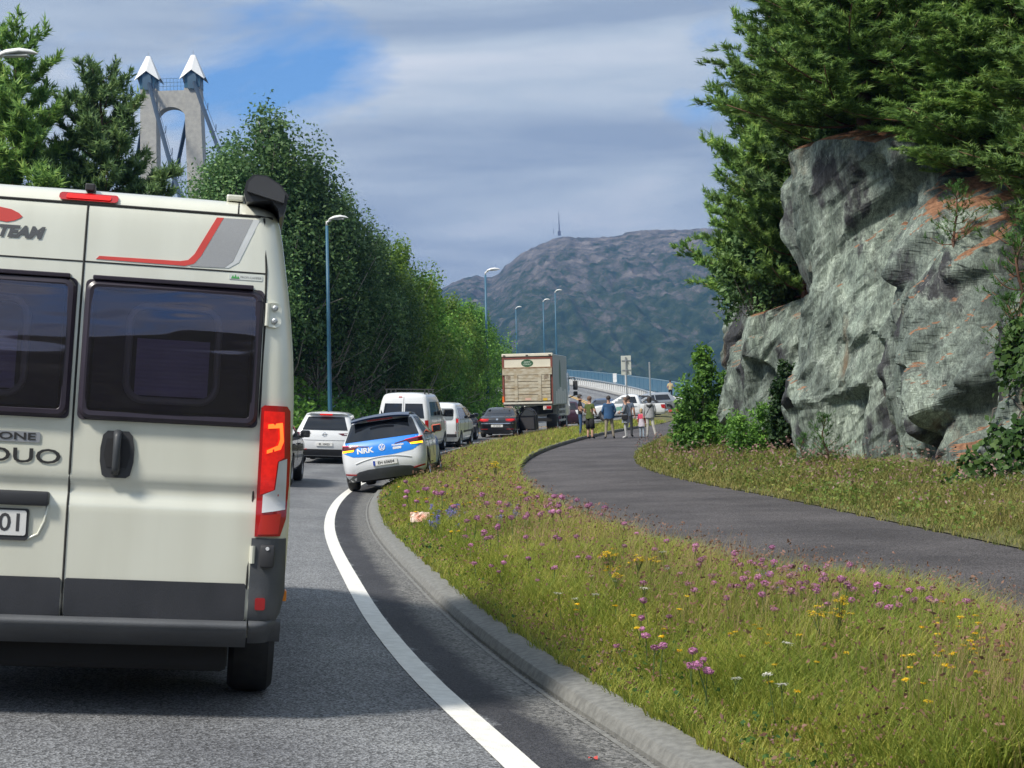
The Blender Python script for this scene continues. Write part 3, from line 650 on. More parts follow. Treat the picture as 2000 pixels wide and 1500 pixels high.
M_DRED = mat('dark_red_lens', (.10, .006, .01), .15, coat=.6); M_AMBLIT = mat('lit_amber_lamp', (1.0, .42, .01), .2, emit=2.0, c2=(1.0, .36, .01)); M_CLEAR = mat('clear_lamp_lens', (.62, .63, .64), .15, coat=.5)
M_PLATE = mat('number_plate_white', (.74, .74, .72), .45); M_INK = mat('plate_ink', (.02, .02, .02), .6); M_PBLUE = mat('plate_blue', (.02, .06, .35), .5)
M_CHROME = mat('chrome', (.75, .75, .76), .12, 1.0)
def paint(name, c, metal=.0, rough=.32): return mat(name, c, rough, metal, c2=tuple(x*.95 for x in c), scale=1.5, coat=.8)
class Body:
    """shell stacked from horizontal plan outlines; local x right, y forward, z up, rear at y = 0"""
    def __init__(s, lv, bow=.05, taper=.05):
        z = [l[0] for l in lv]; s.z0, s.z1 = z[0], z[-1]; s.lv = lv; s.bow = bow; s.taper = taper
        s.yr, s.yf, s.w, s.rr, s.rf = [pchip(z, [l[i] for l in lv]) for i in range(1, 6)]
    def rear(s, x, z, off=0.0):
        yr, w_, r_ = float(s.yr(z)), float(s.w(z)), float(s.rr(z)); ax = min(abs(x), w_-.001)
        y = yr+s.bow*(ax/w_)**2; q = ax-(w_-r_)
        if q > 0: y += r_-math.sqrt(max(r_*r_-q*q, 0)) if q < r_ else r_
        return (x, y-off, z)
    def front(s, x, z, off=0.0):
        yf, w_, r_ = float(s.yf(z)), float(s.w(z)), float(s.rf(z)); ax = min(abs(x), w_-.001)
        y = yf-2*s.bow*(ax/w_)**2; q = ax-(w_-r_)
        if q > 0: y -= r_-math.sqrt(max(r_*r_-q*q, 0)) if q < r_ else r_
        return (x, y+off, z)
    def sidew(s, y, z):
        yr, yf, w_, rr, rf = [float(f(z)) for f in (s.yr, s.yf, s.w, s.rr, s.rf)]
        ya = yr+s.bow; yb = yf-2*s.bow; wt = w_*(1-s.taper*max(0, (y-(yf-1.2))/1.2)**2 if yf-yr > 2 else 1)
        if y < ya+rr:
            q = min(1, (ya+rr-y)/rr); return wt-rr*(1-math.sqrt(max(0, 1-q*q)))
        if y > yb-rf:
            q = min(1, (y-yb+rf)/rf); return wt-rf*(1-math.sqrt(max(0, 1-q*q)))
        return wt
    def right(s, y, z, off=0.0): return (s.sidew(y, z)+off, y, z)
    def left(s, y, z, off=0.0): return (-s.sidew(y, z)-off, y, z)
    def shell(s, name, m, parent, cuts=(), sub=4, ns=18):
        zs = []
        for a, b in zip(s.lv[:-1], s.lv[1:]):
            k = max(1, min(sub, int((b[0]-a[0])/.035)+1)); zs += [a[0]+(b[0]-a[0])*i/k for i in range(k)]
        zs.append(s.z1); rows = []
        for z in zs:
            yr, yf, w_, rr, rf = [float(f(z)) for f in (s.yr, s.yf, s.w, s.rr, s.rf)]; half = []
            for i in range(7): half.append(s.rear((w_-rr)*i/6, z)[:2])
            for i in range(1, 6): x = w_-rr+rr*math.sin(R(90*i/6)); half.append(s.rear(x, z)[:2])
            ya = yr+s.bow+rr; yb = yf-2*s.bow-rf
            for i in range(ns+1): y = ya+(yb-ya)*i/ns; half.append((s.sidew(y, z), y))
            for i in range(5, 0, -1): x = w_-rf+rf*math.sin(R(90*i/6)); p = s.front(x, z); half.append((min(p[0], s.sidew(p[1], z)), p[1]))
            for i in range(6, -1, -1): p = s.front((w_-rf)*i/6*.985, z); half.append(p[:2])
            ring = half+[(-x, y) for x, y in half[-2:0:-1]]
            rows.append([(x, y, z) for x, y in ring])
        mb = MB(); n = len(rows[0]); vs = [p for r_ in rows for p in r_]; fs = []
        for i in range(len(rows)-1):
            for j in range(n): fs.append((i*n+j, i*n+(j+1) % n, (i+1)*n+(j+1) % n, (i+1)*n+j))
        for base, flip in ((0, True), ((len(rows)-1)*n, False)):      # caps as ladders of quads
            h = n//2
            for i in range(h):
                a, b, c, d = base+i, base+i+1, base+(n-i-1) % n, base+(n-i) % n
                q = [a, b, c, d]; q = list(dict.fromkeys(q))
                if len(q) > 2: fs.append(tuple(q[::-1] if flip else q))
        mb.add(vs, fs); o = mb.build(name, m, parent, True)
        for (cx, cy, cz, r_, dep) in cuts:                            # wheel arches
            c = MB(); c.lathe([(r_, -dep), (r_, dep)], (1, 0, 0), (cx, cy, cz), 28); co = c.build('cutter', M_DARKIN)
            md = o.modifiers.new('arch', 'BOOLEAN'); md.operation = 'DIFFERENCE'; md.solver = 'EXACT'; md.object = co
            pm = o.matrix_basis.copy(); par = o.parent; o.parent = None
            dg = bpy.context.evaluated_depsgraph_get(); dg.update(); me = bpy.data.meshes.new_from_object(o.evaluated_get(dg)); o.modifiers.clear(); o.data = me; o.parent = par; o.matrix_basis = pm
            bpy.data.objects.remove(co)
        try: o.data.set_sharp_from_angle(angle=R(38))
        except Exception: pass
        return o
def wheel(parent, x, y, r_, wd, rim=M_RIM, spokes=5, outward=1):
    m = MB(); h = wd/2
    m.lathe([(r_*.62, -h), (r_*.9, -h), (r_*.985, -h*.75), (r_, -h*.35), (r_, h*.35), (r_*.985, h*.75), (r_*.9, h), (r_*.62, h)], (1, 0, 0), (x, y, r_), 30, closed=True)
    t = m.build('wheel', M_TYRE, parent, True)
    m = MB(); e = x+outward*h*.72
    m.lathe([(r_*.63, -h*.9), (r_*.66, -h*.9), (r_*.66, h*.9), (r_*.6, h*.9), (r_*.55, h*.5)], (1, 0, 0), (x, y, r_), 26)
    for k in range(spokes):
        a = 2*math.pi*k/spokes; c, s_ = math.cos(a), math.sin(a); q = []
        for rr, ww in ((.12, .10), (.6, .075)):
            for sg in (-1, 1): q.append((e+outward*(-.01 if rr > .3 else .01), y+r_*(rr*c-sg*ww*s_), r_+r_*(rr*s_+sg*ww*c)))
        m.add(q+[(p[0]-outward*.03, p[1], p[2]) for p in q], [(0, 1, 3, 2), (4, 6, 7, 5), (0, 2, 6, 4), (1, 5, 7, 3), (2, 3, 7, 6)])
    m.lathe([(r_*.17, -.02), (r_*.15, .02)], (outward, 0, 0), (e, y, r_), 12)
    m.build('rim', rim, t, True)
    m = MB(); m.lathe([(r_*.6, -.01), (r_*.6, .01)], (1, 0, 0), (x+outward*h*.2, y, r_), 20); m.build('brake_disc', M_HUB, t)
    return t
def mirror(parent, x, y, z, m, big=1.0, sgn=1, cap=None):
    mb = MB(); mb.box((x+sgn*.02 if sgn > 0 else x-.24*big, y-.06, z-.08*big), (x+.24*big if sgn > 0 else x-.02, y+.08, z+.09*big), bev=.035); o = mb.build('mirror', cap or m, parent, True)
    mb = MB(); a, b = sorted((x+sgn*.05*big, x+sgn*.22*big)); mb.box((a, y-.066, z-.06*big), (b, y-.058, z+.07*big)); mb.build('mirror_glass', M_GLASS, o)
    mb = MB(); mb.tube([(x-sgn*.05, y+.02, z-.06), (x+sgn*.09, y+.02, z-.07*big)], .03, 6); mb.build('mirror_arm', M_BLACK, o)
    return o
def plate(parent, b, cx, cz, text, wd=.52, ht=.11, blue=False, fsize=.085):
    o = conform('number_plate', rrect(cx-wd/2, cz-ht/2, cx+wd/2, cz+ht/2, .012, 2), lambda x, z, f: b.rear(cx+(x-cx)*1.0, cz, f)[:2]+(z,), M_PLATE, parent, off=.02, step=.2, rim=.02)
    if text: letters('plate_characters', text, fsize, lambda x, z, f: b.rear(x, cz, f)[:2]+(z,), cx+(.02 if blue else 0), cz-.002, M_INK, o, off=.0235, bold=.001, sx=1.05)
    if blue: conform('country_band', rrect(cx-wd/2+.004, cz-ht/2+.004, cx-wd/2+.05, cz+ht/2-.004, .006, 1), lambda x, z, f: b.rear(x, cz, f)[:2]+(z,), M_PBLUE, o, off=.0225, step=.2, rim=.002)
    return o
def ground_fit(x, y, head, wb, track, ro):
    """plane through the four wheel contacts: ro = rear overhang"""
    h = R(head); f = Vector((math.sin(h), math.cos(h), 0)); r_ = Vector((math.cos(h), -math.sin(h), 0)); P = []
    for a, b in ((-1, 0), (1, 0), (-1, 1), (1, 1)):
        p = Vector((x, y, 0))+f*(ro+b*wb)+r_*(a*track/2); P.append(Vector((p.x, p.y, float(zroad(np.float64(p.x), np.float64(p.y))))))
    fv = ((P[2]+P[3])-(P[0]+P[1])).normalized(); rv = ((P[1]+P[3])-(P[0]+P[2])).normalized(); up = rv.cross(fv).normalized(); rv = fv.cross(up)
    c = (P[0]+P[1]+P[2]+P[3])/4; org = c-fv*(ro+wb/2)
    return Matrix(((rv.x, fv.x, up.x, org.x), (rv.y, fv.y, up.y, org.y), (rv.z, fv.z, up.z, org.z), (0, 0, 0, 1)))
def underside(parent, w_, y0, y1, z0, z1):
    m = MB(); m.box((-w_, y0, z0), (w_, y1, z1), bev=.03); return m.build('underbody', M_DARKIN, parent)
# plan outlines: z, rear y, front y, half width, rear corner radius, front corner radius
LV_ID3 = [(.20,.16,4.12,.78,.2,.3),(.34,.05,4.22,.87,.2,.34),(.55,.0,4.26,.90,.22,.36),(.75,.02,4.22,.905,.22,.36),(.90,.05,4.1,.895,.2,.34),(.98,.09,3.8,.88,.18,.3),(1.04,.14,3.45,.86,.17,.25),(1.16,.25,3.05,.80,.16,.2),(1.30,.38,2.65,.735,.16,.2),(1.42,.46,2.3,.675,.16,.2),(1.50,.52,2.05,.61,.2,.2),(1.545,.68,1.85,.5,.25,.25),(1.568,1.0,1.6,.25,.2,.2)]
LV_SUV = [(.24,.14,4.3,.80,.2,.3),(.42,.03,4.42,.90,.2,.34),(.65,.0,4.46,.925,.22,.36),(.88,.03,4.4,.92,.2,.36),(1.0,.07,4.0,.905,.18,.3),(1.07,.10,3.5,.88,.17,.25),(1.2,.19,3.1,.82,.16,.2),(1.36,.32,2.7,.755,.16,.2),(1.50,.44,2.35,.69,.16,.2),(1.57,.36,2.1,.63,.18,.2),(1.605,.5,1.9,.52,.22,.22),(1.63,.9,1.6,.25,.2,.2)]
LV_SEDAN = [(.2,.16,4.5,.76,.2,.3),(.36,.04,4.62,.85,.2,.34),(.58,.0,4.66,.885,.22,.36),(.80,.03,4.55,.885,.2,.36),(.92,.08,4.2,.87,.18,.34),(.975,.18,3.7,.85,.17,.3),(1.0,.55,3.45,.82,.17,.2),(1.12,.85,3.1,.76,.2,.2),(1.28,1.2,2.7,.69,.2,.2),(1.37,1.45,2.45,.61,.2,.2),(1.41,1.65,2.25,.5,.22,.2),(1.43,1.85,2.0,.25,.1,.1)]
LV_SVAN = [(.26,.12,4.2,.82,.16,.3),(.42,.02,4.3,.90,.15,.34),(.7,.0,4.32,.915,.14,.36),(.95,.0,4.2,.915,.14,.34),(1.08,.02,3.75,.9,.14,.3),(1.16,.03,3.45,.885,.14,.2),(1.4,.09,3.05,.83,.14,.2),(1.62,.15,2.6,.765,.15,.2),(1.75,.21,2.3,.70,.18,.2),(1.80,.3,2.1,.6,.22,.22),(1.83,.55,1.9,.35,.2,.2)]
LV_MVAN = [(.28,.12,4.9,.88,.16,.3),(.45,.02,5.05,.96,.15,.34),(.8,.0,5.08,.975,.14,.36),(1.1,.0,4.95,.975,.14,.34),(1.25,.01,4.4,.965,.14,.3),(1.4,.02,4.1,.95,.14,.2),(1.75,.07,3.7,.895,.14,.2),(2.02,.13,3.3,.84,.16,.2),(2.17,.2,3.0,.775,.2,.2),(2.23,.32,2.8,.66,.24,.22),(2.27,.6,2.5,.35,.2,.2)]
def car(name, label, lv, col, L_, spec):
    root = empty(name); tag(root, label, spec.get('cat', 'car')); b = Body(lv, spec.get('bow', .06)); w_ = lv[2][3]
    wr = spec.get('wr', .34); ro = spec.get('ro', .78); wb = spec.get('wb', 2.7); tr = w_-.115
    cuts = [(sx*w_, yy, wr, wr+.055, .26) for sx in (-1, 1) for yy in (ro, ro+wb)]
    b.shell('body', col, root, cuts)
    underside(root, w_-.32, .35, L_-.4, .16, .5)
    for yy in (ro, ro+wb):
        for sx in (-1, 1):
            wheel(root, sx*tr, yy, wr, .22, spec.get('rim', M_RIM), 5, sx)
    zb, zt = spec['win']                                   # belt and top of the glass
    zz = lambda z: (z-b.z0)
    wwin = lambda z, k: (float(b.w(z)))*k
    rw = [(-wwin(zb, .80), zb+.0), (wwin(zb, .80), zb+.0), (wwin(zt, .80), zt), (-wwin(zt, .80), zt)] if 'rw' not in spec else spec['rw']
    if spec.get('rear_glass', True): conform('rear_window', rw, b.rear, M_GLASS, root, off=.014, step=.05, rim=.03)
    ya, yb = spec['sw']                                    # side glass from ya to yb along the belt
    for nm, fn in (('right', b.right), ('left', b.left)):
        cutsx = spec.get('pill', [(0, .47), (.5, 1.0)])
        for i, (p, q) in enumerate(cutsx):
            y0 = ya+(yb-ya)*p; y1 = ya+(yb-ya)*q
            up0 = spec.get('up0', .16) if i == 0 else 0; up1 = spec.get('up1', .62) if i == len(cutsx)-1 else 0
            conform('side_window', [(y0, zb+.02), (y1, zb+.02), (y1-up1, zt), (y0+up0, zt)], fn, M_GLASS, root, off=.005, step=.12)
            mb = MB(); pts = [fn(y0+.05, zb-.02, .004), fn(y1, zb-.02, .004)]; mb.tube([fn(y0+(y1-y0)*k/6, zb-.005, .006) for k in range(7)], .008, 4); mb.build('window_trim', M_BLACK, root)
            dh = fn(y0+.16, zb-.13, .02); mb = MB(); mb.tube([fn(y0+.08, zb-.13, .005), fn(y0+.13, zb-.13, .04), fn(y0+.24, zb-.13, .04), fn(y0+.28, zb-.13, .005)], .016, 6); mb.build('door_handle', col if not spec.get('chr') else M_CHROME, root)
            sm = MB(); sm.tube([fn(y0+.0, zb-.03-k*.07, .001) for k in range(8)], .005, 4); sm.build('door_seam', M_BLACK, root)
    yw = float(b.yf(zb+.05)); conform('windscreen', [(-wwin(zb, .86), zb+.03), (wwin(zb, .86), zb+.03), (wwin(zt, .84), zt), (-wwin(zt, .84), zt)], b.front, M_GLASS, root, off=.006, step=.1)
    ym = spec.get('mir', yb-.35)
    for sg in (-1, 1): mirror(root, sg*(b.sidew(ym, zb)-.01), ym, zb+.08, col, spec.get('mbig', 1.0), sg, spec.get('mcap'))
    for sg in (-1, 1):
        hl = MB(); p = b.front(sg*w_*.68, zb-.28, .01); conform('headlight', [(sg*w_*.52, zb-.36), (sg*w_*.86, zb-.33), (sg*w_*.84, zb-.2), (sg*w_*.55, zb-.26)], b.front, M_CLEAR, root, off=.006, step=.1)
    return root, b
def lampset(root, b, poly, m, name='tail_light', off=.012):
    r_ = []
    for sg in (-1, 1): r_.append(conform(name, [(sg*x, z) for x, z in poly], b.rear, m, root, off=off, step=.06, rim=.02))
    return r_
# ---- the blue and white hatchback with two wheels up on the verge
PW = paint('white_car_paint', (.72, .74, .76)); PBLK = paint('black_car_paint', (.012, .013, .017), .2); PGREY = paint('dark_grey_car_paint', (.03, .034, .042), .4)
PBLUE = mat('bright_blue_vinyl', (.008, .22, .75), .35, c2=(.008, .20, .70), coat=.4); PNAVY = paint('navy_roof', (.012, .03, .085), .3); MW = mat('white_vinyl', (.8, .8, .8), .5); PORANGE = mat('orange_red_vinyl', (.62, .10, .035), .4, coat=.4)
root, b = car('hatchback', 'white hatchback with bright blue tailgate tilted up on the grass verge', LV_ID3, PW, 4.26,
              dict(win=(1.03, 1.43), wr=.35, ro=.74, wb=2.77, sw=(.62, 3.1), pill=[(0, .2), (.23, .56), (.59, 1)], up0=.22, up1=.55, mcap=PORANGE, rw=[(-.80, 1.05), (.80, 1.05), (.745, 1.2), (.655, 1.43), (-.655, 1.43), (-.745, 1.2)]))
lid = conform('tailgate_wrap', [(-.84, .83), (-.64, .73), (-.25, .69), (0, .68), (.25, .69), (.64, .73), (.84, .83), (.85, 1.05), (-.85, 1.05)], b.rear, PBLUE, root, off=.005, step=.07)
# roof and spoiler in dark glossy navy
mb = MB(); ys = np.linspace(.34, 2.1, 16)
P = []
for y in ys:
    row = []
    for k in range(-8, 9):
        x = k/8*.63; z = 1.0
        zz_ = 1.585-.05*(abs(x)/.63)**2.4-.10*max(0, (.62-y)/.4)**1.4-.06*max(0, (y-1.5)/.6)**2; row.append((x*(1-.03*max(0, (y-1.2))), y, zz_))
    P.append(row)
mb.grid(P); mb.grid([[(p[0], p[1], p[2]-.035) for p in r_] for r_ in P]); mb.grid([[q for q in P[0]], [(q[0], q[1]+.03, q[2]-.035) for q in P[0]]]); mb.build('roof', PNAVY, root, True)
mb = MB(); mb.grid([[(x*.28, .335, 1.475+.0*x), (x*.28, .33, 1.452)] for x in (-1, -.5, 0, .5, 1)]); mb.box((-.27, .318, 1.447), (.27, .335, 1.475)); mb.build('third_brake_light', M_DRED, root)
mb = MB(); mb.add([(-.012, .75, 1.575), (.012, .75, 1.575), (.012, 1.0, 1.575), (-.012, 1.0, 1.575), (0, .76, 1.68), (0, .84, 1.66)], [(0, 1, 4), (1, 2, 5, 4), (2, 3, 5), (3, 0, 4, 5), (0, 3, 2, 1)]); mb.build('antenna_fin', M_BLACK, root)
lampset(root, b, [(.52, .935), (.86, .985), (.89, .87), (.62, .86)], M_DRED); lampset(root, b, [(.60, .885), (.86, .885), (.865, .845), (.62, .85)], M_AMBLIT, 'indicator', .018)
lampset(root, b, [(.28, .915), (.56, .965), (.56, .94), (.28, .9)], M_DRED, 'light_bar'); lampset(root, b, [(.50, .965), (.87, 1.0), (.87, .985), (.50, .95)], M_REDLIT, 'light_line', .016)
letters('lettering', 'NRK', .15, b.rear, -.37, .835, MW, lid, off=.010, bold=.006, sx=1.15)
letters('lettering', 'Nyhetstips', .058, b.rear, .34, .878, MW, lid, off=.010, bold=.002); letters('lettering', '03030', .062, b.rear, .32, .812, MW, lid, off=.010, bold=.005, sx=1.15)
mb = MB(); cx, cz = 0, .865
P = []
for rr in (.060, .071): P.append([b.rear(cx+rr*math.cos(R(a)), cz+rr*math.sin(R(a)), .016) for a in range(0, 361, 15)])
mb.grid(P); 
def bar2(p, q, wd):
    d = Vector((q[0]-p[0], q[1]-p[1])).normalized(); n = Vector((-d.y, d.x))*wd/2
    mb.add([b.rear(cx+a[0]+s*n.x, cz+a[1]+s*n.y, .016) for a, s in ((p, 1), (q, 1), (q, -1), (p, -1))], [(0, 1, 2, 3)])
for p, q in (((-.026, .056), (0, .006)), ((.026, .056), (0, .006)), ((-.056, .022), (-.026, -.052)), ((-.026, -.052), (0, -.002)), ((0, -.002), (.026, -.052)), ((.026, -.052), (.056, .022))): bar2(p, q, .013)
mb.build('emblem', MW, lid)
plate(root, b, .03, .545, 'EH 60604', blue=True)
conform('rear_diffuser', [(-.86, .20), (.86, .20), (.80, .27), (.56, .40), (.35, .43), (-.35, .43), (-.56, .40), (-.80, .27)], b.rear, M_GREYP, root, off=.012, step=.08)
lampset(root, b, [(.60, .36), (.86, .40), (.86, .365), (.62, .33)], M_RED, 'reflector')
mb = MB(); mb.tube([b.rear(x, .63+.045*(1-(x/.42)**2), .006) for x in np.linspace(-.6, .6, 14)], .012, 5); mb.build('bumper_crease', mat('crease_white', (.55, .57, .59), .4), root)
for x in (-.3, .02, .34):
    mb = MB(); mb.box((x-.11, .62, 1.05), (x+.11, .70, 1.28), bev=.04); mb.build('headrest', M_BLACK, root)
for nm, fn in (('r', b.right), ('l', b.left)):
    conform('side_wrap', [(2.6, .32), (4.0, .3), (3.9, .8), (3.3, .95), (2.9, .8)], fn, PBLUE, root, off=.004, step=.12); conform('sill_trim', [(1.15, .22), (3.1, .22), (3.1, .34), (1.15, .34)], fn, M_GREYP, root, off=.008, step=.2)
hd = R(2.0); fv = Vector((math.sin(hd), math.cos(hd), .005)).normalized(); rl = Vector((math.cos(hd), -math.sin(hd), 0)); ra = R(6.3)
rv = (rl*math.cos(ra)+Vector((0, 0, 1))*math.sin(ra)); up = rv.cross(fv).normalized(); rv = fv.cross(up)
lw = Vector((-3.5, 33.4, float(zroad(-3.5, 33.4)))); org = lw+rv*.82-fv*.74
root.matrix_world = Matrix(((rv.x, fv.x, up.x, org.x), (rv.y, fv.y, up.y, org.y), (rv.z, fv.z, up.z, org.z), (0, 0, 0, 1)))

# ---- white crossover behind it
root, b = car('crossover', 'white crossover car with red brake light ahead of the grey black car', LV_SUV, PW, 4.46, dict(win=(1.06, 1.47), wr=.35, ro=.85, wb=2.68, sw=(.6, 3.2), mcap=M_BLACK))
root['label'] = 'white crossover with lit brake light queueing left of the blue hatchback'
lampset(root, b, [(.42, .96), (.88, .985), (.90, .90), (.55, .90)], M_DRED); lampset(root, b, [(.60, .955), (.80, .962), (.78, .925), (.62, .925)], M_CLEAR, 'indicator', .018)
mb = MB(); mb.box((-.2, .33, 1.515), (.2, .36, 1.565), bev=.012); mb.build('third_brake_light', M_REDLIT, root)
plate(root, b, 0, .615, 'EL 32023'); conform('rear_bumper', [(-.90, .25), (.90, .25), (.88, .42), (.6, .46), (-.6, .46), (-.88, .42)], b.rear, M_BLACK, root, off=.012, step=.1)
lampset(root, b, [(.55, .47), (.85, .46), (.85, .43), (.55, .44)], M_RED, 'reflector')
mb = MB(); P = [[b.rear(rr*math.cos(R(a)), .92+rr*math.sin(R(a)), .014) for a in range(0, 361, 15)] for rr in (.05, .065)]; mb.grid(P); mb.tube([b.rear(-.085, .905, .016), b.rear(0, .922, .016), b.rear(.085, .935, .016)], .008, 4); mb.build('emblem', M_CHROME, root)
mb = MB(); mb.tube([b.rear(x, .74, .003) for x in np.linspace(-.8, .8, 9)], .006, 4); mb.build('tailgate_seam', M_BLACK, root)
mb = MB(); mb.add([(-.012, .75, 1.61), (.012, .75, 1.61), (.012, .95, 1.61), (-.012, .95, 1.61), (0, .77, 1.70)], [(0, 1, 4), (1, 2, 4), (2, 3, 4), (3, 0, 4)]); mb.build('antenna_fin', M_BLACK, root)
root.matrix_world = ground_fit(-5.95, 48, 0, 2.68, 1.6, .85)
# ---- dark car beside the motorhome's corner
root, b = car('estate_car', 'dark grey car with silver wheels half hidden by the motorhome corner', LV_SUV, PGREY, 4.46, dict(win=(1.06, 1.47), wr=.35, ro=.85, wb=2.72, sw=(.6, 3.2)))
lampset(root, b, [(.55, 1.0), (.88, 1.0), (.90, .86), (.6, .86)], M_RED); plate(root, b, 0, .6, ''); root.matrix_world = ground_fit(-5.85, 33.4, -3, 2.72, 1.6, .85)
# ---- white panel van with roof bars
root, b = car('panel_van', 'tall white van with roof bars and a large door mirror', LV_MVAN, PW, 5.08, dict(cat='van', win=(1.38, 1.92), wr=.36, ro=.95, wb=3.1, sw=(.5, 4.0), pill=[(0, .42), (.45, .68), (.72, 1)], mbig=1.7, mcap=M_BLACK, rear_glass=False, up1=.35, mir=3.75))
for sg in (-1, 1): conform('rear_window', [(sg*.06, 1.32), (sg*.78, 1.32), (sg*.70, 1.86), (sg*.06, 1.86)], b.rear, M_GLASS, root, off=.008, step=.12)
mb = MB(); mb.tube([b.rear(0, z, .004) for z in np.linspace(.5, 2.12, 12)], .009, 4); mb.build('door_seam', mat('seam_grey', (.2, .2, .21)), root)
lampset(root, b, [(.80, 1.25), (.93, 1.25), (.95, .85), (.84, .85)], M_RED); conform('third_brake_light', rrect(-.20, 2.08, -.06, 2.12, .015, 2), b.rear, M_RED, root, off=.01); plate(root, b, .2, .7, '')
conform('rear_bumper', [(-.95, .30), (.95, .30), (.95, .52), (-.95, .52)], b.rear, M_BLACK, root, off=.03, step=.1)
for y in (.5, 1.4, 2.4):
    mb = MB(); mb.box((-.78, y-.03, 2.36), (.78, y+.03, 2.40)); 
    for sx in (-.72, .72): mb.box((sx-.02, y-.03, 2.2), (sx+.02, y+.03, 2.36))
    mb.build('roof_bar', M_BLACK, root)
root.matrix_world = ground_fit(-4.1, 56.6, 6, 3.1, 1.7, .95)
# ---- small white van
root, b = car('delivery_van', 'small white van with lit upright tail light behind the tall white van', LV_SVAN, PW, 4.32, dict(cat='van', win=(1.14, 1.6), wr=.33, ro=.8, wb=2.7, sw=(.45, 3.35), pill=[(0, .36), (.39, .66), (.69, 1)], rear_glass=False, mcap=M_BLACK, up1=.4))
root['label'] = 'small white van with lit upright tail lights between tall van and dark car'
for sg in (-1, 1): conform('rear_window', [(p*sg, q) for p, q in rrect(.08, 1.12, .70, 1.60, .1)], b.rear, mat('glass_reflection_tint', (.16, .18, .19), .06, spec=.8), root, off=.008, step=.12)  # lighter glass colour stands in for a reflection in the panes
lampset(root, b, [(.80, 1.22), (.89, 1.22), (.91, .70), (.83, .70)], M_DRED); lampset(root, b, [(.815, 1.18), (.885, 1.18), (.895, 1.02), (.83, 1.02)], M_REDLIT, 'brake_light', .02); lampset(root, b, [(.83, .97), (.895, .97), (.90, .86), (.84, .86)], M_CLEAR, 'reversing_light', .02)
conform('rear_bumper', [(-.90, .44), (.90, .44), (.91, .56), (-.91, .56)], b.rear, M_BLACK, root, off=.02, step=.1); lampset(root, b, [(.80, .66), (.90, .66), (.90, .57), (.80, .57)], M_RED, 'reflector'); plate(root, b, -.2, .72, '')
for fn in (b.right, b.left): conform('rubbing_strip', [(1.3, .60), (3.2, .60), (3.2, .68), (1.3, .68)], fn, M_BLACK, root, off=.012, step=.3)
root.matrix_world = ground_fit(-3.16, 62.3, 8, 2.7, 1.58, .8)
# ---- dark car with tall light
root, b = car('sport_utility', 'dark blue car with bright tall tail light just ahead of the small white van', LV_SUV, paint('dark_blue_car_paint', (.014, .022, .045), .3), 4.46, dict(win=(1.06, 1.5), wr=.36, ro=.88, wb=2.75, sw=(.6, 3.2)))
lampset(root, b, [(.74, 1.42), (.80, 1.42), (.93, 1.0), (.93, .82), (.80, .98)], M_REDLIT, 'tail_light', .02); plate(root, b, 0, .85, ''); conform('rear_bumper', [(-.90, .25), (.90, .25), (.90, .48), (-.90, .48)], b.rear, M_BLACK, root, off=.015, step=.1)
root.matrix_world = ground_fit(-3.15, 67.6, 9, 2.75, 1.6, .88)
# ---- black saloon with doors open
root, b = car('saloon', 'black saloon car with its kerbside doors open behind the lorry', LV_SEDAN, PBLK, 4.66, dict(win=(.98, 1.33), wr=.33, ro=1.0, wb=2.64, sw=(1.0, 3.3), rw=[(-.66, 1.0), (.66, 1.0), (.54, 1.34), (-.54, 1.34)]))
lampset(root, b, [(.40, .90), (.84, .91), (.86, .80), (.62, .76), (.42, .79)], M_RED); lampset(root, b, [(.50, .875), (.80, .88), (.80, .83), (.52, .82)], M_REDLIT, 'brake_light', .02)
plate(root, b, 0, .56, 'SV 56124', wd=.56); conform('emblem', rrect(-.05, .83, .05, .91, .02), b.rear, M_CHROME, root, off=.012); conform('bumper_trim', rrect(-.78, .66, .78, .69, .01, 1), b.rear, M_CHROME, root, off=.012, step=.1)
conform('rear_bumper', [(-.8, .22), (.8, .22), (.82, .36), (-.82, .36)], b.rear, M_BLACK, root, off=.012, step=.1); lampset(root, b, [(.45, .42), (.78, .42), (.78, .39), (.45, .39)], M_RED, 'reflector')
for i, (hy, a, ln, zf) in enumerate(((2.02, 62, .98, .0), (3.1, 58, 1.02, .0))):
    d = empty('door', (b.sidew(hy, .7)-.01, hy, 0)); d.parent = root; d.rotation_euler = (0, 0, R(a))
    mb = MB(); pr = [(-ln, .30), (-.02, .26), (0, .98), (-ln+.05, 1.0)]; mb.prism(pr, 0, .09, lambda p, dd: (dd-.045, p[0], p[1])); mb.build('door_panel', PBLK, d)
    mb = MB(); pr = [(-ln+.08, .36), (-.1, .34), (-.08, .9), (-ln+.12, .92)]; mb.prism(pr, 0, .012, lambda p, dd: (-.05-dd, p[0], p[1])); mb.build('door_trim', mat('door_card', (.03, .03, .034), .7), d)
    mb = MB(); top = [(-ln+.06, 1.0), (-ln+.2, 1.22), (-ln+.5, 1.36), (-.32, 1.32), (-.02, .99)]; mb.tube([(-.02, p[0], p[1]) for p in top], .026, 6); mb.build('window_frame', PBLK, d)
    mb = MB(); mb.prism(top, 0, .008, lambda p, dd: (-.02+dd, p[0], p[1])); mb.build('door_window', mat('clear_glass_dark', (.05, .055, .06), .05, spec=.8), d) if i == 0 else None
root.matrix_world = ground_fit(-.78, 73, 6, 2.64, 1.5, 1.0)
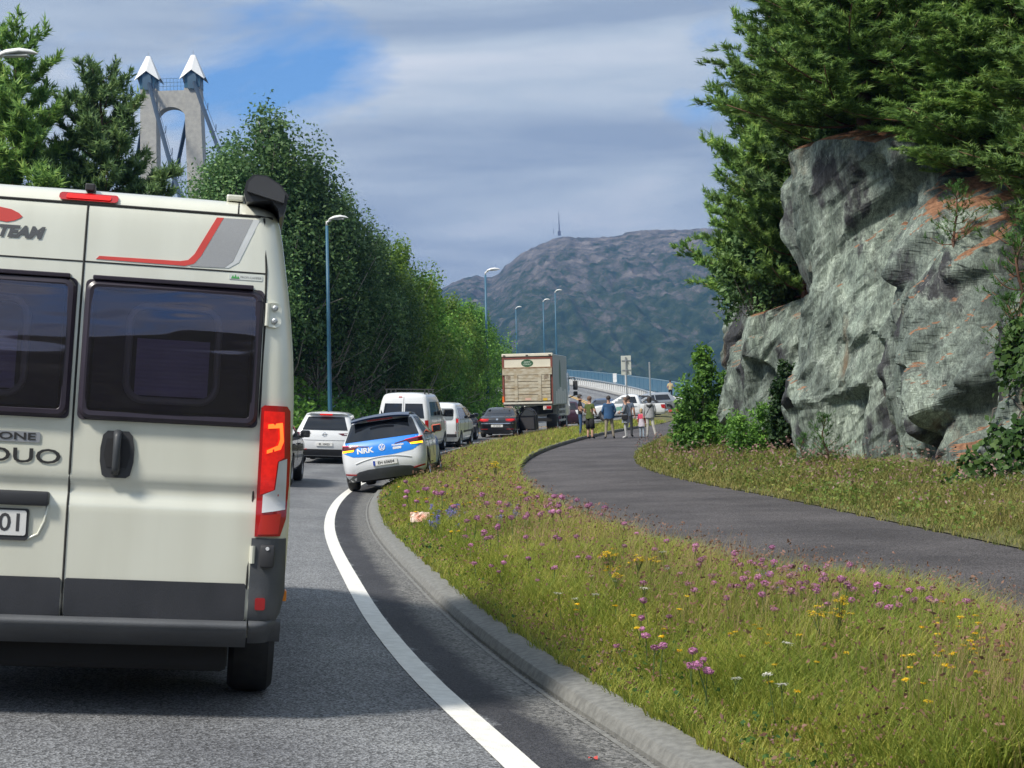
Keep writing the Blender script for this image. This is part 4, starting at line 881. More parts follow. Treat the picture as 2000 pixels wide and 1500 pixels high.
# ---- dark car past the lorry, and cars beyond the pickup
root, b = car('compact_car', 'dark plum car partly hidden beyond the lorry', LV_ID3, paint('plum_paint', (.045, .015, .03), .3), 4.26, dict(win=(1.03, 1.43), wr=.34, ro=.74, wb=2.65, sw=(.62, 3.1)))
lampset(root, b, [(.6, 1.0), (.86, 1.0), (.88, .75), (.7, .75)], M_CLEAR); root.matrix_world = ground_fit(3.15, 92.5, 10, 2.65, 1.5, .74)
root, b = car('blue_car', 'blue car standing beyond the bonnet of the pickup', LV_SEDAN, paint('mid_blue_paint', (.02, .06, .16), .3), 4.66, dict(win=(.98, 1.33), wr=.33, ro=1.0, wb=2.64, sw=(1.0, 3.3)))
root.matrix_world = ground_fit(7.3, 116.5, 195, 2.64, 1.5, 1.0)
root, b = car('silver_car', 'silver estate car standing behind the pickup bed', LV_SUV, paint('silver_paint', (.42, .44, .46), .5), 4.46, dict(win=(1.06, 1.47), wr=.35, ro=.85, wb=2.68, sw=(.6, 3.2)))
root.matrix_world = ground_fit(12.2, 116.8, 250, 2.68, 1.5, .85)

# ---- white pickup parked across the road
root = empty('pickup_truck'); tag(root, 'white double cab pickup parked across the road beyond the people', 'pickup')
lvb = [(.38,.1,5.1,.82,.12,.25),(.55,.02,5.28,.90,.1,.3),(.8,.0,5.32,.925,.1,.34),(1.0,.02,5.2,.92,.1,.34),(1.08,.03,4.9,.91,.1,.3),(1.14,.05,4.3,.9,.1,.3)]
b = Body(lvb, .02); cuts = [(sx*.92, yy, .39, .46, .28) for sx in (-1, 1) for yy in (1.18, 4.27)]; b.shell('body', PW, root, cuts)
lvc = [(1.12,1.72,4.2,.88,.12,.25),(1.2,1.74,4.05,.87,.12,.22),(1.4,1.80,3.75,.81,.12,.2),(1.6,1.88,3.4,.75,.12,.2),(1.74,1.98,3.1,.68,.15,.2),(1.80,2.15,2.9,.55,.2,.2),(1.82,2.4,2.7,.3,.1,.1)]
c = Body(lvc, .02); c.shell('cab', PW, root); underside(root, .6, .4, 4.9, .3, .6)
for yy in (1.18, 4.27):
    for sx in (-1, 1): wheel(root, sx*.80, yy, .39, .26, M_RIM, 6, sx)
for fn in (c.right, c.left):
    conform('side_window', [(1.98, 1.2), (2.75, 1.2), (2.72, 1.66), (2.12, 1.66)], fn, M_GLASS, root, off=.006, step=.12); conform('side_window', [(2.84, 1.2), (3.95, 1.2), (3.25, 1.66), (2.82, 1.66)], fn, mat('pane_reflection_tint', (.2, .22, .23), .06, spec=.8), root, off=.006, step=.12)  # front pane paler than the rear one, a reflection painted into its colour
for fn in (b.right, b.left):
    for y in (1.85, 2.8, 3.85): mb = MB(); mb.tube([fn(y, z, .002) for z in np.linspace(.55, 1.1, 6)], .008, 4); mb.build('door_seam', M_BLACK, root)
    for y in (2.0, 2.95): mb = MB(); mb.tube([fn(y, 1.0, .004), fn(y+.04, 1.0, .04), fn(y+.2, 1.0, .04), fn(y+.24, 1.0, .004)], .018, 5); mb.build('door_handle', M_CHROME, root)
    conform('door_sticker', rrect(2.95, .72, 3.45, .98, .05), fn, mat('green_sticker', (.18, .42, .34), .5), root, off=.005, step=.15)
mb = MB(); mb.box((-.80, .06, 1.135), (.80, 1.68, 1.16)); mb.build('bed_cover', M_BLACK, root)
mb = MB()
for sx in (-.72, .72): mb.tube([(sx, .55, 1.14), (sx, 1.25, 1.62), (sx, 1.7, 1.66)], .045, 6)
mb.tube([(-.72, 1.3, 1.62), (.72, 1.3, 1.62)], .045, 6); mb.build('roll_bar', M_BLACK, root)
conform('tailgate', [(-.74, .68), (.74, .68), (.74, 1.1), (-.74, 1.1)], b.rear, PGREY, root, off=.02, step=.2); lampset(root, b, [(.78, 1.06), (.91, 1.06), (.915, .72), (.80, .72)], M_RED)
for fn in (b.right, b.left): conform('tail_light_side', [(.09, .76), (.30, .82), (.36, 1.06), (.09, 1.06)], fn, M_RED, root, off=.012, step=.1)
mb = MB(); mb.box((-.85, -.12, .48), (.85, .1, .68), bev=.04); mb.build('rear_bumper', M_CHROME, root, True)
for sg in (-1, 1): mirror(root, sg*.86, 3.75, 1.28, PW, 1.2, sg)
conform('windscreen', [(-.74, 1.2), (.74, 1.2), (.6, 1.68), (-.6, 1.68)], c.front, M_GLASS, root, off=.006)
root.matrix_world = ground_fit(10.75, 107.4, -82, 3.09, 1.6, 1.18)
# ------------------------------------------------------------------ the motorhome
PCH = mat('champagne_silver_paint', (.76, .765, .655), .30, .18, c2=(.69, .69, .58), scale=2.2, coat=.7, detail=8, stretch=(2.2, 2.2, .3))
M_CLAD = mat('dark_grey_cladding', (.048, .05, .058), .6, c2=(.032, .035, .042), scale=4, detail=8, stretch=(1, 1, .4), bump=.1, bscale=220); M_BUMP = mat('satin_grey_bumper', (.085, .09, .097), .5, c2=(.055, .06, .068), scale=5, detail=8, stretch=(.5, 1, 1), bump=.12, bscale=200)
def acrylic():
    m = bpy.data.materials.new('smoked_acrylic'); m.use_nodes = True; t = m.node_tree; t.nodes.clear(); l = t.links
    o = t.nodes.new("ShaderNodeOutputMaterial"); tr = t.nodes.new("ShaderNodeBsdfTransparent"); tr.inputs[0].default_value = (.62, .55, .66, 1)
    gl = t.nodes.new("ShaderNodeBsdfGlossy"); gl.inputs['Roughness'].default_value = .035; gl.inputs[0].default_value = (.78, .68, .74, 1)
    nz = t.nodes.new("ShaderNodeTexNoise"); nz.inputs['Scale'].default_value = 1.6; nz.inputs['Detail'].default_value = 2; tcn = t.nodes.new("ShaderNodeTexCoord"); mpn = t.nodes.new("ShaderNodeMapping"); mpn.inputs['Scale'].default_value = (.5, 1, 3); l.new(tcn.outputs['Object'], mpn.inputs[0]); l.new(mpn.outputs[0], nz.inputs['Vector'])
    bp = t.nodes.new("ShaderNodeBump"); bp.inputs['Strength'].default_value = .12; bp.inputs['Distance'].default_value = .08; l.new(nz.outputs[0], bp.inputs['Height']); l.new(bp.outputs[0], gl.inputs['Normal'])
    lw = t.nodes.new("ShaderNodeFresnel"); lw.inputs[0].default_value = 1.5; a = t.nodes.new("ShaderNodeMath"); a.operation = 'MULTIPLY_ADD'; a.inputs[1].default_value = 1.0; a.inputs[2].default_value = .13; l.new(lw.outputs[0], a.inputs[0])
    mx = t.nodes.new("ShaderNodeMixShader"); l.new(a.outputs[0], mx.inputs[0]); l.new(tr.outputs[0], mx.inputs[1]); l.new(gl.outputs[0], mx.inputs[2]); l.new(mx.outputs[0], o.inputs[0]); return m
M_ACR = acrylic()
mh = empty('motorhome'); tag(mh, 'champagne silver camper van with dark rear windows and striped panel', 'camper van')
LV_MH = [(.38,.10,5.75,.93,.1,.3),(.47,.02,5.85,.965,.1,.34),(.55,.0,5.9,.985,.11,.36),(.9,.0,5.92,.995,.11,.36),(.962,.0,5.9,.995,.11,.36),(1.0,.012,5.85,.994,.11,.36),(1.035,.022,5.8,.993,.11,.34),(1.06,.018,5.76,.992,.11,.34),(1.10,.0,5.7,.991,.11,.34),(1.2,.0,5.55,.99,.11,.3),(1.42,.004,5.1,.988,.11,.25),(1.64,.014,4.75,.977,.11,.2),(1.875,.034,4.45,.952,.11,.2),(2.11,.06,4.1,.915,.11,.2),(2.28,.082,3.85,.885,.11,.2),(2.345,.10,3.75,.868,.11,.2),(2.385,.13,3.65,.845,.12,.2),(2.42,.2,3.5,.79,.16,.2),(2.445,.36,3.3,.66,.2,.2),(2.46,.65,3.0,.42,.2,.2),(2.468,.95,2.7,.2,.1,.1)]
b = Body(LV_MH, .012, .05)
b.shell('body', PCH, mh, [(sx*.99, yy, .345, .41, .3) for sx in (-1, 1) for yy in (.95, 4.9)], sub=4, ns=20)
underside(mh, .745, .22, 5.4, .20, .6)
for yy in (.95, 4.9):
    for sx in (-1, 1): wheel(mh, sx*.862, yy, .345, .225, M_RIM, 6, sx)
mb = MB(); mb.tube([(.45, .25, .33), (.5, .6, .31), (.5, 1.0, .33)], .05, 8); mb.box((.25, .5, .26), (.62, .75, .34), bev=.03); mb.build('exhaust', M_HUB, mh, True)
M_SEAM = mat('seam_shadow_gap', (.03, .03, .028), .9)
def rline(name, pts, r_, m=M_SEAM, off=.0):
    mb = MB(); mb.tube([b.rear(x, z, off) for x, z in pts], r_, 6); return mb.build(name, m, mh)
lin = lambda a, c, n=14: [(a[0]+(c[0]-a[0])*i/n, a[1]+(c[1]-a[1])*i/n) for i in range(n+1)]
rline('door_gap', lin((0, .46), (0, 2.34), 40), .0055); rline('roof_gap', lin((-.84, 2.345), (.84, 2.345), 24), .007)
for sg in (-1, 1):
    rline('door_gap', [(sg*x, z) for x, z in ((.80, 2.34), (.824, 2.09), (.83, 1.82), (.829, 1.47), (.821, 1.03), (.815, .65), (.817, .46))], .0055)
    rline('panel_seam', [(sg*x, z) for x, z in lin((.004, 2.075), (.823, 2.075))], .004)
    rline('roof_end_seam', [(sg*.68, z) for z in (2.352, 2.37, 2.39, 2.41)], .004)
# ---- rear door windows
for sg in (-1, 1):
    X = lambda x: sg*x
    def rr2(x0, z0, x1, z1, r_, n=4):
        p = rrect(x0, z0, x1, z1, r_, n); return [(sg*x, z) for x, z in p]
    wn = conform('window', rr2(.018, 1.355, .822, 1.995, .025), b.rear, mat('window_backing', (.035, .028, .042), .6), mh, off=.010, step=.12)
    mb = MB(); ring = rr2(.046, 1.383, .794, 1.967, .03, 5); ring.append(ring[0]); mb.tube([b.rear(x, z, .018) for x, z in ring], .026, 8, cap=False); mb.build('window_frame', mat('smoked_frame', (.03, .022, .034), .34, c2=(.022, .016, .026), spec=.6), wn, True)
    mb = MB(); ring = rr2(.225, 1.455, .625, 1.885, .08, 6); ring.append(ring[0]); mb.tube([b.rear(x, z, .012) for x, z in ring], .017, 8, cap=False); mb.build('inner_frame', mat('inner_frame_grey', (.26, .28, .27), .6), wn, True)
    conform('inner_surround', rr2(.242, 1.472, .608, 1.868, .07), b.rear, mat('inner_dark', (.02, .02, .025), .6), wn, off=.012, step=.2)
    for k in range(14):
        z = 1.478+k*.0185
        mb = MB(); xs4 = (.262, .588); mb.add([b.rear(X(xs4[0]), z, .0145), b.rear(X(xs4[1]), z, .0145), b.rear(X(xs4[1]), z+.009, .0175), b.rear(X(xs4[0]), z+.009, .0175), b.rear(X(xs4[1]), z+.0185, .0145), b.rear(X(xs4[0]), z+.0185, .0145)], [(0, 1, 2, 3), (3, 2, 4, 5)]); mb.build('blind_pleat', mat('blue_grey_blind', (.32, .32, .46), .8), wn)
    conform('pane', rr2(.05, 1.388, .79, 1.962, .03), b.rear, M_ACR, wn, off=.040, step=.1, rim=.008)
    mb = MB(); xa, xb = sorted((X(.05), X(.77))); mb.box((xa, b.rear(.4, 2.0)[1]-.05, 1.992), (xb, b.rear(.4, 2.0)[1]+.01, 2.012), bev=.004); mb.build('rain_gutter', mat('smoked_frame', (.03, .02, .03)), wn)
    conform('lower_cladding', rr2(.008, .468, .812, .64, .008, 1), b.rear, M_CLAD, mh, off=.014, step=.15)
    # upper hinge recess and hinge
    hp = conform('hinge', rr2(.832, 1.825, .905, 1.94, .025), b.rear, PCH, mh, off=.014, step=.05, rim=.03)
    for z in (1.855, 1.915):
        mb = MB(); c = b.rear(X(.875), z, .016); mb.lathe([(.014, 0), (.014, .006), (.007, .010)], (0, -1, 0), c, 12); mb.build('hinge_bolt', M_GALV, hp)
    mb = MB(); mb.tube([b.rear(X(.838), 1.83, .018), b.rear(X(.838), 1.935, .018)], .011, 8); mb.build('hinge_pin', PCH, hp)
    mb = MB(); mb.tube([b.rear(X(.833), .735, .016), b.rear(X(.833), .815, .016)], .013, 8); mb.build('hinge', PCH, mh)
    # tail light: red upper, orange glow, white step, red foot
    outline = [(sg*x, z) for x, z in ((.836, 1.45), (.85, 1.462), (.955, 1.462), (.972, 1.44), (.984, 1.22), (.985, 1.1), (.978, .94), (.955, .862), (.838, .858))]
    if sg < 0: outline = outline[::-1]
    tl = conform('tail_light', outline, b.rear, M_RED, mh, off=.022, step=.04, rim=.05)
    def tp(name, pts, m, off): conform(name, [(sg*x, z) for x, z in (pts if sg > 0 else pts[::-1])], b.rear, m, tl, off=off, step=.04, rim=.006)
    tp('brake_lamp', [(.85, 1.435), (.945, 1.435), (.955, 1.225), (.925, 1.205), (.915, 1.075), (.852, 1.05)], M_REDLIT, .026)
    tp('running_lamp', [(.872, 1.375), (.938, 1.385), (.948, 1.30), (.935, 1.262), (.872, 1.24), (.872, 1.256), (.922, 1.28), (.93, 1.31), (.925, 1.36), (.872, 1.355)], mat('lit_orange_red', (1.0, .16, .02), .3, emit=.9, c2=(1.0, .12, .02)), .030)
    tp('reversing_lamp', [(.93, 1.205), (.968, 1.22), (.972, .985), (.865, .968), (.866, 1.05), (.92, 1.075)], M_CLEAR, .027)
    tp('fog_lamp', [(.862, .955), (.955, .968), (.945, .872), (.85, .868)], mat('fog_lens', (.55, .03, .025), .2, coat=.5, c2=(.5, .02, .02)), .027)
    # black corner below the light
    oc = [(.826, .85), (.985, .85), (.992, .60), (.975, .5), (.93, .42), (.826, .455)]
    cn = conform('corner_cladding', [(sg*x, z) for x, z in (oc if sg > 0 else oc[::-1])], b.rear, M_BUMP, mh, off=.016, step=.04, rim=.03)
    mb = MB(); c = b.rear(X(.90), .77, .02); mb.box((c[0]-.034, c[1]-.028, .718), (c[0]+.034, c[1]+.02, .822), bev=.012); sb_ = mb.build('sensor_box', M_BLACK, mh, True)
    mb = MB(); mb.lathe([(.009, 0), (.008, .004)], (0, -1, 0), (c[0], c[1]-.028, .806), 12); mb.build('sensor_lens', M_CLEAR, sb_)
    conform('reflector', rr2(.857, .522, .903, .578, .008, 2), b.rear, M_RED, cn, off=.024, step=.1)
    mb = MB(); c = b.right(.3, .575, .005); mb.box((sg*c[0]-.012, .14, .55), (sg*c[0]+.012, .22, .6), bev=.005); mb.build('side_marker', mat('amber_lens', (.8, .25, .02), .3), mh)
# ---- bumper
mb = MB(); P = []
for z, o_ in ((.335, .0), (.36, .05), (.40, .085), (.44, .085), (.462, .06), (.468, .012)):
    P.append([b.rear(x, max(z, .385), o_)[:2]+(z,) for x in np.linspace(-.825, .825, 24)])
mb.grid(P); bu = mb.build('bumper', M_BUMP, mh, 'all')
for sg in (-1, 1):
    mb = MB(); P = []
    for z, o_ in ((.35, .0), (.37, .04), (.405, .07), (.44, .07), (.46, .045), (.467, .014)):
        P.append([b.rear(sg*x, max(z, .385), o_*(1-.5*((x-.83)/.15)**2))[:2]+(z+.004,) for x in np.linspace(.832, .982, 10)])
    mb.grid(P); mb.build('bumper_corner', M_BUMP, bu, 'all')
# ---- handle, plate recess, plate
hd_ = conform('door_handle', [(.142, 1.11), (.158, 1.098), (.248, 1.098), (.265, 1.11), (.278, 1.17), (.279, 1.23), (.268, 1.29), (.25, 1.31), (.158, 1.31), (.138, 1.29), (.129, 1.23), (.130, 1.17)], b.rear, M_BLACK, mh, off=.012, step=.05, rim=.014)
conform('handle_recess', [(.16, 1.145), (.248, 1.145), (.262, 1.2), (.252, 1.275), (.156, 1.275), (.145, 1.2)], b.rear, mat('recess_black', (.018, .018, .02), .7), hd_, off=.0145, step=.06, rim=.004)
mb = MB(); mb.tube([b.rear(.204, z, o_) for z, o_ in ((1.12, .016), (1.15, .035), (1.22, .042), (1.28, .036), (1.305, .018))], [.02, .018, .017, .018, .02], 10); mb.build('handle_grip', mat('grip_grey', (.05, .055, .062), .5), hd_, 'all')
rc = conform('plate_recess', [(-.80, .96), (-.085, .96), (-.095, .89), (-.12, .83), (-.17, .806), (-.72, .806), (-.77, .83)], b.rear, PCH, mh, off=.003, step=.1, rim=.004)
mb = MB(); mb.tube([b.rear(x, z, .004) for x, z in ((-.085, .96), (-.095, .89), (-.12, .83), (-.17, .805), (-.4, .803), (-.72, .805))], .007, 6); mb.build('recess_lip', PCH, rc, 'all')
mb = MB(); y_ = b.rear(-.43, 1.0)[1]; mb.box((-.78, y_-.05, .958), (-.08, y_+.02, 1.022), bev=.012); mb.build('plate_light_bar', M_BLACK, mh, True)
pf = conform('plate_frame', rrect(-.70, .80, -.162, .942, .012, 2), b.rear, M_BLACK, mh, off=.014, step=.2)
npl = conform('number_plate', rrect(-.692, .822, -.172, .934, .01, 2), b.rear, M_PLATE, mh, off=.0175, step=.2, rim=.003)
letters('plate_characters', '01', .112, b.rear, -.236, .876, mat('grey_black_ink', (.05, .05, .055), .6), npl, off=.0185, bold=.0015)
# ---- lettering and decals
M_DRT = mat('red_decal', (.62, .06, .045), .4, coat=.3); M_DGR = mat('grey_decal', (.33, .34, .35), .45, c2=(.29, .30, .31), scale=260, coat=.3); M_DLT = mat('pale_grey_decal', (.62, .65, .66), .4); M_CHAR = mat('charcoal_lettering', (.09, .095, .10), .4)
Zv = lambda pts: [(x, v+1.165) for x, v in pts]
conform('red_stripe', Zv([(.053, .925), (.45, .921), (.492, .934), (.522, .972), (.615, 1.162), (.583, 1.161), (.492, .98), (.465, .95), (.43, .942), (.067, .940)]), b.rear, M_DRT, mh, off=.003, step=.05, rim=.004)
conform('grey_stripe', Zv([(.475, .9215), (.63, .925), (.668, .958), (.692, 1.02), (.75, 1.164), (.618, 1.161), (.525, .972), (.505, .94)]), b.rear, M_DGR, mh, off=.0028, step=.05, rim=.004)
conform('pale_stripe', Zv([(.633, .925), (.65, .925), (.695, .955), (.722, 1.02), (.781, 1.163), (.7515, 1.164), (.6945, 1.02), (.67, .956)]), b.rear, M_DLT, mh, off=.0026, step=.05, rim=.004)
letters('team_lettering', 'TEAM', .072, b.rear, -.292, 1.024+1.165, M_CHAR, mh, off=.004, bold=.004, shear=.28, sx=1.08)
conform('wing_emblem', Zv([(-.42, 1.075), (-.35, 1.068), (-.318, 1.076), (-.292, 1.09), (-.285, 1.098), (-.30, 1.112), (-.335, 1.128), (-.40, 1.138)]), b.rear, M_DRT, mh, off=.003, step=.06, rim=.004)
bd = conform('badge', rrect(-.36, .075+1.165, -.136, .122+1.165, .006, 1), b.rear, mat('badge_silver', (.42, .43, .45), .35, .6), mh, off=.006, step=.2)
letters('badge_lettering', 'ONE', .044, b.rear, -.235, .099+1.165, M_INK, bd, off=.0085, bold=.001, sx=1.75)
letters('duo_lettering', 'DUO', .092, b.rear, -.20, .012+1.165, M_INK, mh, off=.005, bold=.001, sx=1.55)
st = conform('sticker', rrect(.655, .874+1.165, .808, .90+1.165, .003, 1), b.rear, mat('sticker_white', (.62, .66, .63), .5), mh, off=.003, step=.3, rim=.004)
letters('sticker_lettering', 'PROFI-CAMPER', .0145, b.rear, .755, .886+1.165, mat('sticker_grey', (.25, .26, .26), .5), st, off=.0042)
for dx, hh in ((0, .016), (.012, .02), (.024, .013)): conform('sticker_tree', [(.672+dx-.008, .878+1.165), (.672+dx+.008, .878+1.165), (.672+dx, .878+hh+1.165)], b.rear, mat('sticker_green', (.06, .35, .08), .5), st, off=.0042, step=.5, rim=.001)
# ---- third brake light, camera, awning, roof lights
tb = conform('third_brake_light', rrect(-.132, 2.358, .132, 2.398, .016), b.rear, M_RED, mh, off=.016, step=.05, rim=.03)
conform('lit_strip', rrect(-.10, 2.367, .10, 2.39, .008, 2), b.rear, M_REDLIT, tb, off=.02, step=.05, rim=.004)
mb = MB(); y_ = b.rear(0, 2.42)[1]; mb.box((-.022, y_-.075, 2.41), (.022, y_-.0, 2.445), bev=.006); mb.box((-.012, y_-.06, 2.39), (.012, y_-.03, 2.415)); mb.build('reversing_camera', M_BLACK, mh)
aw = MB(); prof = [(.715, 2.405), (.70, 2.45), (.708, 2.50), (.74, 2.535), (.80, 2.535), (.87, 2.495), (.905, 2.45), (.90, 2.40), (.885, 2.35), (.872, 2.34), (.862, 2.38), (.83, 2.42)]
aw.prism(prof, .06, 4.0, lambda p, d: (p[0], d, p[1])); awo = aw.build('awning_case', mat('anthracite_awning', (.035, .037, .042), .4, c2=(.03, .032, .036)), mh, True)
cp = [(.80+(x-.80)*.86, 2.455+(z-2.455)*.86) for x, z in prof[1:8]]; aw = MB(); aw.prism(cp, .03, .062, lambda p, d: (p[0], d, p[1])); aw.build('awning_end_cap', mat('awning_cap', (.06, .062, .068), .45), awo, True)
mb = MB(); mb.box((.62, .2, 2.425), (.70, .30, 2.455), bev=.008); mb.build('awning_bracket', PCH, awo)
mb = MB(); mb.box((-.33, 1.0, 2.44), (.33, 1.75, 2.545), bev=.04); mb.build('roof_light', mat('smoked_dome', (.05, .055, .07), .2), mh, True); mb = MB(); mb.box((-.33, 2.3, 2.44), (.33, 2.9, 2.54), bev=.04); mb.build('roof_light', mat('smoked_dome', (0, 0, 0)), mh, True)
hd = R(-10); fv = Vector((math.sin(hd), math.cos(hd), 0)); rl = Vector((math.cos(hd), -math.sin(hd), 0)); ra = R(4.7)
rv = rl*math.cos(ra)-Vector((0, 0, 1))*math.sin(ra); up = rl*math.sin(ra)+Vector((0, 0, 1))*math.cos(ra)
org = Vector((-2.0015, 6.93, 1.275))-up*1.165
mh.matrix_world = Matrix(((rv.x, fv.x, up.x, org.x), (rv.y, fv.y, up.y, org.y), (rv.z, fv.z, up.z, org.z), (0, 0, 0, 1)))

# ------------------------------------------------------------------ the lorry
tk = empty('lorry'); tag(tk, 'cream box lorry with folded tail lift and green oval sign', 'lorry')
M_CREAM = mat('cream_panel', (.72, .68, .56), .5, c2=(.66, .62, .5), scale=2); M_RFR = mat('rusty_red_frame', (.24, .07, .05), .7, c2=(.16, .05, .035), scale=4)
M_LIFT = mat('weathered_lift_alloy', (.52, .48, .38), .65, c2=(.36, .29, .19), scale=3.5, detail=9, stretch=(1, 1, 2)); M_BOXS = mat('shade_toned_box_side', (.30, .34, .31), .5, c2=(.27, .31, .28), scale=1); M_LEAF = mat('dark_green_print', (.03, .11, .05), .5)  # box side greenish grey: the shade on that side is put into the colour
HW = 1.30
mb = MB(); mb.box((-HW+.02, .06, 1.42), (HW-.02, 6.6, 4.06), bev=.03); mb.build('cargo_box', M_BOXS, tk)
mb = MB()
for lo, hi in (((-HW, -.02, 1.5), (-HW+.10, .1, 3.95)), ((HW-.10, -.02, 1.5), (HW, .1, 3.95)), ((-HW+.1, -.02, 1.5), (HW-.1, .1, 1.6)), ((-HW+.1, -.02, 3.82), (HW-.1, .1, 3.9))): mb.box(lo, hi)
mb.build('rear_frame', M_RFR, tk)
mb = MB(); mb.box((-HW-.01, -.05, 3.95), (HW+.01, .3, 4.1), bev=.02); hdp = mb.build('roof_header', M_CREAM, tk)
for x in (-1.18, 0, 1.18): mb = MB(); mb.box((x-.06, -.07, 3.985), (x+.06, -.045, 4.03)); mb.build('marker_lamp', mat('dark_lens', (.05, .04, .04), .4), hdp)
mb = MB(); mb.box((-HW+.1, .0, 3.38), (HW-.1, .055, 3.82)); dp = mb.build('upper_door_panel', M_CREAM, tk)
mb = MB(); mb.prism([(.31*math.cos(R(a)), 3.6+.19*math.sin(R(a))) for a in range(0, 360, 12)], -.006, .01, lambda p, d: (p[0], d, p[1])); ov = mb.build('oval_sign', M_LEAF, tk)
MLG = mat('pale_green_letters', (.5, .6, .5), .5)
for tx, z in (('GODT', 3.655), ('LOKALT', 3.545)): letters('sign_lettering', tx, .12, lambda x, zz_, f: (x, -.006-f, zz_), 0, z, MLG, ov, off=.004, bold=.002)
lf = empty('tail_lift', (0, 0, 0)); lf.parent = tk
mb = MB(); mb.box((-HW+.12, -.03, 1.63), (HW-.12, .0, 3.0)); mb.build('lift_backing', mat('dark_slat_gap', (.06, .045, .03), .9), lf)  # dark sheet behind the slats, makes the gaps between them read dark
mb = MB(); mb.box((-HW+.02, -.10, 3.0), (HW-.02, -.03, 3.4), bev=.015); mb.build('lift_beam', M_LIFT, lf)
mb = MB(); mb.box((-HW+.02, -.104, 3.33), (HW-.02, -.098, 3.4)); mb.build('rust_band', mat('rust', (.2, .11, .06), .9, c2=(.34, .25, .16), scale=5, detail=8), lf)
for x0 in (-.66, .56): mb = MB(); mb.box((x0, -.115, 1.66), (x0+.17, -.03, 3.0), bev=.01); mb.build('lift_post', M_LIFT, lf)
for (x0, x1) in ((-HW+.14, -.665), (-.485, .555), (.735, HW-.12)):
    for k in range(4):
        z0 = 1.66+k*.335; mb = MB(); mb.box((x0, -.09, z0+.014), (x1, -.03, z0+.322), bev=.006); mb.build('lift_slat', M_LIFT, lf)
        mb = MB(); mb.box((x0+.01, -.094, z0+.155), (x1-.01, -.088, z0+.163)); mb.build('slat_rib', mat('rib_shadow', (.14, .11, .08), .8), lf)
for sg in (-1, 1):
    mb = MB()
    for k in range(4): mb.add([(sg*(.86+.30*0), -.096, 2.75+k*.055), (sg*1.10, -.096, 2.83+k*.055), (sg*1.10, -.096, 2.85+k*.055), (sg*.86, -.096, 2.775+k*.055)], [(0, 1, 2, 3)])
    mb.build('warning_stripes', mat('brown_stripe', (.16, .09, .06), .7), lf)
mb = MB(); mb.box((-.12, -.098, 1.70), (.18, -.09, 1.82)); mb.build('lift_label', mat('pink_label', (.7, .45, .36), .6), lf); mb = MB(); mb.box((.80, -.098, 1.68), (1.02, -.09, 1.80), bev=.003); mb.build('lift_label', mat('yellow_label', (.7, .45, .05), .6), lf)
mb = MB(); mb.box((-HW+.05, -.08, 1.52), (HW-.05, -.03, 1.62)); mb.build('lift_edge', mat('lift_edge_white', (.6, .58, .5), .6), lf)
for sg in (-1, 1):
    mb = MB(); a, c = sorted((sg*.78, sg*1.22)); mb.box((a, .0, 1.2), (c, .12, 1.44), bev=.01); tl = mb.build('light_board', M_CREAM, tk)
    mb = MB(); a, c = sorted((sg*.86, sg*1.20)); mb.box((a, -.03, 1.25), (c, .0, 1.39), bev=.012); mb.build('tail_light', M_RED, tl); mb = MB(); a, c = sorted((sg*.88, sg*.95)); mb.box((a, -.036, 1.26), (c, -.028, 1.38)); mb.build('reversing_light', M_CLEAR, tl)
mb = MB(); mb.box((-HW+.05, .05, 1.56), (HW-.05, 6.3, 1.6)); mb.box((-.45, .2, .95), (.45, 8.2, 1.35)); mb.box((-1.15, .3, .6), (1.15, .42, .78)); mb.build('chassis', M_DARKIN, tk)
mb = MB(); mb.box((-HW-.02, -.03, 1.62), (-HW+.08, .02, 1.92)); mb.build('orange_marker', mat('orange_reflector', (.8, .16, .03), .4), tk)
for sg in (-1, 1):
    mb = MB()
    for z in (.55, .85, 1.12): a, c = sorted((sg*1.2, sg*1.25)); mb.box((a, 2.9, z), (c, 5.9, z+.1))
    for y in (2.9, 4.4, 5.85): a, c = sorted((sg*1.15, sg*1.2)); mb.box((a, y, .5), (c, y+.08, 1.42))
    mb.build('side_guard', M_GALV, tk)
    mb = MB(); mb.add([(sg*(HW-.018+.004), 3.3+.38*math.cos(R(a)), 3.05+.78*math.sin(R(a))*(1)) for a in range(0, 360, 12)], [tuple(range(30))]); mb.build('leaf_print', M_LEAF, tk)
    mb = MB()
    for k in range(5): mb.box((min(sg*(HW-.012), sg*(HW-.02)), 1.3+k*.95, 1.5), (max(sg*(HW-.012), sg*(HW-.02)), 2.1+k*.95, 2.15+.2*((k*7) % 3)/2))
    mb.build('milk_print', mat('pale_print', (.55, .57, .53), .5), tk)
    for y in (2.0, 7.3): wheel(tk, sg*1.0, y, .48, .3 if y > 4 else .55, M_GALV, 8, sg)
mb = MB(); mb.box((-1.2, 6.75, .75), (1.2, 8.7, 3.2), bev=.15); cb = mb.build('cab', paint('lorry_cab_white', (.7, .71, .7)), tk, True)
mb = MB(); mb.box((-1.0, 8.66, 1.9), (1.0, 8.72, 2.85), bev=.02); mb.build('windscreen', M_GLASS, cb)
for sg in (-1, 1):
    mb = MB(); mb.tube([(sg*1.15, 8.3, 2.85), (sg*1.5, 8.4, 2.9), (sg*1.55, 8.4, 2.6)], .03, 6); mb.tube([(sg*1.15, 8.3, 1.75), (sg*1.5, 8.4, 1.9), (sg*1.55, 8.4, 2.1)], .03, 6); mb.box((sg*1.55-.13, 8.32, 2.2), (sg*1.55+.13, 8.46, 2.72), bev=.04); mb.box((sg*1.55-.12, 8.32, 1.88), (sg*1.55+.12, 8.46, 2.12), bev=.04); mb.build('mirror', M_BLACK, cb)
tk.matrix_world = ground_fit(.78, 78.6, 8.5, 5.3, 2.0, 2.0)
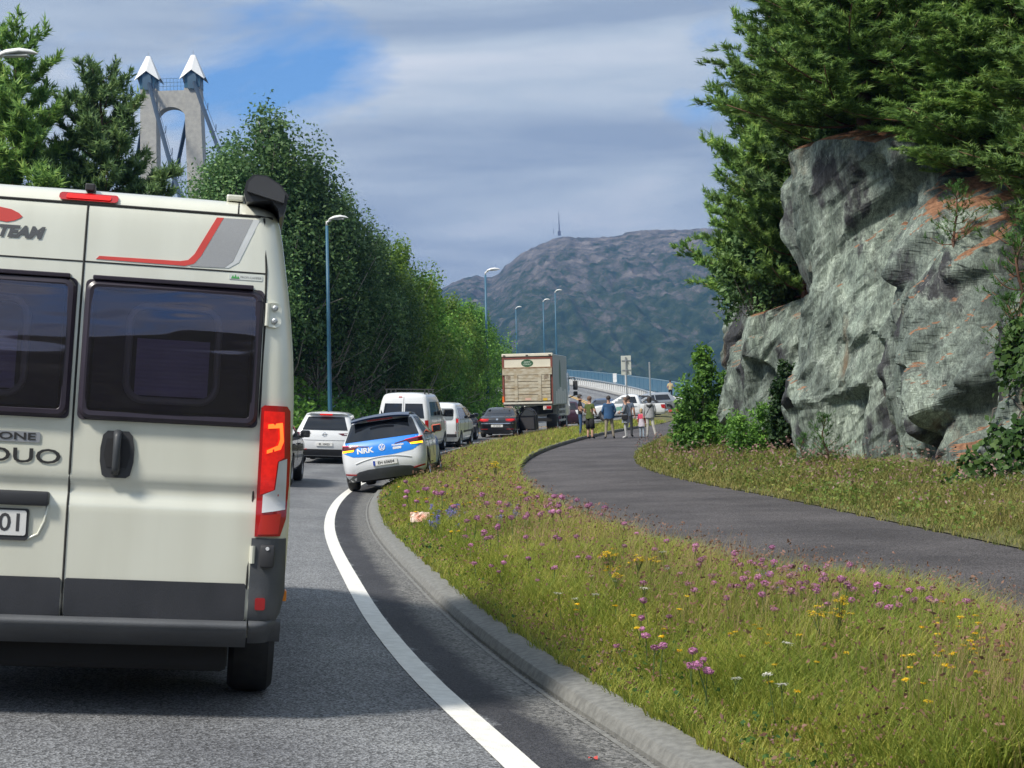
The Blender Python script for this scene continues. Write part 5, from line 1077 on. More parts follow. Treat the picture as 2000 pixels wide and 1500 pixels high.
# ------------------------------------------------------------------ trees
def unit(v): return v/np.maximum(np.linalg.norm(v, axis=-1, keepdims=True), 1e-9)
M_NEEDLE = leafmat('pine_needles', [(0.066, 0.144, 0.046), (0.14, 0.26, 0.068), (0.242, 0.391, 0.088), (0.41, 0.522, 0.114)], .35)
M_NEEDLE2 = leafmat('pine_needles_blue_green', [(0.063, 0.121, 0.054), (0.119, 0.209, 0.08), (0.197, 0.313, 0.103), (0.298, 0.406, 0.124)], .33)
M_LEAFD = leafmat('dark_leaves', [(0.039, 0.088, 0.038), (0.079, 0.163, 0.059), (0.145, 0.251, 0.085), (0.237, 0.348, 0.117)], .3)
M_LEAFB = leafmat('bright_leaves', [(0.051, 0.127, 0.034), (0.112, 0.252, 0.051), (0.211, 0.421, 0.07), (0.338, 0.562, 0.112)], .4)
M_LEAFY = leafmat('yellow_green_leaves', [(0.056, 0.126, 0.021), (0.119, 0.224, 0.035), (0.196, 0.308, 0.049), (0.294, 0.364, 0.07)], .4)
M_BARK = mat('grey_bark', (.12, .105, .09), .9, c2=(.06, .052, .045), scale=3, bump=.6, bscale=18, stretch=(1, 1, .3)); M_PBARK = mat('pine_bark', (.17, .085, .05), .9, c2=(.08, .05, .038), scale=3, bump=.6, bscale=18, stretch=(1, 1, .3))
M_TWIG = mat('pale_dead_twigs', (.34, .31, .28), .9)
def needles_mesh(name, P, D, size, K=13, w_=.016, seed=1):
    r_ = np.random.default_rng(seed); n = len(P); P = np.repeat(P, K, 0); D = np.repeat(D, K, 0); S = np.repeat(size, K)
    u = r_.random(n*K)*.9; rnd = unit(r_.normal(size=(n*K, 3))); perp = unit(rnd-D*np.sum(rnd*D, 1, keepdims=True))
    base = P+D*(u*S)[:, None]; nd_ = unit(D*.75+perp*.85); tip = base+nd_*(S*(.55+.35*r_.random(n*K)))[:, None]
    sd_ = unit(np.cross(nd_, rnd))*w_
    V = np.stack([base-sd_, base+sd_, tip], 1).reshape(-1, 3); F = np.arange(len(V)).reshape(-1, 3)
    return fast_mesh(name, V, F)
def leaves_mesh(name, P, Nn, size, seed=1, asp=.55):
    r_ = np.random.default_rng(seed); n = len(P); a = unit(r_.normal(size=(n, 3))); N_ = unit(Nn+.8*r_.normal(size=(n, 3)))
    a = unit(a-N_*np.sum(a*N_, 1, keepdims=True)); b_ = np.cross(N_, a); s = (size*(.6+.8*r_.random(n)))[:, None]
    V = np.stack([P-a*s, P+b_*s*asp-a*s*.1, P+a*s, P-b_*s*asp-a*s*.1], 1)
    V[:, 1] += N_*s*.2; V[:, 3] += N_*s*.2
    return fast_mesh(name, V.reshape(-1, 3), np.arange(n*4).reshape(-1, 4))
def pine_parts(H, Rc, lo, seed, nb=52, dens=1.0, sparse=False, tuft=.17, w_=.016, K=13):
    r_ = random.Random(seed); tr = MB(); lean = r_.uniform(-.35, .35); pts = [(lean*(k/6)**2+.06*math.sin(k+seed), .1*math.sin(k*1.3+seed), H*k/6) for k in range(7)]
    tr.tube([(pts[0][0], pts[0][1], -.8)]+pts, [H*.02+.04]+[max(.02, H*.018*(1-k/6.3)+.015) for k in range(7)], 8)
    def tx(z):
        k = min(5, int(z/H*6)); f = z/H*6-k; a, c = pts[k], pts[min(6, k+1)]; return Vector((a[0]+(c[0]-a[0])*f, a[1]+(c[1]-a[1])*f, z))
    br_ = MB(); P = []; D = []; S = []; ang = r_.uniform(0, 6)
    for i in range(nb):
        u = lo+(1-lo)*(i+.5*r_.random())/nb; z = H*u; ang += 2.4+r_.uniform(-.5, .5)
        ln = Rc*(1.0-((u-lo)/(1-lo))**1.6*.82)*r_.uniform(.62, 1.12)
        if sparse and u < .6: ln *= r_.choice((.35, 1.0, 1.15))
        up_ = .12+.75*((u-lo)/(1-lo))**1.5; o = tx(z); d = Vector((math.cos(ang), math.sin(ang), up_)).normalized(); q = []
        for k in range(6):
            t = k/5; p = o+d*ln*t; p.z += -.10*ln*math.sin(math.pi*t*.9)+.20*ln*t*t; p.x += .07*ln*math.sin(3*t+i); q.append(p)
        br_.tube(q, [max(.008, .013*ln*(1-k/6)+.006) for k in range(6)], 5)
        nbl = max(3, int(7*dens*ln/2))
        for j in range(nbl):
            t = .28+.72*(j+r_.random())/nbl; k = min(4, int(t*5)); p = q[k].lerp(q[k+1], t*5-k); sd_ = r_.choice((-1, 1))
            bd_ = (d*r_.uniform(.35, .9)+Vector((-d.y, d.x, 0))*sd_*r_.uniform(.3, 1.0)+Vector((0, 0, r_.uniform(-.05, .5)))).normalized(); bl = ln*r_.uniform(.14, .30)*(1.15-.5*t)+.12
            if j == nbl-1: p = q[5]; bd_ = d
            ns = max(3, int(bl/.085*dens))
            for m in range(ns):
                f = (m+.5*r_.random())/ns; pp = p+bd_*bl*f; pp = pp+Vector((r_.gauss(0, .04), r_.gauss(0, .04), r_.gauss(0, .03)))
                dd = (bd_*.7+Vector((r_.gauss(0, .45), r_.gauss(0, .45), .55+r_.gauss(0, .3)))).normalized()
                P.append(pp); D.append(dd); S.append(tuft*r_.uniform(.75, 1.3))
    for k in range(12):
        P.append(tx(H*(.93+.07*k/12))); D.append(Vector((r_.gauss(0, .3), r_.gauss(0, .3), 1)).normalized()); S.append(tuft*1.2)
    cm = needles_mesh('crown', np.array([tuple(p) for p in P]), np.array([tuple(p) for p in D]), np.array(S), K, w_, seed)
    return tr, br_, cm
def leaf_parts(H, Rc, lo, seed, lobes=64, per=190, leaf=.15, spire=1.0, bare=True):
    r_ = random.Random(seed); rg = np.random.default_rng(seed); tr = MB(); br_ = MB()
    pts = [(.25*math.sin(k*.8+seed), .2*math.cos(k*1.1+seed), H*.9*k/6) for k in range(7)]
    tr.tube([(pts[0][0], pts[0][1], -.8)]+pts, [H*.016+.05]+[max(.02, H*.013*(1-k/6.5)+.015) for k in range(7)], 8)
    P = []; Nn = []; ang = r_.uniform(0, 6)
    for i in range(lobes):
        u = lo+(1-lo)*((i+r_.random())/lobes)**.85; prof = (math.sin(math.pi*min(1, (.08+.92*(u-lo)/(1-lo)))**.75))**.6 if u < .995 else .05
        ang += 2.4; rad = Rc*max(prof, .28)*r_.uniform(.25, 1.15)
        c = Vector((math.cos(ang)*rad, math.sin(ang)*rad, H*u)); s = Rc*r_.uniform(.15, .30)*(.65+.5*prof); sz = s*r_.uniform(1.0, 2.1)*spire
        zb = max(.1, c.z-rad*.9-.4); k = min(5, int(zb/(H*.9)*6)); a = Vector(pts[k])
        br_.tube([(a.x, a.y, zb), (a.x*.5+c.x*.55, a.y*.5+c.y*.55, (zb+c.z)/2-.1*rad), (c.x, c.y, c.z+s*.5)], [.045, .03, .01], 5)
        n = int(per*(s/(Rc*.25))**2); g_ = rg.normal(size=(n, 3)); g_ = unit(g_)*(rg.random((n, 1))**.45)
        g_ *= np.array([s, s, sz]); lump = 1+.25*np.sin(g_[:, :1]*9+i)*np.sin(g_[:, 1:2]*8); g_ *= lump
        P.append(np.array(tuple(c))+g_); Nn.append(unit(g_+np.array([0, 0, .4*s])))
    if bare:
        for i in range(38):
            z = H*r_.uniform(.03, .5); a = r_.uniform(0, 6.28); ln = Rc*r_.uniform(.5, 1.15); p0 = Vector((0, 0, z)); d = Vector((math.cos(a), math.sin(a), r_.uniform(.1, .9))).normalized()
            br_.tube([p0, p0+d*ln*.5+Vector((0, 0, .1)), p0+d*ln+Vector((r_.gauss(0, .2), r_.gauss(0, .2), .25))], [.042, .028, .008], 4)
    cm = leaves_mesh('crown', np.concatenate(P), np.concatenate(Nn), np.full(sum(len(p) for p in P), leaf), seed)
    return tr, br_, cm
def plant_tree(kind, name, proto, loc_, rz, sc, label, cat='tree', group=None, mats=None):
    root = empty(name, loc_); root.rotation_euler = (0, 0, rz); root.scale = (sc[0], sc[0], sc[1]); tag(root, label, cat, group)
    for nm, me in proto.items():
        link(nm, me, root)
    return root
def proto(parts, mt, ml, mb_=None):
    tr, br_, cm = parts; d = {}
    for nm, q, m in (('trunk', tr, mt), ('branches', br_, mb_ or mt)):
        o = q.build(nm, m, None, 'all'); d[nm] = o.data; bpy.data.objects.remove(o)
    cm.materials.append(ml); d['crown'] = cm
    return d
PINE = [proto(pine_parts(10, 3.1, .06, 11, 74, 1.4, tuft=.25, w_=.021, K=19), M_PBARK, M_NEEDLE), proto(pine_parts(10, 3.0, .10, 23, 70, 1.4, tuft=.25, w_=.021, K=19), M_PBARK, M_NEEDLE2),
        proto(pine_parts(10, 3.3, .05, 37, 74, 1.4, tuft=.25, w_=.021, K=19), M_PBARK, M_NEEDLE)]
PINES = [proto(pine_parts(14, 3.6, .36, 5, 64, 1.5, True, tuft=.36, w_=.036, K=14), M_PBARK, M_NEEDLE2), proto(pine_parts(14, 3.4, .40, 8, 60, 1.5, True, tuft=.36, w_=.036, K=14), M_PBARK, M_NEEDLE), proto(pine_parts(13, 3.2, .34, 15, 60, 1.5, True, tuft=.36, w_=.036, K=14), M_PBARK, M_NEEDLE2)]
SAPL = [proto(pine_parts(1.5, .62, .12, 71, 18, 1.0, tuft=.13, w_=.009, K=12), M_PBARK, M_NEEDLE), proto(pine_parts(1.5, .7, .05, 72, 20, 1.2, tuft=.13, w_=.009, K=12), M_PBARK, leafmat('fresh_needles', [(0.042, 0.112, 0.028), (0.084, 0.196, 0.042), (0.14, 0.28, 0.056)], .3))]
def hilltop(s, D): p = rock_at(s, 1+D/15); return p
RP = [(33.3,1.6,10.5,.8),(31,3.2,12,1.0),(36,2.8,12,.7),(39.6,2.2,10,.6),(41.5,3.3,12,.68),(28.5,2.2,10,1.0),(26,1.7,8,.9),(24.5,4.6,11,1.05),(22.4,2.6,8.5,.9),(21,5.3,10,1.0),(19.2,3.6,8,.9),(17,5.8,10,1.05),(15.6,4.0,8,.85),(13.6,5.6,9,1.0),(12,3.9,7.5,.85),(27,7,12,1.15),(18,9,12,1.15),(13,9.5,12,1.15),(23,9.5,13,1.2),(45,2.5,10,.55),(10.4,6.5,10,1.1),(15,12,13,1.2),(34,6.5,12.5,1.1),(23.4,1.2,5.5,.8),(25.6,.6,6,.85),(29.5,.8,7,.9),(34.6,.8,6.5,.7),(38,1.0,7,.6),(20.4,2.6,5.5,.8),(31.6,1.0,7,.62),(42.5,1.6,7,.5),(18.3,6,7,1),(14.4,7.5,7,1),(16.2,7.5,8,1),(26.8,3.6,8,1),(19.6,1.6,4.2,.75),(18.2,2.6,5,.8),(16.6,2.2,4.5,.7),(15.2,2.0,4,.7),(13.4,2.6,5,.8),(12.2,1.4,4,.7),(21.6,1.0,4,.7),(20.2,.7,2.6,.5)]
for i, (s_, D_, H_, k_) in enumerate(RP):
    p = hilltop(s_, D_); plant_tree('pine', 'pine_tree', PINE[i % 3], (p.x, p.y, p.z-.2), i*1.9, (k_, H_/10), ('tall dense pine rising out of the wood on top of the rock cut' if H_ >= 9 else 'middling pine filling the wood on top of the rock cut' if H_ > 6 else 'short broad pine at the brink of the rock cut'), group=('tall pines on top of the rock cut' if H_ >= 9 else 'middling pines on top of the rock cut' if H_ > 6 else 'short pines at the brink of the rock cut'))
for i, (px, Y, top, lb) in enumerate(((208, 55, 14.4, 'broad pine with orange trunk standing left of the concrete pylon'), (38, 54, 15.6, 'tall pine whose tip stands behind the white lamp head'), (150, 62, 12.3, 'pine with forked low top between two taller pines'), (112, 68, 11.6, 'slim pine showing blue sky beneath its branches'), (365, 63, 10.6, 'low pine whose branches cross the pylon legs'), (-60, 58, 14.0, 'pine at the far end of the row over the motorhome roof'), (300, 70, 11.2, 'lower pine behind the broad orange trunked pine'))):
    x = (px-1000)/3000*Y; z = float(zleft(np.float64(x), np.float64(Y))); h_ = (top-z)/(14 if i % 3 < 2 else 13); plant_tree('pine', 'pine_tree', PINES[i % 3], (x, Y, z-.2), i*2.3+.6, (h_*.9, h_), lb, group='pines beyond the motorhome')
LT = [proto(leaf_parts(12, 3.0, .30, 3, 110, 340, .088, 1.5), M_BARK, M_LEAFD, M_TWIG), proto(leaf_parts(12, 3.0, .27, 9, 110, 340, .088, 1.45), M_BARK, M_LEAFD, M_TWIG),
      proto(leaf_parts(9, 2.7, .17, 14, 100, 320, .085, 1.25), M_BARK, M_LEAFB, M_TWIG), proto(leaf_parts(9, 2.8, .15, 33, 90, 320, .085, 1.05), M_BARK, M_LEAFY, M_TWIG), proto(leaf_parts(9, 2.7, .15, 21, 100, 320, .085, 1.2), M_BARK, M_LEAFB, M_TWIG)]
TL = [(452, 72, 13.6, 0, 'dark leafy tree right of the pylon behind the awning'), (540, 75, 15.9, 1, 'tallest dark leafy tree rising behind the motorhome corner'), (612, 77, 13.8, 0, 'dark leafy tree just left of the nearest blue lamp'), (672, 80, 12.6, 1, 'dark tree right of the nearest blue lamp'), (722, 83, 10.6, 0, 'dark tree with bare pale twigs low down'), (772, 86, 10.9, 3, 'bright green tree lit by the sun in the row'),
      (830, 91, 9.5, 4, 'mid green tree behind the white vans'), (872, 96, 8.7, 3, 'yellowish green tree behind the small white van'), (908, 103, 8.9, 4, 'green tree left of the second blue lamp'), (938, 111, 8.9, 2, 'last tree of the row beside the second blue lamp')]
for i, (px, Y, top, v, lb) in enumerate(TL):
    Y += 5; top = 1.4+(top-1.4)*Y/(Y-5)
    x = (px-1000)/3000*Y; z = float(zleft(np.float64(x), np.float64(Y))); h_ = (top-z+.4)/((12 if v < 2 else 9)); plant_tree('leaf', 'broadleaf_tree', LT[v], (x, Y, z-.2), i*1.3, (max(h_, .9)*(1.0 if v < 2 else .95), h_), lb)
for i, (px, Y, top, v) in enumerate(((500, 88, 13.5, 1), (590, 91, 12.5, 0), (650, 94, 11.5, 1), (745, 98, 10, 3), (800, 103, 9.2, 2), (850, 109, 9.0, 3), (890, 119, 9, 2), (430, 90, 10.5, 0))):
    x = (px-1000)/3000*Y; z = 1.5; h_ = (top-z)/((12 if v < 2 else 9)); plant_tree('leaf', 'broadleaf_tree', LT[v], (x, Y, z-.4), i*2.1+1, (h_*1.1, h_), 'leafy tree in the second row behind the roadside trees', group='second row of leafy trees')
p = hilltop(38.5, .6); plant_tree('leaf', 'birch_tree', LT[2], (p.x, p.y, p.z-.2), .5, (.42, .42), 'airy light green birch at the outer end of the rock top')
p = hilltop(34, .4); plant_tree('leaf', 'birch_tree', LT[4], (p.x, p.y, p.z-.2), 2.5, (.36, .4), 'small leafy birch squeezed between the pines above the rock block')
# undergrowth along the left roadside
def scatter_leaves(name, pts, nrm, size, m, label, seed=3):
    o = link(name, leaves_mesh(name, np.array(pts), np.array(nrm), np.array(size) if not np.isscalar(size) else np.full(len(pts), size), seed), None, m); o['kind'] = 'stuff'; o['label'] = label; return o
rg = np.random.default_rng(44); n = 20000
Yu = 58+rg.random(n)*66; du = RL+.5+rg.random(n)*4.5+.8*np.sin(Yu*1.7); Xu = Xe(Yu)-du/cosh_(Yu); hu = np.minimum(.5+.45*(du-RL)+.7*(np.sin(Yu*.9)*np.sin(Yu*2.3+1)+.6), 3.2)
scatter_leaves('undergrowth', np.stack([Xu, Yu, zleft(Xu, Yu)+hu*rg.random(n)**.6], 1), np.tile((.3, -.4, .9), (n, 1)), .13, M_LEAFB, 'green undergrowth beneath the roadside trees')
# ---- plants on and below the rock
def bush(name, x, y, z, h, rad, m, label, seed, n=5200, leaf=.055, cat='shrub', group=None):
    root = empty(name, (x, y, z)); tag(root, label, cat, group); r2 = np.random.default_rng(seed); st_ = MB(); P = []; Nn = []; rr = random.Random(seed)
    for k in range(30):
        a = rr.uniform(0, 6.28); u = rr.random()**.7; c = np.array([math.cos(a)*rad*u*.8, math.sin(a)*rad*u*.8, h*(.12+.82*rr.random()*(1-.45*u*u))]); s = rad*rr.uniform(.22, .38)
        st_.tube([(c[0]*.15, c[1]*.15, -.15), (c[0]*.6, c[1]*.6, c[2]*.55), tuple(c+np.array([0, 0, s*.6]))], [.018, .012, .004], 4)
        q = unit(r2.normal(size=(n//30, 3)))*(r2.random((n//30, 1))**.5)*np.array([s, s, s*1.5]); P.append(c+q); Nn.append(unit(q+np.array([0, 0, .3])))
    st_.build('stems', M_BARK, root); me = leaves_mesh('foliage', np.concatenate(P), np.concatenate(Nn), np.full((n//30)*30, leaf), seed); link('foliage', me, root, m); return root
gzr = lambda x, y: float(zright(np.float64(x), np.float64(y)))
bush('leafy_shrub', 4.95, 40.0, gzr(4.95, 40)-.05, 2.75, 1.0, M_LEAFB, 'tall green shrub at the bend of the footpath in front of the rock', 5, 9000, .06)
bush('leafy_shrub', 5.7, 39.2, gzr(5.7, 39.2)-.05, 1.3, .9, M_LEAFB, 'low green shrub leaning on the small rock block', 6, 5000, .05)
bush('leafy_shrub', 5.55, 34.8, gzr(5.55, 34.8)-.05, 1.2, .9, M_LEAFB, 'weedy bush between the rock block and the tall slab', 8, 5000, .045)
bush('leafy_shrub', 5.9, 33.2, gzr(5.9, 33.2), 2.4, .55, leafmat('ivy_leaves', [(0.014, 0.042, 0.014), (0.035, 0.084, 0.021), (0.07, 0.14, 0.035)], .2), 'ivy covered bush in the recess beside the tall slab', 9, 4500, .05)
p = rock_at(42, .93); bush('leafy_shrub', p.x, p.y, p.z-.1, 1.6, .9, M_LEAFB, 'green shrub growing from the dark rock behind the slab', 12, 4000, .06)
for i, (s_, D_, h_, r_) in enumerate(((30, 1.0, 3.2, 1.3), (33, .3, 2.4, 1.2), (25.5, .8, 2.2, 1.0), (37.5, .3, 2.8, 1.2))):
    p = hilltop(s_, D_); bush('leafy_shrub', p.x, p.y, p.z-.1, h_, r_, M_LEAFD, 'dark leafy bush hanging over the edge of the rock below the pines', 50+i, 6500, .07, 'shrub', 'bushes below the pines')
for i, (s_, D_, h_, r_) in enumerate(((21.2, 2.2, 3.4, 1.1), (17.3, 3.2, 3.6, 1.2), (14.4, 2.6, 2.6, 1.0))):
    p = hilltop(s_, D_); bush('rowan_bush', p.x, p.y, p.z-.1, h_, r_, M_LEAFY, 'light yellow green bush among the dark pines above the rock', 60+i, 3600, .085, 'shrub', 'light green bushes among the pines')
for i, (s_, t_, k_, v, lb) in enumerate(((17.6, 1.03, 1.3, 0, 'thin pine sapling with bare stem on the needle covered ledge'), (16.4, 1.05, 1.5, 0, 'second thin pine sapling on the needle covered ledge'), (15.4, .97, .8, 1, 'small bright pine sapling rooted on the rock ledge'), (18.6, 1.0, .6, 1, 'bright low pine growing beside the needle filled gully'), (14.6, .8, .5, 1, 'tiny bright pine rooted in a crack of the rock'), (22.3, 1.06, .45, 1, 'small green tuft of pine in the gully at the slab top'), (14, 1.06, 1.2, 0, 'pine sapling above the ivy'), (12.9, 1.1, 1.5, 0, 'taller pine sapling at the end of the ledge'))):
    p = rock_at(s_, t_); plant_tree('sap', 'pine_sapling', SAPL[v], (p.x, p.y, p.z-.05), i*1.1, (k_, k_*1.15), lb, 'sapling')
p = (5.95, 27.3); plant_tree('sap', 'pine_sapling', SAPL[1], (5.75, 28.3, gzr(5.75, 28.3)), 1, (.55, .6), 'bright young pine at the foot of the tall slab', 'sapling'); plant_tree('sap', 'pine_sapling', SAPL[1], (5.35, 28.7, gzr(5.35, 28.7)), 2.2, (.4, .42), 'smaller young pine at the foot of the tall slab', 'sapling')
# ivy hanging on the right end of the rock
iv = []; ivn = []; r2 = np.random.default_rng(77)
for _ in range(15000):
    s_ = 11.4+5.6*r2.random()**1.0; t_ = r2.random()*1.05
    dens = math.sin(s_*2.1+t_*3)+.8*math.sin(s_*5.3-t_*7)+(15.1-s_)*1.1+.2
    if r2.random()*2.0 > dens: continue
    i = int(np.argmin(abs(ss-s_))); j = int(np.argmin(abs(tt-t_))); p = CV[i, j]; iv.append(p+np.array([-.09, -.07, 0])*r2.random()+r2.normal(size=3)*.03); ivn.append((-.7, -.5, .4))
root = empty('ivy', tuple(rock_at(12.5, 0))); tag(root, 'ivy hanging over the lower right end of the rock', 'ivy')
me = leaves_mesh('leaves', np.array(iv)-np.array(tuple(rock_at(12.5, 0))), np.array(ivn), np.full(len(iv), .055), 5, .75); link('leaves', me, root, leafmat('ivy_leaf', [(0.017, 0.049, 0.014), (0.042, 0.105, 0.022), (0.084, 0.168, 0.035), (0.14, 0.224, 0.056)], .25))
mb = MB(); rr = random.Random(4)
for k in range(9):
    s0 = rr.uniform(12.5, 15.8); q = [tuple(rock_at(s0+.25*math.sin(m*1.3+k), .02+.1*m)-rock_at(12.5, 0)+Vector((-.06, -.05, 0))) for m in range(8)]; mb.tube(q, .012, 4)
mb.build('vines', M_BARK, root)
# ------------------------------------------------------------------ grass and flowers
M_GRASS = leafmat('meadow_grass', [(0.123, 0.194, 0.031), (0.243, 0.319, 0.048), (0.404, 0.435, 0.076), (0.647, 0.525, 0.133)], .4, .6)
M_STALK = leafmat('dry_stalks', [(0.239, 0.194, 0.075), (0.374, 0.284, 0.12), (0.478, 0.374, 0.179), (0.374, 0.224, 0.135)], .3, .7)
M_SEED = leafmat('brown_seed_heads', [(.10, .055, .035), (.17, .09, .06), (.24, .14, .10), (.22, .13, .14)], .25, .8)
M_DRY = leafmat('dry_yellow_grass', [(0.091, 0.13, 0.033), (0.169, 0.195, 0.052), (0.273, 0.247, 0.078), (0.39, 0.299, 0.117)], .35, .7)
M_CLOVER = leafmat('clover_leaves', [(0.026, 0.078, 0.019), (0.058, 0.143, 0.033), (0.104, 0.208, 0.039)], .3)
def verge_points(n, y0, y1, r2, pw=2.0, right=False):
    """denser near the camera"""
    u = r2.random(n); Y = (y0**(1-pw)+(y1**(1-pw)-y0**(1-pw))*u)**(1/(1-pw))
    if right:
        lo_ = PR(Y)-.05+.04*np.sin(Y*7); hi_ = np.minimum(PR(Y)+4.2, np.where(Y < 52, np.interp(Y, [8, 19, 22, 30, 38, 46, 52], [10, 7.2, 6.6, 6.1, 6.0, 6.9, 8]), 60))
    else: lo_ = Xe(Y)+(KD+.19-.03*np.abs(np.sin(Y*5.1)+.6*np.sin(Y*13.7)))/cosh_(Y); hi_ = PL(Y)-.02
    k = hi_ > lo_+.05; Y = Y[k]; X = lo_[k]+(hi_[k]-lo_[k])*r2.random(k.sum()); return X, Y
def blades(name, X, Y, Z, h, wd, bend, m, label, seed):
    r2 = np.random.default_rng(seed); n = len(X); a = r2.random(n)*2*math.pi; d = np.stack([np.cos(a), np.sin(a), np.zeros(n)], 1); sdv = np.stack([-np.sin(a+.6), np.cos(a+.6), np.zeros(n)], 1)
    B = np.stack([X, Y, Z-.02], 1); up_ = np.array([0, 0, 1.]); h = h[:, None]; wd = wd[:, None]; bd_ = (bend*(.4+r2.random(n)))[:, None]
    m1 = B+up_*h*.55+d*h*bd_*.3; tp = B+up_*h*(1-.25*bd_)+d*h*bd_
    V = np.stack([B-sdv*wd, B+sdv*wd, m1+sdv*wd*.7, m1-sdv*wd*.7, tp], 1).reshape(-1, 3); o5 = np.arange(n)*5
    T = np.stack([np.stack([o5, o5+1, o5+2], 1), np.stack([o5, o5+2, o5+3], 1), np.stack([o5+3, o5+2, o5+4], 1)], 1).reshape(-1, 3)
    o = link(name, fast_mesh(name, V, T), None, m); o['kind'] = 'stuff'; o['label'] = label; return tp
r2 = np.random.default_rng(5)
def patchy(X, Y, s, ph=0): return .5+.5*np.sin(X*s+ph+1.4*np.sin(Y*s*.8+ph))*np.sin(Y*s*.9+.9*np.sin(X*s*1.2))
X, Y = verge_points(250000, 5.3, 95, r2, 1.75); k = r2.random(len(X)) < .55+.45*patchy(X, Y, 3.1); X, Y = X[k], Y[k]
ed = np.clip((lat(X, Y)-KD-.16)/.4, .5, 1)
hh = (.13+.15*r2.random(len(X)))*(.75+.6*patchy(X, Y, 1.3, 2))*ed; wd = (.0022+.0016*r2.random(len(X)))*np.clip(Y/11, 1, 5)
blades('meadow_grass', X, Y, zverge(X, Y), hh, wd, .75, M_GRASS, 'green and yellow meadow grass on the verge', 1)
X, Y = verge_points(40000, 5.3, 95, r2, 1.7); k = r2.random(len(X)) < .25+.75*patchy(X, Y, 1.1, 4); X, Y = X[k], Y[k]; ed = np.clip((lat(X, Y)-KD-.3)/.7, .3, 1)
hh = (.2+.22*r2.random(len(X)))*ed; tp = blades('dry_grass_stalks', X, Y, zverge(X, Y), hh, (.0011+.0005*r2.random(len(X)))*np.clip(Y/10, 1, 5), .35, M_STALK, 'pale dry grass stalks on the verge', 2)
k = r2.random(len(tp)) < .28; tp = tp[k]; n = len(tp)
def heads(name, P, size, m, label, seed, asp=.5): 
    o = link(name, leaves_mesh(name, P, np.tile((.0, -.6, .5), (len(P), 1)), size, seed, asp), None, m); o['kind'] = 'stuff'; o['label'] = label; return o
sz = (.007+.008*r2.random(n))*np.clip(tp[:, 1]/12, 1, 2.4)
heads('seed_heads', np.concatenate([tp, tp+r2.normal(size=tp.shape)*.012]), np.concatenate([sz, sz*.8]), M_SEED, 'brown seed heads on the verge grasses', 3)
# faded clover and sorrel heads low in the sward
X, Y = verge_points(7000, 5.3, 60, r2, 1.8); k = r2.random(len(X)) < patchy(X, Y, 1.7, 1)**1.2; X, Y = X[k], Y[k]
heads('faded_flower_heads', np.stack([X, Y, zverge(X, Y)+.08+.12*r2.random(len(X))], 1), (.004+.004*r2.random(len(X)))*np.clip(Y/10, 1, 3), M_SEED, 'faded brown clover heads in the verge', 4, .9)
X, Y = verge_points(16000, 5.3, 50, r2, 1.9); k = r2.random(len(X)) < patchy(X, Y, 2.3, 3)**2; X, Y = X[k], Y[k]
heads('clover_leaves', np.stack([X, Y, zverge(X, Y)+.03+.07*r2.random(len(X))], 1), (.008+.006*r2.random(len(X)))*np.clip(Y/12, 1, 2.5), M_CLOVER, 'clover leaves low in the verge', 6, .8)
# right hand bank
X, Y = verge_points(90000, 9, 90, r2, 1.6, True); hh = (.13+.22*r2.random(len(X)))*np.clip((X-PR(Y)+.1)/.6, .35, 1)*(.7+.6*patchy(X, Y, 1.2)); Z = zright(X, Y)
blades('bank_grass', X, Y, Z, hh, (.0028+.002*r2.random(len(X)))*np.clip(Y/14, 1, 3), .7, M_DRY, 'yellowing grass below the rock', 7)
X, Y = verge_points(42000, 9, 60, r2, 1.5, True); k = r2.random(len(X)) < patchy(X, Y, 1.5, 5)**1.5; X, Y = X[k], Y[k]
heads('bank_leaves', np.stack([X, Y, zright(X, Y)+.02+.22*r2.random(len(X))], 1), .012+.013*r2.random(len(X)), leafmat('bank_leaves', [(.06, .12, .022), (.11, .18, .03), (.18, .23, .045), (.32, .28, .07)], .3), 'low green and yellow leaves below the rock', 8, .8)
X, Y = verge_points(4500, 10, 60, r2, 1.5, True); k = r2.random(len(X)) < patchy(X, Y, .9, 2); X, Y = X[k], Y[k]
heads('bank_seed_heads', np.stack([X, Y, zright(X, Y)+.2+.3*r2.random(len(X))], 1), (.012+.012*r2.random(len(X)))*np.clip(Y/16, 1, 2), leafmat('pinkish_heads', [(.16, .09, .07), (.24, .15, .13), (.3, .2, .2)], .3), 'pinkish seed heads below the rock', 9, .5)
# short grass on the left roadside
n = 15000; Yg = 45+r2.random(n)*75; dg = RL+.1+r2.random(n)*2.5; Xg = Xe(Yg)-dg/cosh_(Yg)
blades('roadside_grass', Xg, Yg, zleft(Xg, Yg), .2+.3*r2.random(n), .008+.008*r2.random(n), .6, M_GRASS, 'grass along the far side of the road', 10)
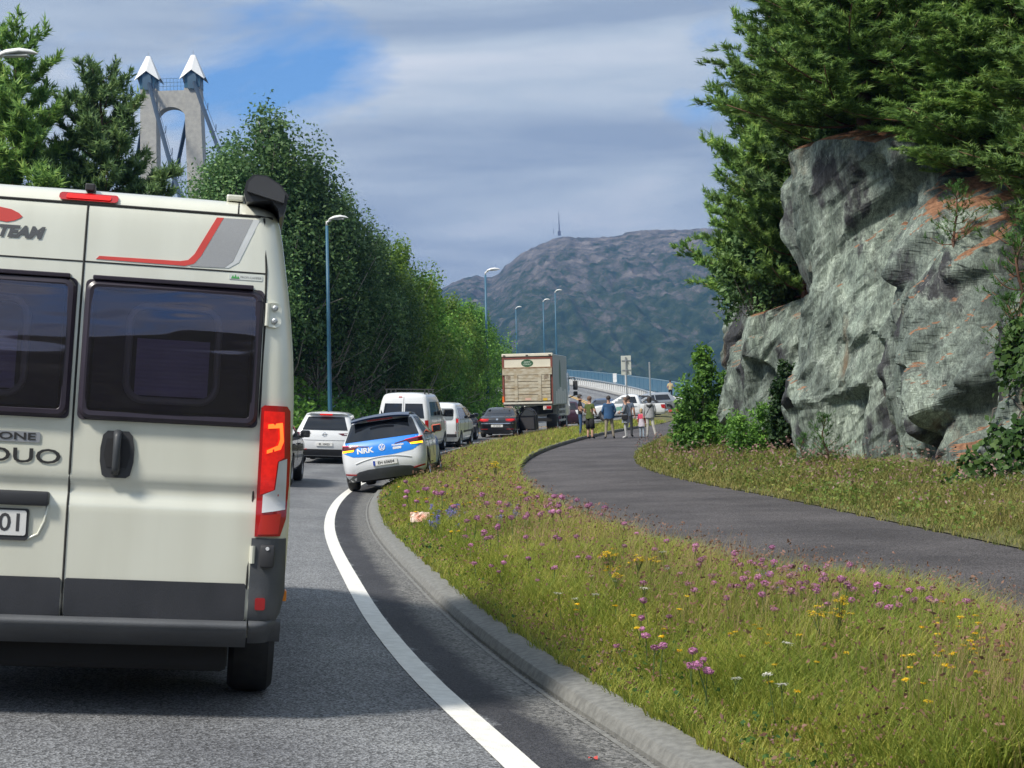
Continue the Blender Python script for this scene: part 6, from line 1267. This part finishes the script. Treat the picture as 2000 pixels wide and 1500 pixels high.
# ---- flowers as single plants
def pet(name, c): return mat(name, c, .7, c2=tuple(x*.7 for x in c), scale=30)
M_STEM = mat('flower_stem', (.07, .12, .03), .7); M_PINK = leafmat('clover_pink', [(0.375, 0.125, 0.275), (0.525, 0.213, 0.4), (0.65, 0.35, 0.525)], .3); M_YEL = leafmat('flower_yellow', [(.62, .38, .01), (.8, .55, .02), (.85, .65, .05)], .3); M_WHT = leafmat('flower_white', [(.6, .58, .5), (.74, .72, .66), (.8, .79, .74)], .3); M_VIO = leafmat('flower_violet', [(.12, .10, .34), (.2, .18, .5), (.3, .28, .6)], .3)
def flower_proto(kind, seed):
    rr = random.Random(seed); st_ = MB(); r3 = np.random.default_rng(seed)
    h = {'clover': .17, 'yellow': .19, 'yarrow': .26, 'vetch': .2, 'ragwort': .34}[kind]; bx_ = rr.uniform(-.03, .03); st_.tube([(0, 0, -.03), (bx_*.4, 0, h*.5), (bx_, 0, h)], [.0022, .002, .0016], 4)
    if kind == 'clover':
        n = 70; q = unit(r3.normal(size=(n, 3)))*np.array([.0125, .0125, .012]); P = q+np.array([bx_, 0, h+.006]); Nn = unit(q); me = leaves_mesh('flower_head', P, Nn*3, np.full(n, .0052), seed, .5); m = M_PINK
    elif kind == 'yellow':
        n = 22; a = r3.random(n)*6.28; q = np.stack([np.cos(a)*.010, np.sin(a)*.010, .008*r3.random(n)], 1); P = q+np.array([bx_, 0, h]); me = leaves_mesh('flower_head', P, np.tile((0, -.3, 3), (n, 1)), np.full(n, .008), seed, .5); m = M_YEL
    elif kind == 'yarrow':
        n = 60; q = r3.normal(size=(n, 3))*np.array([.012, .012, .004]); P = q+np.array([bx_, 0, h]); me = leaves_mesh('flower_head', P, np.tile((0, 0, 4), (n, 1)), np.full(n, .0045), seed, .8); m = M_WHT
        for k in range(7): a = k*.9; st_.tube([(bx_*.8, 0, h-.05), (bx_+.016*math.cos(a), .016*math.sin(a), h)], .001, 3)
    elif kind == 'vetch':
        n = 60; u = r3.random(n); q = np.stack([r3.normal(size=n)*.009, r3.normal(size=n)*.009, -.07*u], 1); P = q+np.array([bx_, 0, h]); me = leaves_mesh('flower_head', P, q*60, np.full(n, .007), seed, .5); m = M_VIO
    else:
        n = 130; c = r3.normal(size=(9, 3))*np.array([.026, .026, .018]); q = c[r3.integers(0, 9, n)]+r3.normal(size=(n, 3))*np.array([.009, .009, .004]); P = q+np.array([bx_, 0, h]); me = leaves_mesh('flower_head', P, np.tile((0, -.2, 3), (n, 1)), np.full(n, .006), seed, .6); m = M_YEL
        for k in range(9): st_.tube([(bx_*.6, 0, h*.6), tuple(c[k]+np.array([bx_, 0, h]))], .0013, 3)
    o = st_.build('stem', M_STEM, None); sm = o.data; bpy.data.objects.remove(o); me.materials.append(m)
    lv_ = leaves_mesh('leaf', np.stack([r3.normal(size=8)*.02, r3.normal(size=8)*.02, h*(.1+.5*r3.random(8))], 1), np.tile((0, 0, 1.), (8, 1)), np.full(8, .014), seed, .5); lv_.materials.append(M_CLOVER)
    return {'stem': sm, 'flower_head': me}
FP = {k: [flower_proto(k, 90+i*7+len(k)) for i in range(3)] for k in ('clover', 'yellow', 'yarrow', 'vetch', 'ragwort')}
FL = {'clover': ('clover_flower', 'pink clover flower standing in the verge grass', 'pink clover flowers on the verge'), 'yellow': ('yellow_flower', 'small yellow flower standing in the verge grass', 'small yellow flowers on the verge'), 'yarrow': ('yarrow_flower', 'flat white flower head standing above the verge grass', 'white flat topped flowers on the verge'), 'vetch': ('vetch_flower', 'violet vetch flower in the verge grass', 'violet flowers on the verge'), 'ragwort': ('ragwort_flower', 'bright yellow cluster of flowers on a tall stem in the verge', 'tall yellow flower clusters on the verge')}
def plant_flower(kind, x, y, k):
    nm, lb, gp = FL[kind]; z = float(zverge(np.float64(x), np.float64(y))); f = min(1.55, max(1.0, y/12)); sc_ = f*random.uniform(1.05, 1.5)*(1.25 if kind == 'clover' else .8)
    r_ = empty(nm, (x, y, z)); r_.rotation_euler = (random.uniform(-.15, .15), random.uniform(-.15, .15), random.uniform(0, 6)); r_.scale = (sc_, sc_, max(.8, sc_*.7)*random.uniform(.8, 1.2)); tag(r_, lb, 'flower', gp)
    for a, me in FP[kind][k % 3].items(): link(a, me, r_)
def px_ground(px, py, dz=.15):
    d = _fw+_r*((px-1000)/3000)+_u*((750-py)/3000); y = 10.
    for _ in range(30):
        t = y/d.y; x = d.x*t; z = float(zverge(np.float64(x), np.float64(y)))+dz; t = (z-CAMZ)/d.z; y = .5*y+.5*max(3, min(90, d.y*t))
    return d.x*y/d.y, y
rf = random.Random(3)
def patch(kind, n, px, py, sx, sy):
    for i in range(n):
        x, y = px_ground(rf.gauss(px, sx), rf.gauss(py, sy))
        if float(lat(np.float64(x), np.float64(y))) < KD+.33 or x > float(PL(y)) or y < 5.2: continue
        plant_flower(kind, x, y, i)
patch('clover', 90, 1560, 1132, 140, 24); patch('clover', 60, 1740, 1160, 110, 24); patch('clover', 45, 1080, 1008, 70, 14); patch('clover', 18, 1400, 1070, 120, 25); patch('clover', 26, 1000, 1075, 90, 25); patch('clover', 16, 1250, 1270, 60, 45); patch('clover', 12, 1110, 1275, 25, 15); patch('clover', 14, 1330, 1330, 50, 25); patch('clover', 20, 830, 985, 50, 14)
patch('yellow', 40, 1850, 1270, 90, 50); patch('yellow', 20, 1500, 1240, 120, 45); patch('yellow', 40, 860, 985, 70, 28); patch('yellow', 26, 960, 935, 60, 15); patch('yellow', 12, 1200, 1260, 60, 40)
patch('yarrow', 12, 1290, 1010, 60, 10); patch('yarrow', 8, 1180, 1150, 60, 30); patch('yarrow', 10, 1420, 1340, 150, 60); patch('yarrow', 6, 1120, 1240, 40, 20); patch('vetch', 26, 880, 1010, 18, 9); patch('vetch', 24, 1515, 1115, 20, 12); patch('vetch', 10, 1020, 1005, 25, 8)
patch('ragwort', 3, 1195, 1110, 8, 5); patch('ragwort', 3, 1265, 1122, 12, 4); patch('ragwort', 2, 1195, 1150, 8, 4); patch('ragwort', 3, 1630, 1240, 12, 8); patch('ragwort', 3, 965, 938, 8, 3); patch('ragwort', 3, 1120, 962, 5, 3); patch('ragwort', 3, 1300, 1000, 8, 3)
# litter
x, y = px_ground(820, 1016, .12); mb = MB(); rr = random.Random(2); mb.grid([[(i*.03-.12, .02*rr.random()+.01*j, j*.03+.02*rr.random()+.03) for i in range(9)] for j in range(5)], 0); o = mb.build('paper_scrap', mat('orange_paper', (.7, .14, .06), .6, c2=(.75, .6, .5), scale=9), None); o.location = (x, y, float(zverge(x, y))+.06); tag(o, 'crumpled orange and white paper scrap lying in the verge', 'litter')
mb = MB(); mb.grid([[(i*.01-.02, j*.008-.012, .004+.006*math.sin(i*1.3+j)) for i in range(5)] for j in range(4)]); o = mb.build('fallen_petal', mat('red_petal', (.5, .06, .05), .6), None); o.location = (.30, 6.63, float(zroad(.30, 6.63))+.006); tag(o, 'small red petal lying on the dark asphalt by the kerb', 'petal')
# a patch of cut, dried grass lying flat
x0, y0 = px_ground(1430, 1208, .05); n = 900; X = x0+r2.normal(size=n)*.16; Y = y0+r2.normal(size=n)*.13
blades('dried_cuttings', X, Y, zverge(X, Y)+.05, .05+.04*r2.random(n), .002+.001*r2.random(n), 2.6, leafmat('straw_cuttings', [(.16, .10, .05), (.25, .17, .09), (.34, .25, .14)], .2, .8), 'flattened brown dried grass cuttings on the verge', 21)
# ------------------------------------------------------------------ people
M_SKIN = mat('skin', (.50, .30, .22), .6, c2=(.46, .27, .19)); M_HAIRD = mat('dark_hair', (.03, .022, .018), .7); M_HAIRB = mat('brown_hair', (.13, .075, .05), .7); M_HAIRL = mat('blond_hair', (.42, .30, .16), .7)
def cloth(name, c): return mat(name, c, .9, c2=tuple(x*.75 for x in c), scale=9, bump=.25, bscale=25)
def person(label, x, y, face, H, shirt, pants, shoes, hair, pose={}, sleeves='long', shorts=False, legw=1.0, gz=None):
    k = H/1.75; root = empty('person', (x, y, gz if gz is not None else float(zall(np.float64(x), np.float64(y)))+.015)); root.rotation_euler = (0, 0, -R(face)); tag(root, label, 'person', 'people standing about on the path and bridge')
    J = dict(pel=(0, 0, .93), sp=(0, .01, 1.12), ch=(0, .0, 1.32), nk=(0, -.005, 1.475), hb=(0, .012, 1.56), hd=(0, .015, 1.665),
             sl=(-.185, 0, 1.415), el=(-.25, -.02, 1.14), wl=(-.25, .07, .90), sr=(.185, 0, 1.415), er=(.25, -.02, 1.14), wr=(.25, .07, .90),
             hl=(-.095, 0, .88), kl=(-.11, .015, .50), al=(-.12, -.02, .10), tl=(-.135, .14, .045), hr=(.095, 0, .88), kr=(.11, .015, .50), ar=(.12, -.02, .10), tr=(.135, .14, .045))
    J.update(pose)
    Rr = dict(pel=(.155, .115), sp=(.145, .105), ch=(.165, .115), nk=(.058, .06), hb=(.066, .08), hd=(.078, .092), sl=(.07, .07), el=(.048, .048), wl=(.032, .036), sr=(.07, .07), er=(.048, .048), wr=(.032, .036),
              hl=(.088*legw, .095*legw), kl=(.062*legw, .065*legw), al=(.043*legw, .047*legw), tl=(.04, .03), hr=(.088*legw, .095*legw), kr=(.062*legw, .065*legw), ar=(.043*legw, .047*legw), tr=(.04, .03))
    E_ = [('pel', 'sp', 1), ('sp', 'ch', 1), ('ch', 'nk', 0), ('nk', 'hb', 0), ('hb', 'hd', 0), ('ch', 'sl', 1), ('sl', 'el', 1), ('el', 'wl', 1 if sleeves == 'long' else 0), ('ch', 'sr', 1), ('sr', 'er', 1), ('er', 'wr', 1 if sleeves == 'long' else 0),
          ('pel', 'hl', 2), ('hl', 'kl', 2), ('kl', 'al', 0 if shorts else 2), ('al', 'tl', 3), ('pel', 'hr', 2), ('hr', 'kr', 2), ('kr', 'ar', 0 if shorts else 2), ('ar', 'tr', 3)]
    nm = list(J); me = bpy.data.meshes.new('sk'); me.from_pydata([tuple(c*k for c in J[n]) for n in nm], [(nm.index(a), nm.index(c)) for a, c, _ in E_], []); o = bpy.data.objects.new('sk', me); COL.objects.link(o)
    sk = o.modifiers.new('s', 'SKIN'); sk.use_smooth_shade = True; lay = me.skin_vertices[0].data if me.skin_vertices else None
    if lay is None:
        bm = bmesh.new(); bm.from_mesh(me); bm.verts.layers.skin.verify(); bm.to_mesh(me); bm.free(); lay = me.skin_vertices[0].data
    for i, n in enumerate(nm): lay[i].radius = tuple(q*k for q in Rr[n]); lay[i].use_root = (n == 'pel')
    sb_ = o.modifiers.new('u', 'SUBSURF'); sb_.levels = 2; sb_.render_levels = 2
    dg = bpy.context.evaluated_depsgraph_get(); dg.update(); m2 = bpy.data.meshes.new_from_object(o.evaluated_get(dg)); bpy.data.objects.remove(o)
    V = np.array([tuple(v.co) for v in m2.vertices]); body = MB(); fs = [tuple(p.vertices) for p in m2.polygons]; A = np.array([[c*k for c in J[a]] for a, c, _ in E_]); B = np.array([[c*k for c in J[c_]] for _, c_, _ in E_]); mi = []
    for f in fs:
        c = V[list(f)].mean(0); ab = B-A; t = np.clip(((c-A)*ab).sum(1)/np.maximum((ab*ab).sum(1), 1e-9), 0, 1); d = np.linalg.norm(A+ab*t[:, None]-c, axis=1); e = E_[int(np.argmin(d))]; g_ = e[2]
        if e[0] == 'ch' and e[1] == 'nk': g_ = 1 if c[2] < 1.445*k else 0
        if e[0] == 'pel' and e[1] == 'sp': g_ = 1 if c[2] > .90*k else 2
        if e[0] == 'pel' and e[1] in ('hl', 'hr'): g_ = 1 if c[2] > .93*k else 2
        if sleeves == 'short' and e[0] in ('sl', 'sr') and c[2] < (J['el'][2]*.55+J['sl'][2]*.45)*k: g_ = 0
        if e[0] in ('kl', 'kr') and c[2] < .10*k: g_ = 3
        if shorts and e[0] in ('kl', 'kr') and c[2] > .44*k: g_ = 2
        mi.append(g_)
    body.v = [tuple(v) for v in V]; body.f = fs; body.mi = mi
    for s, (wj, ej) in (('l', ('wl', 'el')), ('r', ('wr', 'er'))):                     # hands: palm, four fingers, thumb
        wv = Vector(J[wj])*k; d = (wv-Vector(J[ej])*k).normalized(); sd_ = Vector((1 if s == 'r' else -1, 0, 0)); n_ = d.cross(sd_).normalized(); q = wv+d*.075*k
        body.tube([wv-d*.02*k, wv+d*.03*k, q], [.03*k, .036*k, .033*k], 6, 0)
        for j in range(4):
            b0 = q+n_*(j-1.5)*.017*k; ln = (.066, .078, .074, .056)[j]*k; body.tube([b0-d*.01*k, b0+d*ln*.5-sd_*.006*k, b0+d*ln*.9-sd_*.03*k], [.0095*k, .009*k, .007*k], 5, 0)
        body.tube([wv+d*.02*k+n_*.03*k, wv+d*.05*k+n_*.05*k, wv+d*.085*k+n_*.052*k-sd_*.01*k], [.011*k, .010*k, .008*k], 5, 0)
    hd = Vector(J['hd'])*k
    for sx in (-1, 1): body.tube([hd+Vector((sx*.078, -.008, -.03))*k, hd+Vector((sx*.088, -.012, .0))*k, hd+Vector((sx*.08, -.012, .025))*k], [.008*k, .014*k, .008*k], 5, 0)
    body.tube([hd+Vector((0, .088, .01))*k, hd+Vector((0, .115, -.028))*k, hd+Vector((0, .095, -.036))*k], [.007*k, .014*k, .008*k], 5, 0)
    bo = body.build('body', [M_SKIN, shirt, pants, shoes], root, 'all')
    for sx in (-1, 1): e_ = MB(); e_.lathe([(.0, -.004), (.010*k, 0), (.0, .006)], (0, 1, 0), hd+Vector((sx*.032, .088, .012))*k, 8); e_.build('eye', M_HAIRD, root)
    e_ = MB(); e_.tube([hd+Vector((-.022, .088, -.058))*k, hd+Vector((0, .096, -.06))*k, hd+Vector((.022, .088, -.058))*k], .005*k, 4); e_.build('mouth', mat('lips', (.36, .14, .12), .6), root)
    if hair:
        hm, ln = hair; h = MB(); P = []
        for i in range(9):
            th = R(5+i*13); row = []
            for j in range(17):
                a = R(j*22.5); r_ = math.sin(th); back = .5-.5*math.sin(a); zz = math.cos(th)
                if i > 5 and math.sin(a) > .25: zz = max(zz, .18); r_ = min(r_, .98)
                row.append(tuple(hd+Vector((math.cos(a)*r_*.097, math.sin(a)*r_*.112-.012, zz*.118+.012-(ln*back*max(0, i-5)/3 if i > 5 else 0)))*k))
            P.append(row)
        h.grid(P); h.build('hair', hm, root, 'all')
    return root, k
def skirt(root, k, z0, z1, r0, r1, m, name='jacket_hem', sq=.72):
    h = MB(); P = []
    for t in (0, .35, .7, 1): r_ = r0+(r1-r0)*t; P.append([(math.cos(R(a))*r_*k, math.sin(R(a))*r_*sq*k, (z0+(z1-z0)*t+.012*math.sin(R(a*5)))*k) for a in range(0, 361, 20)])
    h.grid(P); return h.build(name, m, root, 'all')
def shorts_legs(root, k, m):
    for sx in (-1, 1):
        h = MB(); h.tube([(sx*.09*k, 0, .88*k), (sx*.105*k, .01*k, .62*k), (sx*.115*k, .015*k, .44*k)], [.11*k, .108*k, .105*k], 12); h.build('shorts_leg', m, root, 'all')
def strap(root, k, m, flip=1):
    h = MB(); h.tube([(flip*.14*k, -.02*k, 1.47*k), (flip*.04*k, -.135*k, 1.32*k), (-flip*.09*k, -.14*k, 1.12*k), (-flip*.17*k, -.08*k, .96*k)], .014*k, 5); h.build('shoulder_strap', m, root)
BL = cloth('black_cotton', (.012, .012, .014)); WS = cloth('white_trainers', (.6, .6, .6)); DS = cloth('dark_trainers', (.05, .05, .055))
person('man in black shirt and blue jeans standing on the verge behind the green shirt', 3.0, 68.5, 95, 1.82, BL, cloth('blue_jeans', (.05, .11, .22)), DS, (M_HAIRD, 0), dict(er=(.24, .08, 1.16), wr=(.14, .28, 1.1), el=(-.24, .06, 1.16), wl=(-.10, .28, 1.08)), 'short')
r_, k = person('man in green shirt and black shorts with hands together at the path kerb', 3.28, 65.6, 45, 1.80, cloth('olive_green_shirt', (.085, .115, .025)), BL, DS, (mat('short_hair', (.16, .09, .06), .8), 0), dict(er=(.30, .0, 1.14), wr=(.16, .22, 1.05), el=(-.30, .0, 1.14), wl=(-.14, .22, 1.05)), 'short', True, 1.05); shorts_legs(r_, k, BL); skirt(r_, k, 1.02, .86, .19, .205, cloth('olive_green_shirt', (0, 0, 0)), 'shirt_hem')
bj = cloth('blue_jacket', (.035, .10, .22)); r_, k = person('man in blue jacket and beige trousers standing on the path', 4.06, 65.0, -5, 1.80, bj, cloth('beige_trousers', (.30, .26, .2)), DS, (M_HAIRD, 0), dict(er=(.28, -.02, 1.14), wr=(.20, .14, .98), el=(-.28, -.02, 1.14), wl=(-.2, .14, .98), kl=(-.13, .01, .5), al=(-.16, -.02, .1), tl=(-.19, .13, .045), kr=(.13, .01, .5), ar=(.17, -.02, .1), tr=(.22, .12, .045))); skirt(r_, k, 1.35, .84, .215, .225, bj)
gs = cloth('grey_tunic', (.24, .27, .31)); r_, k = person('woman in long grey tunic with black shoulder bag looking left', 4.76, 64.9, -75, 1.72, gs, cloth('pale_leggings', (.48, .49, .49)), WS, (M_HAIRB, .06), dict(er=(.22, .05, 1.15), wr=(.05, .24, 1.12), el=(-.22, .05, 1.15), wl=(.02, .24, 1.16)), legw=.92); skirt(r_, k, 1.05, .68, .17, .25, gs, 'tunic_hem'); strap(r_, k, BL)
mb = MB(); mb.box((-.30*k, -.13*k, .82*k), (-.17*k, .13*k, 1.02*k), bev=.02); mb.build('shoulder_bag', BL, r_)
person('man in dark clothes mostly hidden behind the woman in grey', 4.98, 66.2, 20, 1.78, cloth('slate_shirt', (.10, .13, .18)), cloth('dark_trousers', (.04, .045, .05)), DS, (M_HAIRD, 0), {}, 'short')
ph = cloth('pale_hoodie', (.36, .37, .385)); r_, k = person('woman in pale grey hoodie and cream trousers with dark hair', 5.72, 64.3, 10, 1.72, ph, cloth('cream_trousers', (.55, .54, .5)), WS, (M_HAIRD, .14), dict(el=(-.24, .0, 1.14), wl=(-.27, .06, .92), er=(.25, .0, 1.14), wr=(.17, .15, .98), kl=(-.09, .04, .5), al=(-.13, .08, .11), tl=(-.16, .22, .05), kr=(.15, .0, .5), ar=(.24, -.04, .12), tr=(.26, .1, .05))); skirt(r_, k, 1.3, .88, .20, .215, ph, 'hoodie_hem'); strap(r_, k, BL)
mb = MB(); mb.tube([(-.12*k, -.09*k, 1.46*k), (0, -.15*k, 1.43*k), (.12*k, -.09*k, 1.46*k)], [.05*k, .07*k, .05*k], 8); mb.build('hood', ph, r_, 'all')
cd_ = cloth('pink_top', (.62, .07, .13)); lil = cloth('pale_lilac_skirt', (.5, .46, .52)); r_, k = person('small child in pink top and pale skirt holding the hoodie wearer', 5.40, 64.6, 40, 1.22, cd_, cloth('pale_jeans', (.3, .37, .44)), WS, (M_HAIRL, .1), dict(wl=(-.3, .06, .98), hd=(0, .015, 1.69))); skirt(r_, k, 1.18, .72, .16, .24, lil, 'skirt')
person('person in pale yellow top and black trousers up on the bridge walkway', 14.0, 136, 0, 1.75, cloth('pale_yellow_top', (.62, .5, .26)), BL, DS, (M_HAIRD, 0), dict(er=(.27, .0, 1.14), wr=(.14, .12, 1.02), el=(-.27, .0, 1.14), wl=(-.14, .12, 1.02)), 'short', gz=float(ZE(136))+.14)

# ------------------------------------------------------------------ signs and small roadside things
M_SIGNB = mat('sign_back_aluminium', (.58, .6, .54), .5, .1, c2=(.52, .54, .49), scale=3)
root = empty('road_sign', (5.95, 79.5, zl(5.95, 79.5))); tag(root, 'back of a tall pale rectangular road sign on a grey pole', 'sign'); tp_ = 4.55-zl(5.95, 79.5)
mb = MB(); mb.tube([(0, 0, -.2), (-.03, 0, tp_-.06)], .038, 10); mb.build('pole', M_GALV, root); mb = MB(); mb.box((-.27, .05, tp_-1.0), (.25, .075, tp_), bev=.012); bp_ = mb.build('sign_board', M_SIGNB, root)
for z in (.25, .75): mb = MB(); mb.box((-.24, .03, tp_-z-.03), (.22, .05, tp_-z+.03)); mb.box((-.05, -.045, tp_-z-.03), (.05, .045, tp_-z+.03)); mb.build('clamp', M_GALV, bp_)
mb = MB(); mb.tube([(0, 0, -.2), (0, 0, 3.9)], .06, 8); mb.lathe([(.06, 3.9), (.0, 3.93)], (0, 0, 1), (0, 0, 0), 8); o = mb.build('steel_pole', M_GALV); o.location = (10.15, 113, zl(10.15, 113)); tag(o, 'plain grey steel pole standing behind the pickup bed', 'pole')
root = empty('direction_sign', (-3.55, 100, zl(-3.55, 100))); tag(root, 'small white arrow sign pointing right beside the trees', 'sign'); h_ = 2.88-zl(-3.55, 100)
mb = MB(); mb.tube([(0, 0, -.2), (0, 0, h_+.1)], .035, 8); mb.build('pole', M_GALV, root); mb = MB(); mb.prism([(-.45, -.19), (.26, -.19), (.44, 0), (.26, .19), (-.45, .19)], -.06, -.04, lambda p, d: (p[0], d, p[1]+h_)); sb2 = mb.build('arrow_board', M_WHITE, root)
mb = MB(); mb.add([(-.26, -.063, h_-.08), (-.14, -.063, h_-.08), (-.20, -.063, h_+.12)], [(0, 1, 2)]); mb.box((-.3, -.064, h_-.13), (.18, -.061, h_-.115)); mb.build('symbol', M_INK, sb2)
root = empty('round_sign', (-1.2, 116, zl(-1.2, 116))); tag(root, 'round dark sign with white rim seen left of the lorry', 'sign'); h_ = 4.5-zl(-1.2, 116)
mb = MB(); mb.tube([(0, 0, -.2), (0, 0, h_+.3)], .045, 8); mb.build('pole', M_GALV, root); mb = MB(); mb.lathe([(.40, 0), (.40, .03)], (0, -1, 0), (0, -.05, h_), 28); mb.build('rim', M_WHITE, root); mb = MB(); mb.lathe([(.33, .03), (.33, .036)], (0, -1, 0), (0, -.05, h_), 28); mb.build('face', mat('dark_sign_face', (.02, .025, .04), .4), root)
for Y, w2, h2, lb in ((172, .42, 1.0, 'white notice board on the bridge walkway'), (164, .07, 1.3, 'short pale post on the bridge walkway')):
    x, y = side(2.4, Y); root = empty('notice_board' if w2 > .1 else 'marker_post', (x, y, float(ZE(Y))+.12)); tag(root, lb, 'sign' if w2 > .1 else 'post'); mb = MB(); mb.tube([(0, 0, 0), (0, 0, 1.7)], .04, 6); mb.build('post', M_WHITE, root)
    mb = MB(); mb.box((-w2/2, -.06, .75), (w2/2, -.03, .75+h2), bev=.01); mb.build('board' if w2 > .1 else 'reflector', M_WHITE, root)
root = empty('road_barrier', (11.9, 112.5, zl(11.9, 112.5))); tag(root, 'low red and white barrier board lying by the pickup tail', 'barrier')
for i in range(6): mb = MB(); mb.box((-.75+i*.25, 0, .28), (-.5+i*.25, .04, .46)); mb.build('board_segment', mat('barrier_red', (.55, .08, .06), .5) if i % 2 else M_WHITE, root)
for x in (-.6, .6): mb = MB(); mb.box((x-.03, -.2, 0), (x+.03, .24, .06)); mb.box((x-.025, .045, .05), (x+.025, .08, .5)); mb.build('foot', M_GALV, root)
# ------------------------------------------------------------------ the air
hz = MB(); hz.box((-3060, -1560, -15.4), (3060, 2780, 352)); hm = bpy.data.materials.new('haze_air'); hm.use_nodes = True; t = hm.node_tree; t.nodes.clear(); o_ = t.nodes.new('ShaderNodeOutputMaterial'); v_ = t.nodes.new('ShaderNodeVolumePrincipled'); v_.inputs['Color'].default_value = (.11, .27, .66, 1); v_.inputs['Density'].default_value = .00021; v_.inputs['Anisotropy'].default_value = .2; t.links.new(v_.outputs[0], o_.inputs['Volume'])
ho_ = hz.build('haze', hm); ho_['kind'] = 'stuff'; ho_['label'] = 'thin blue haze in the air'
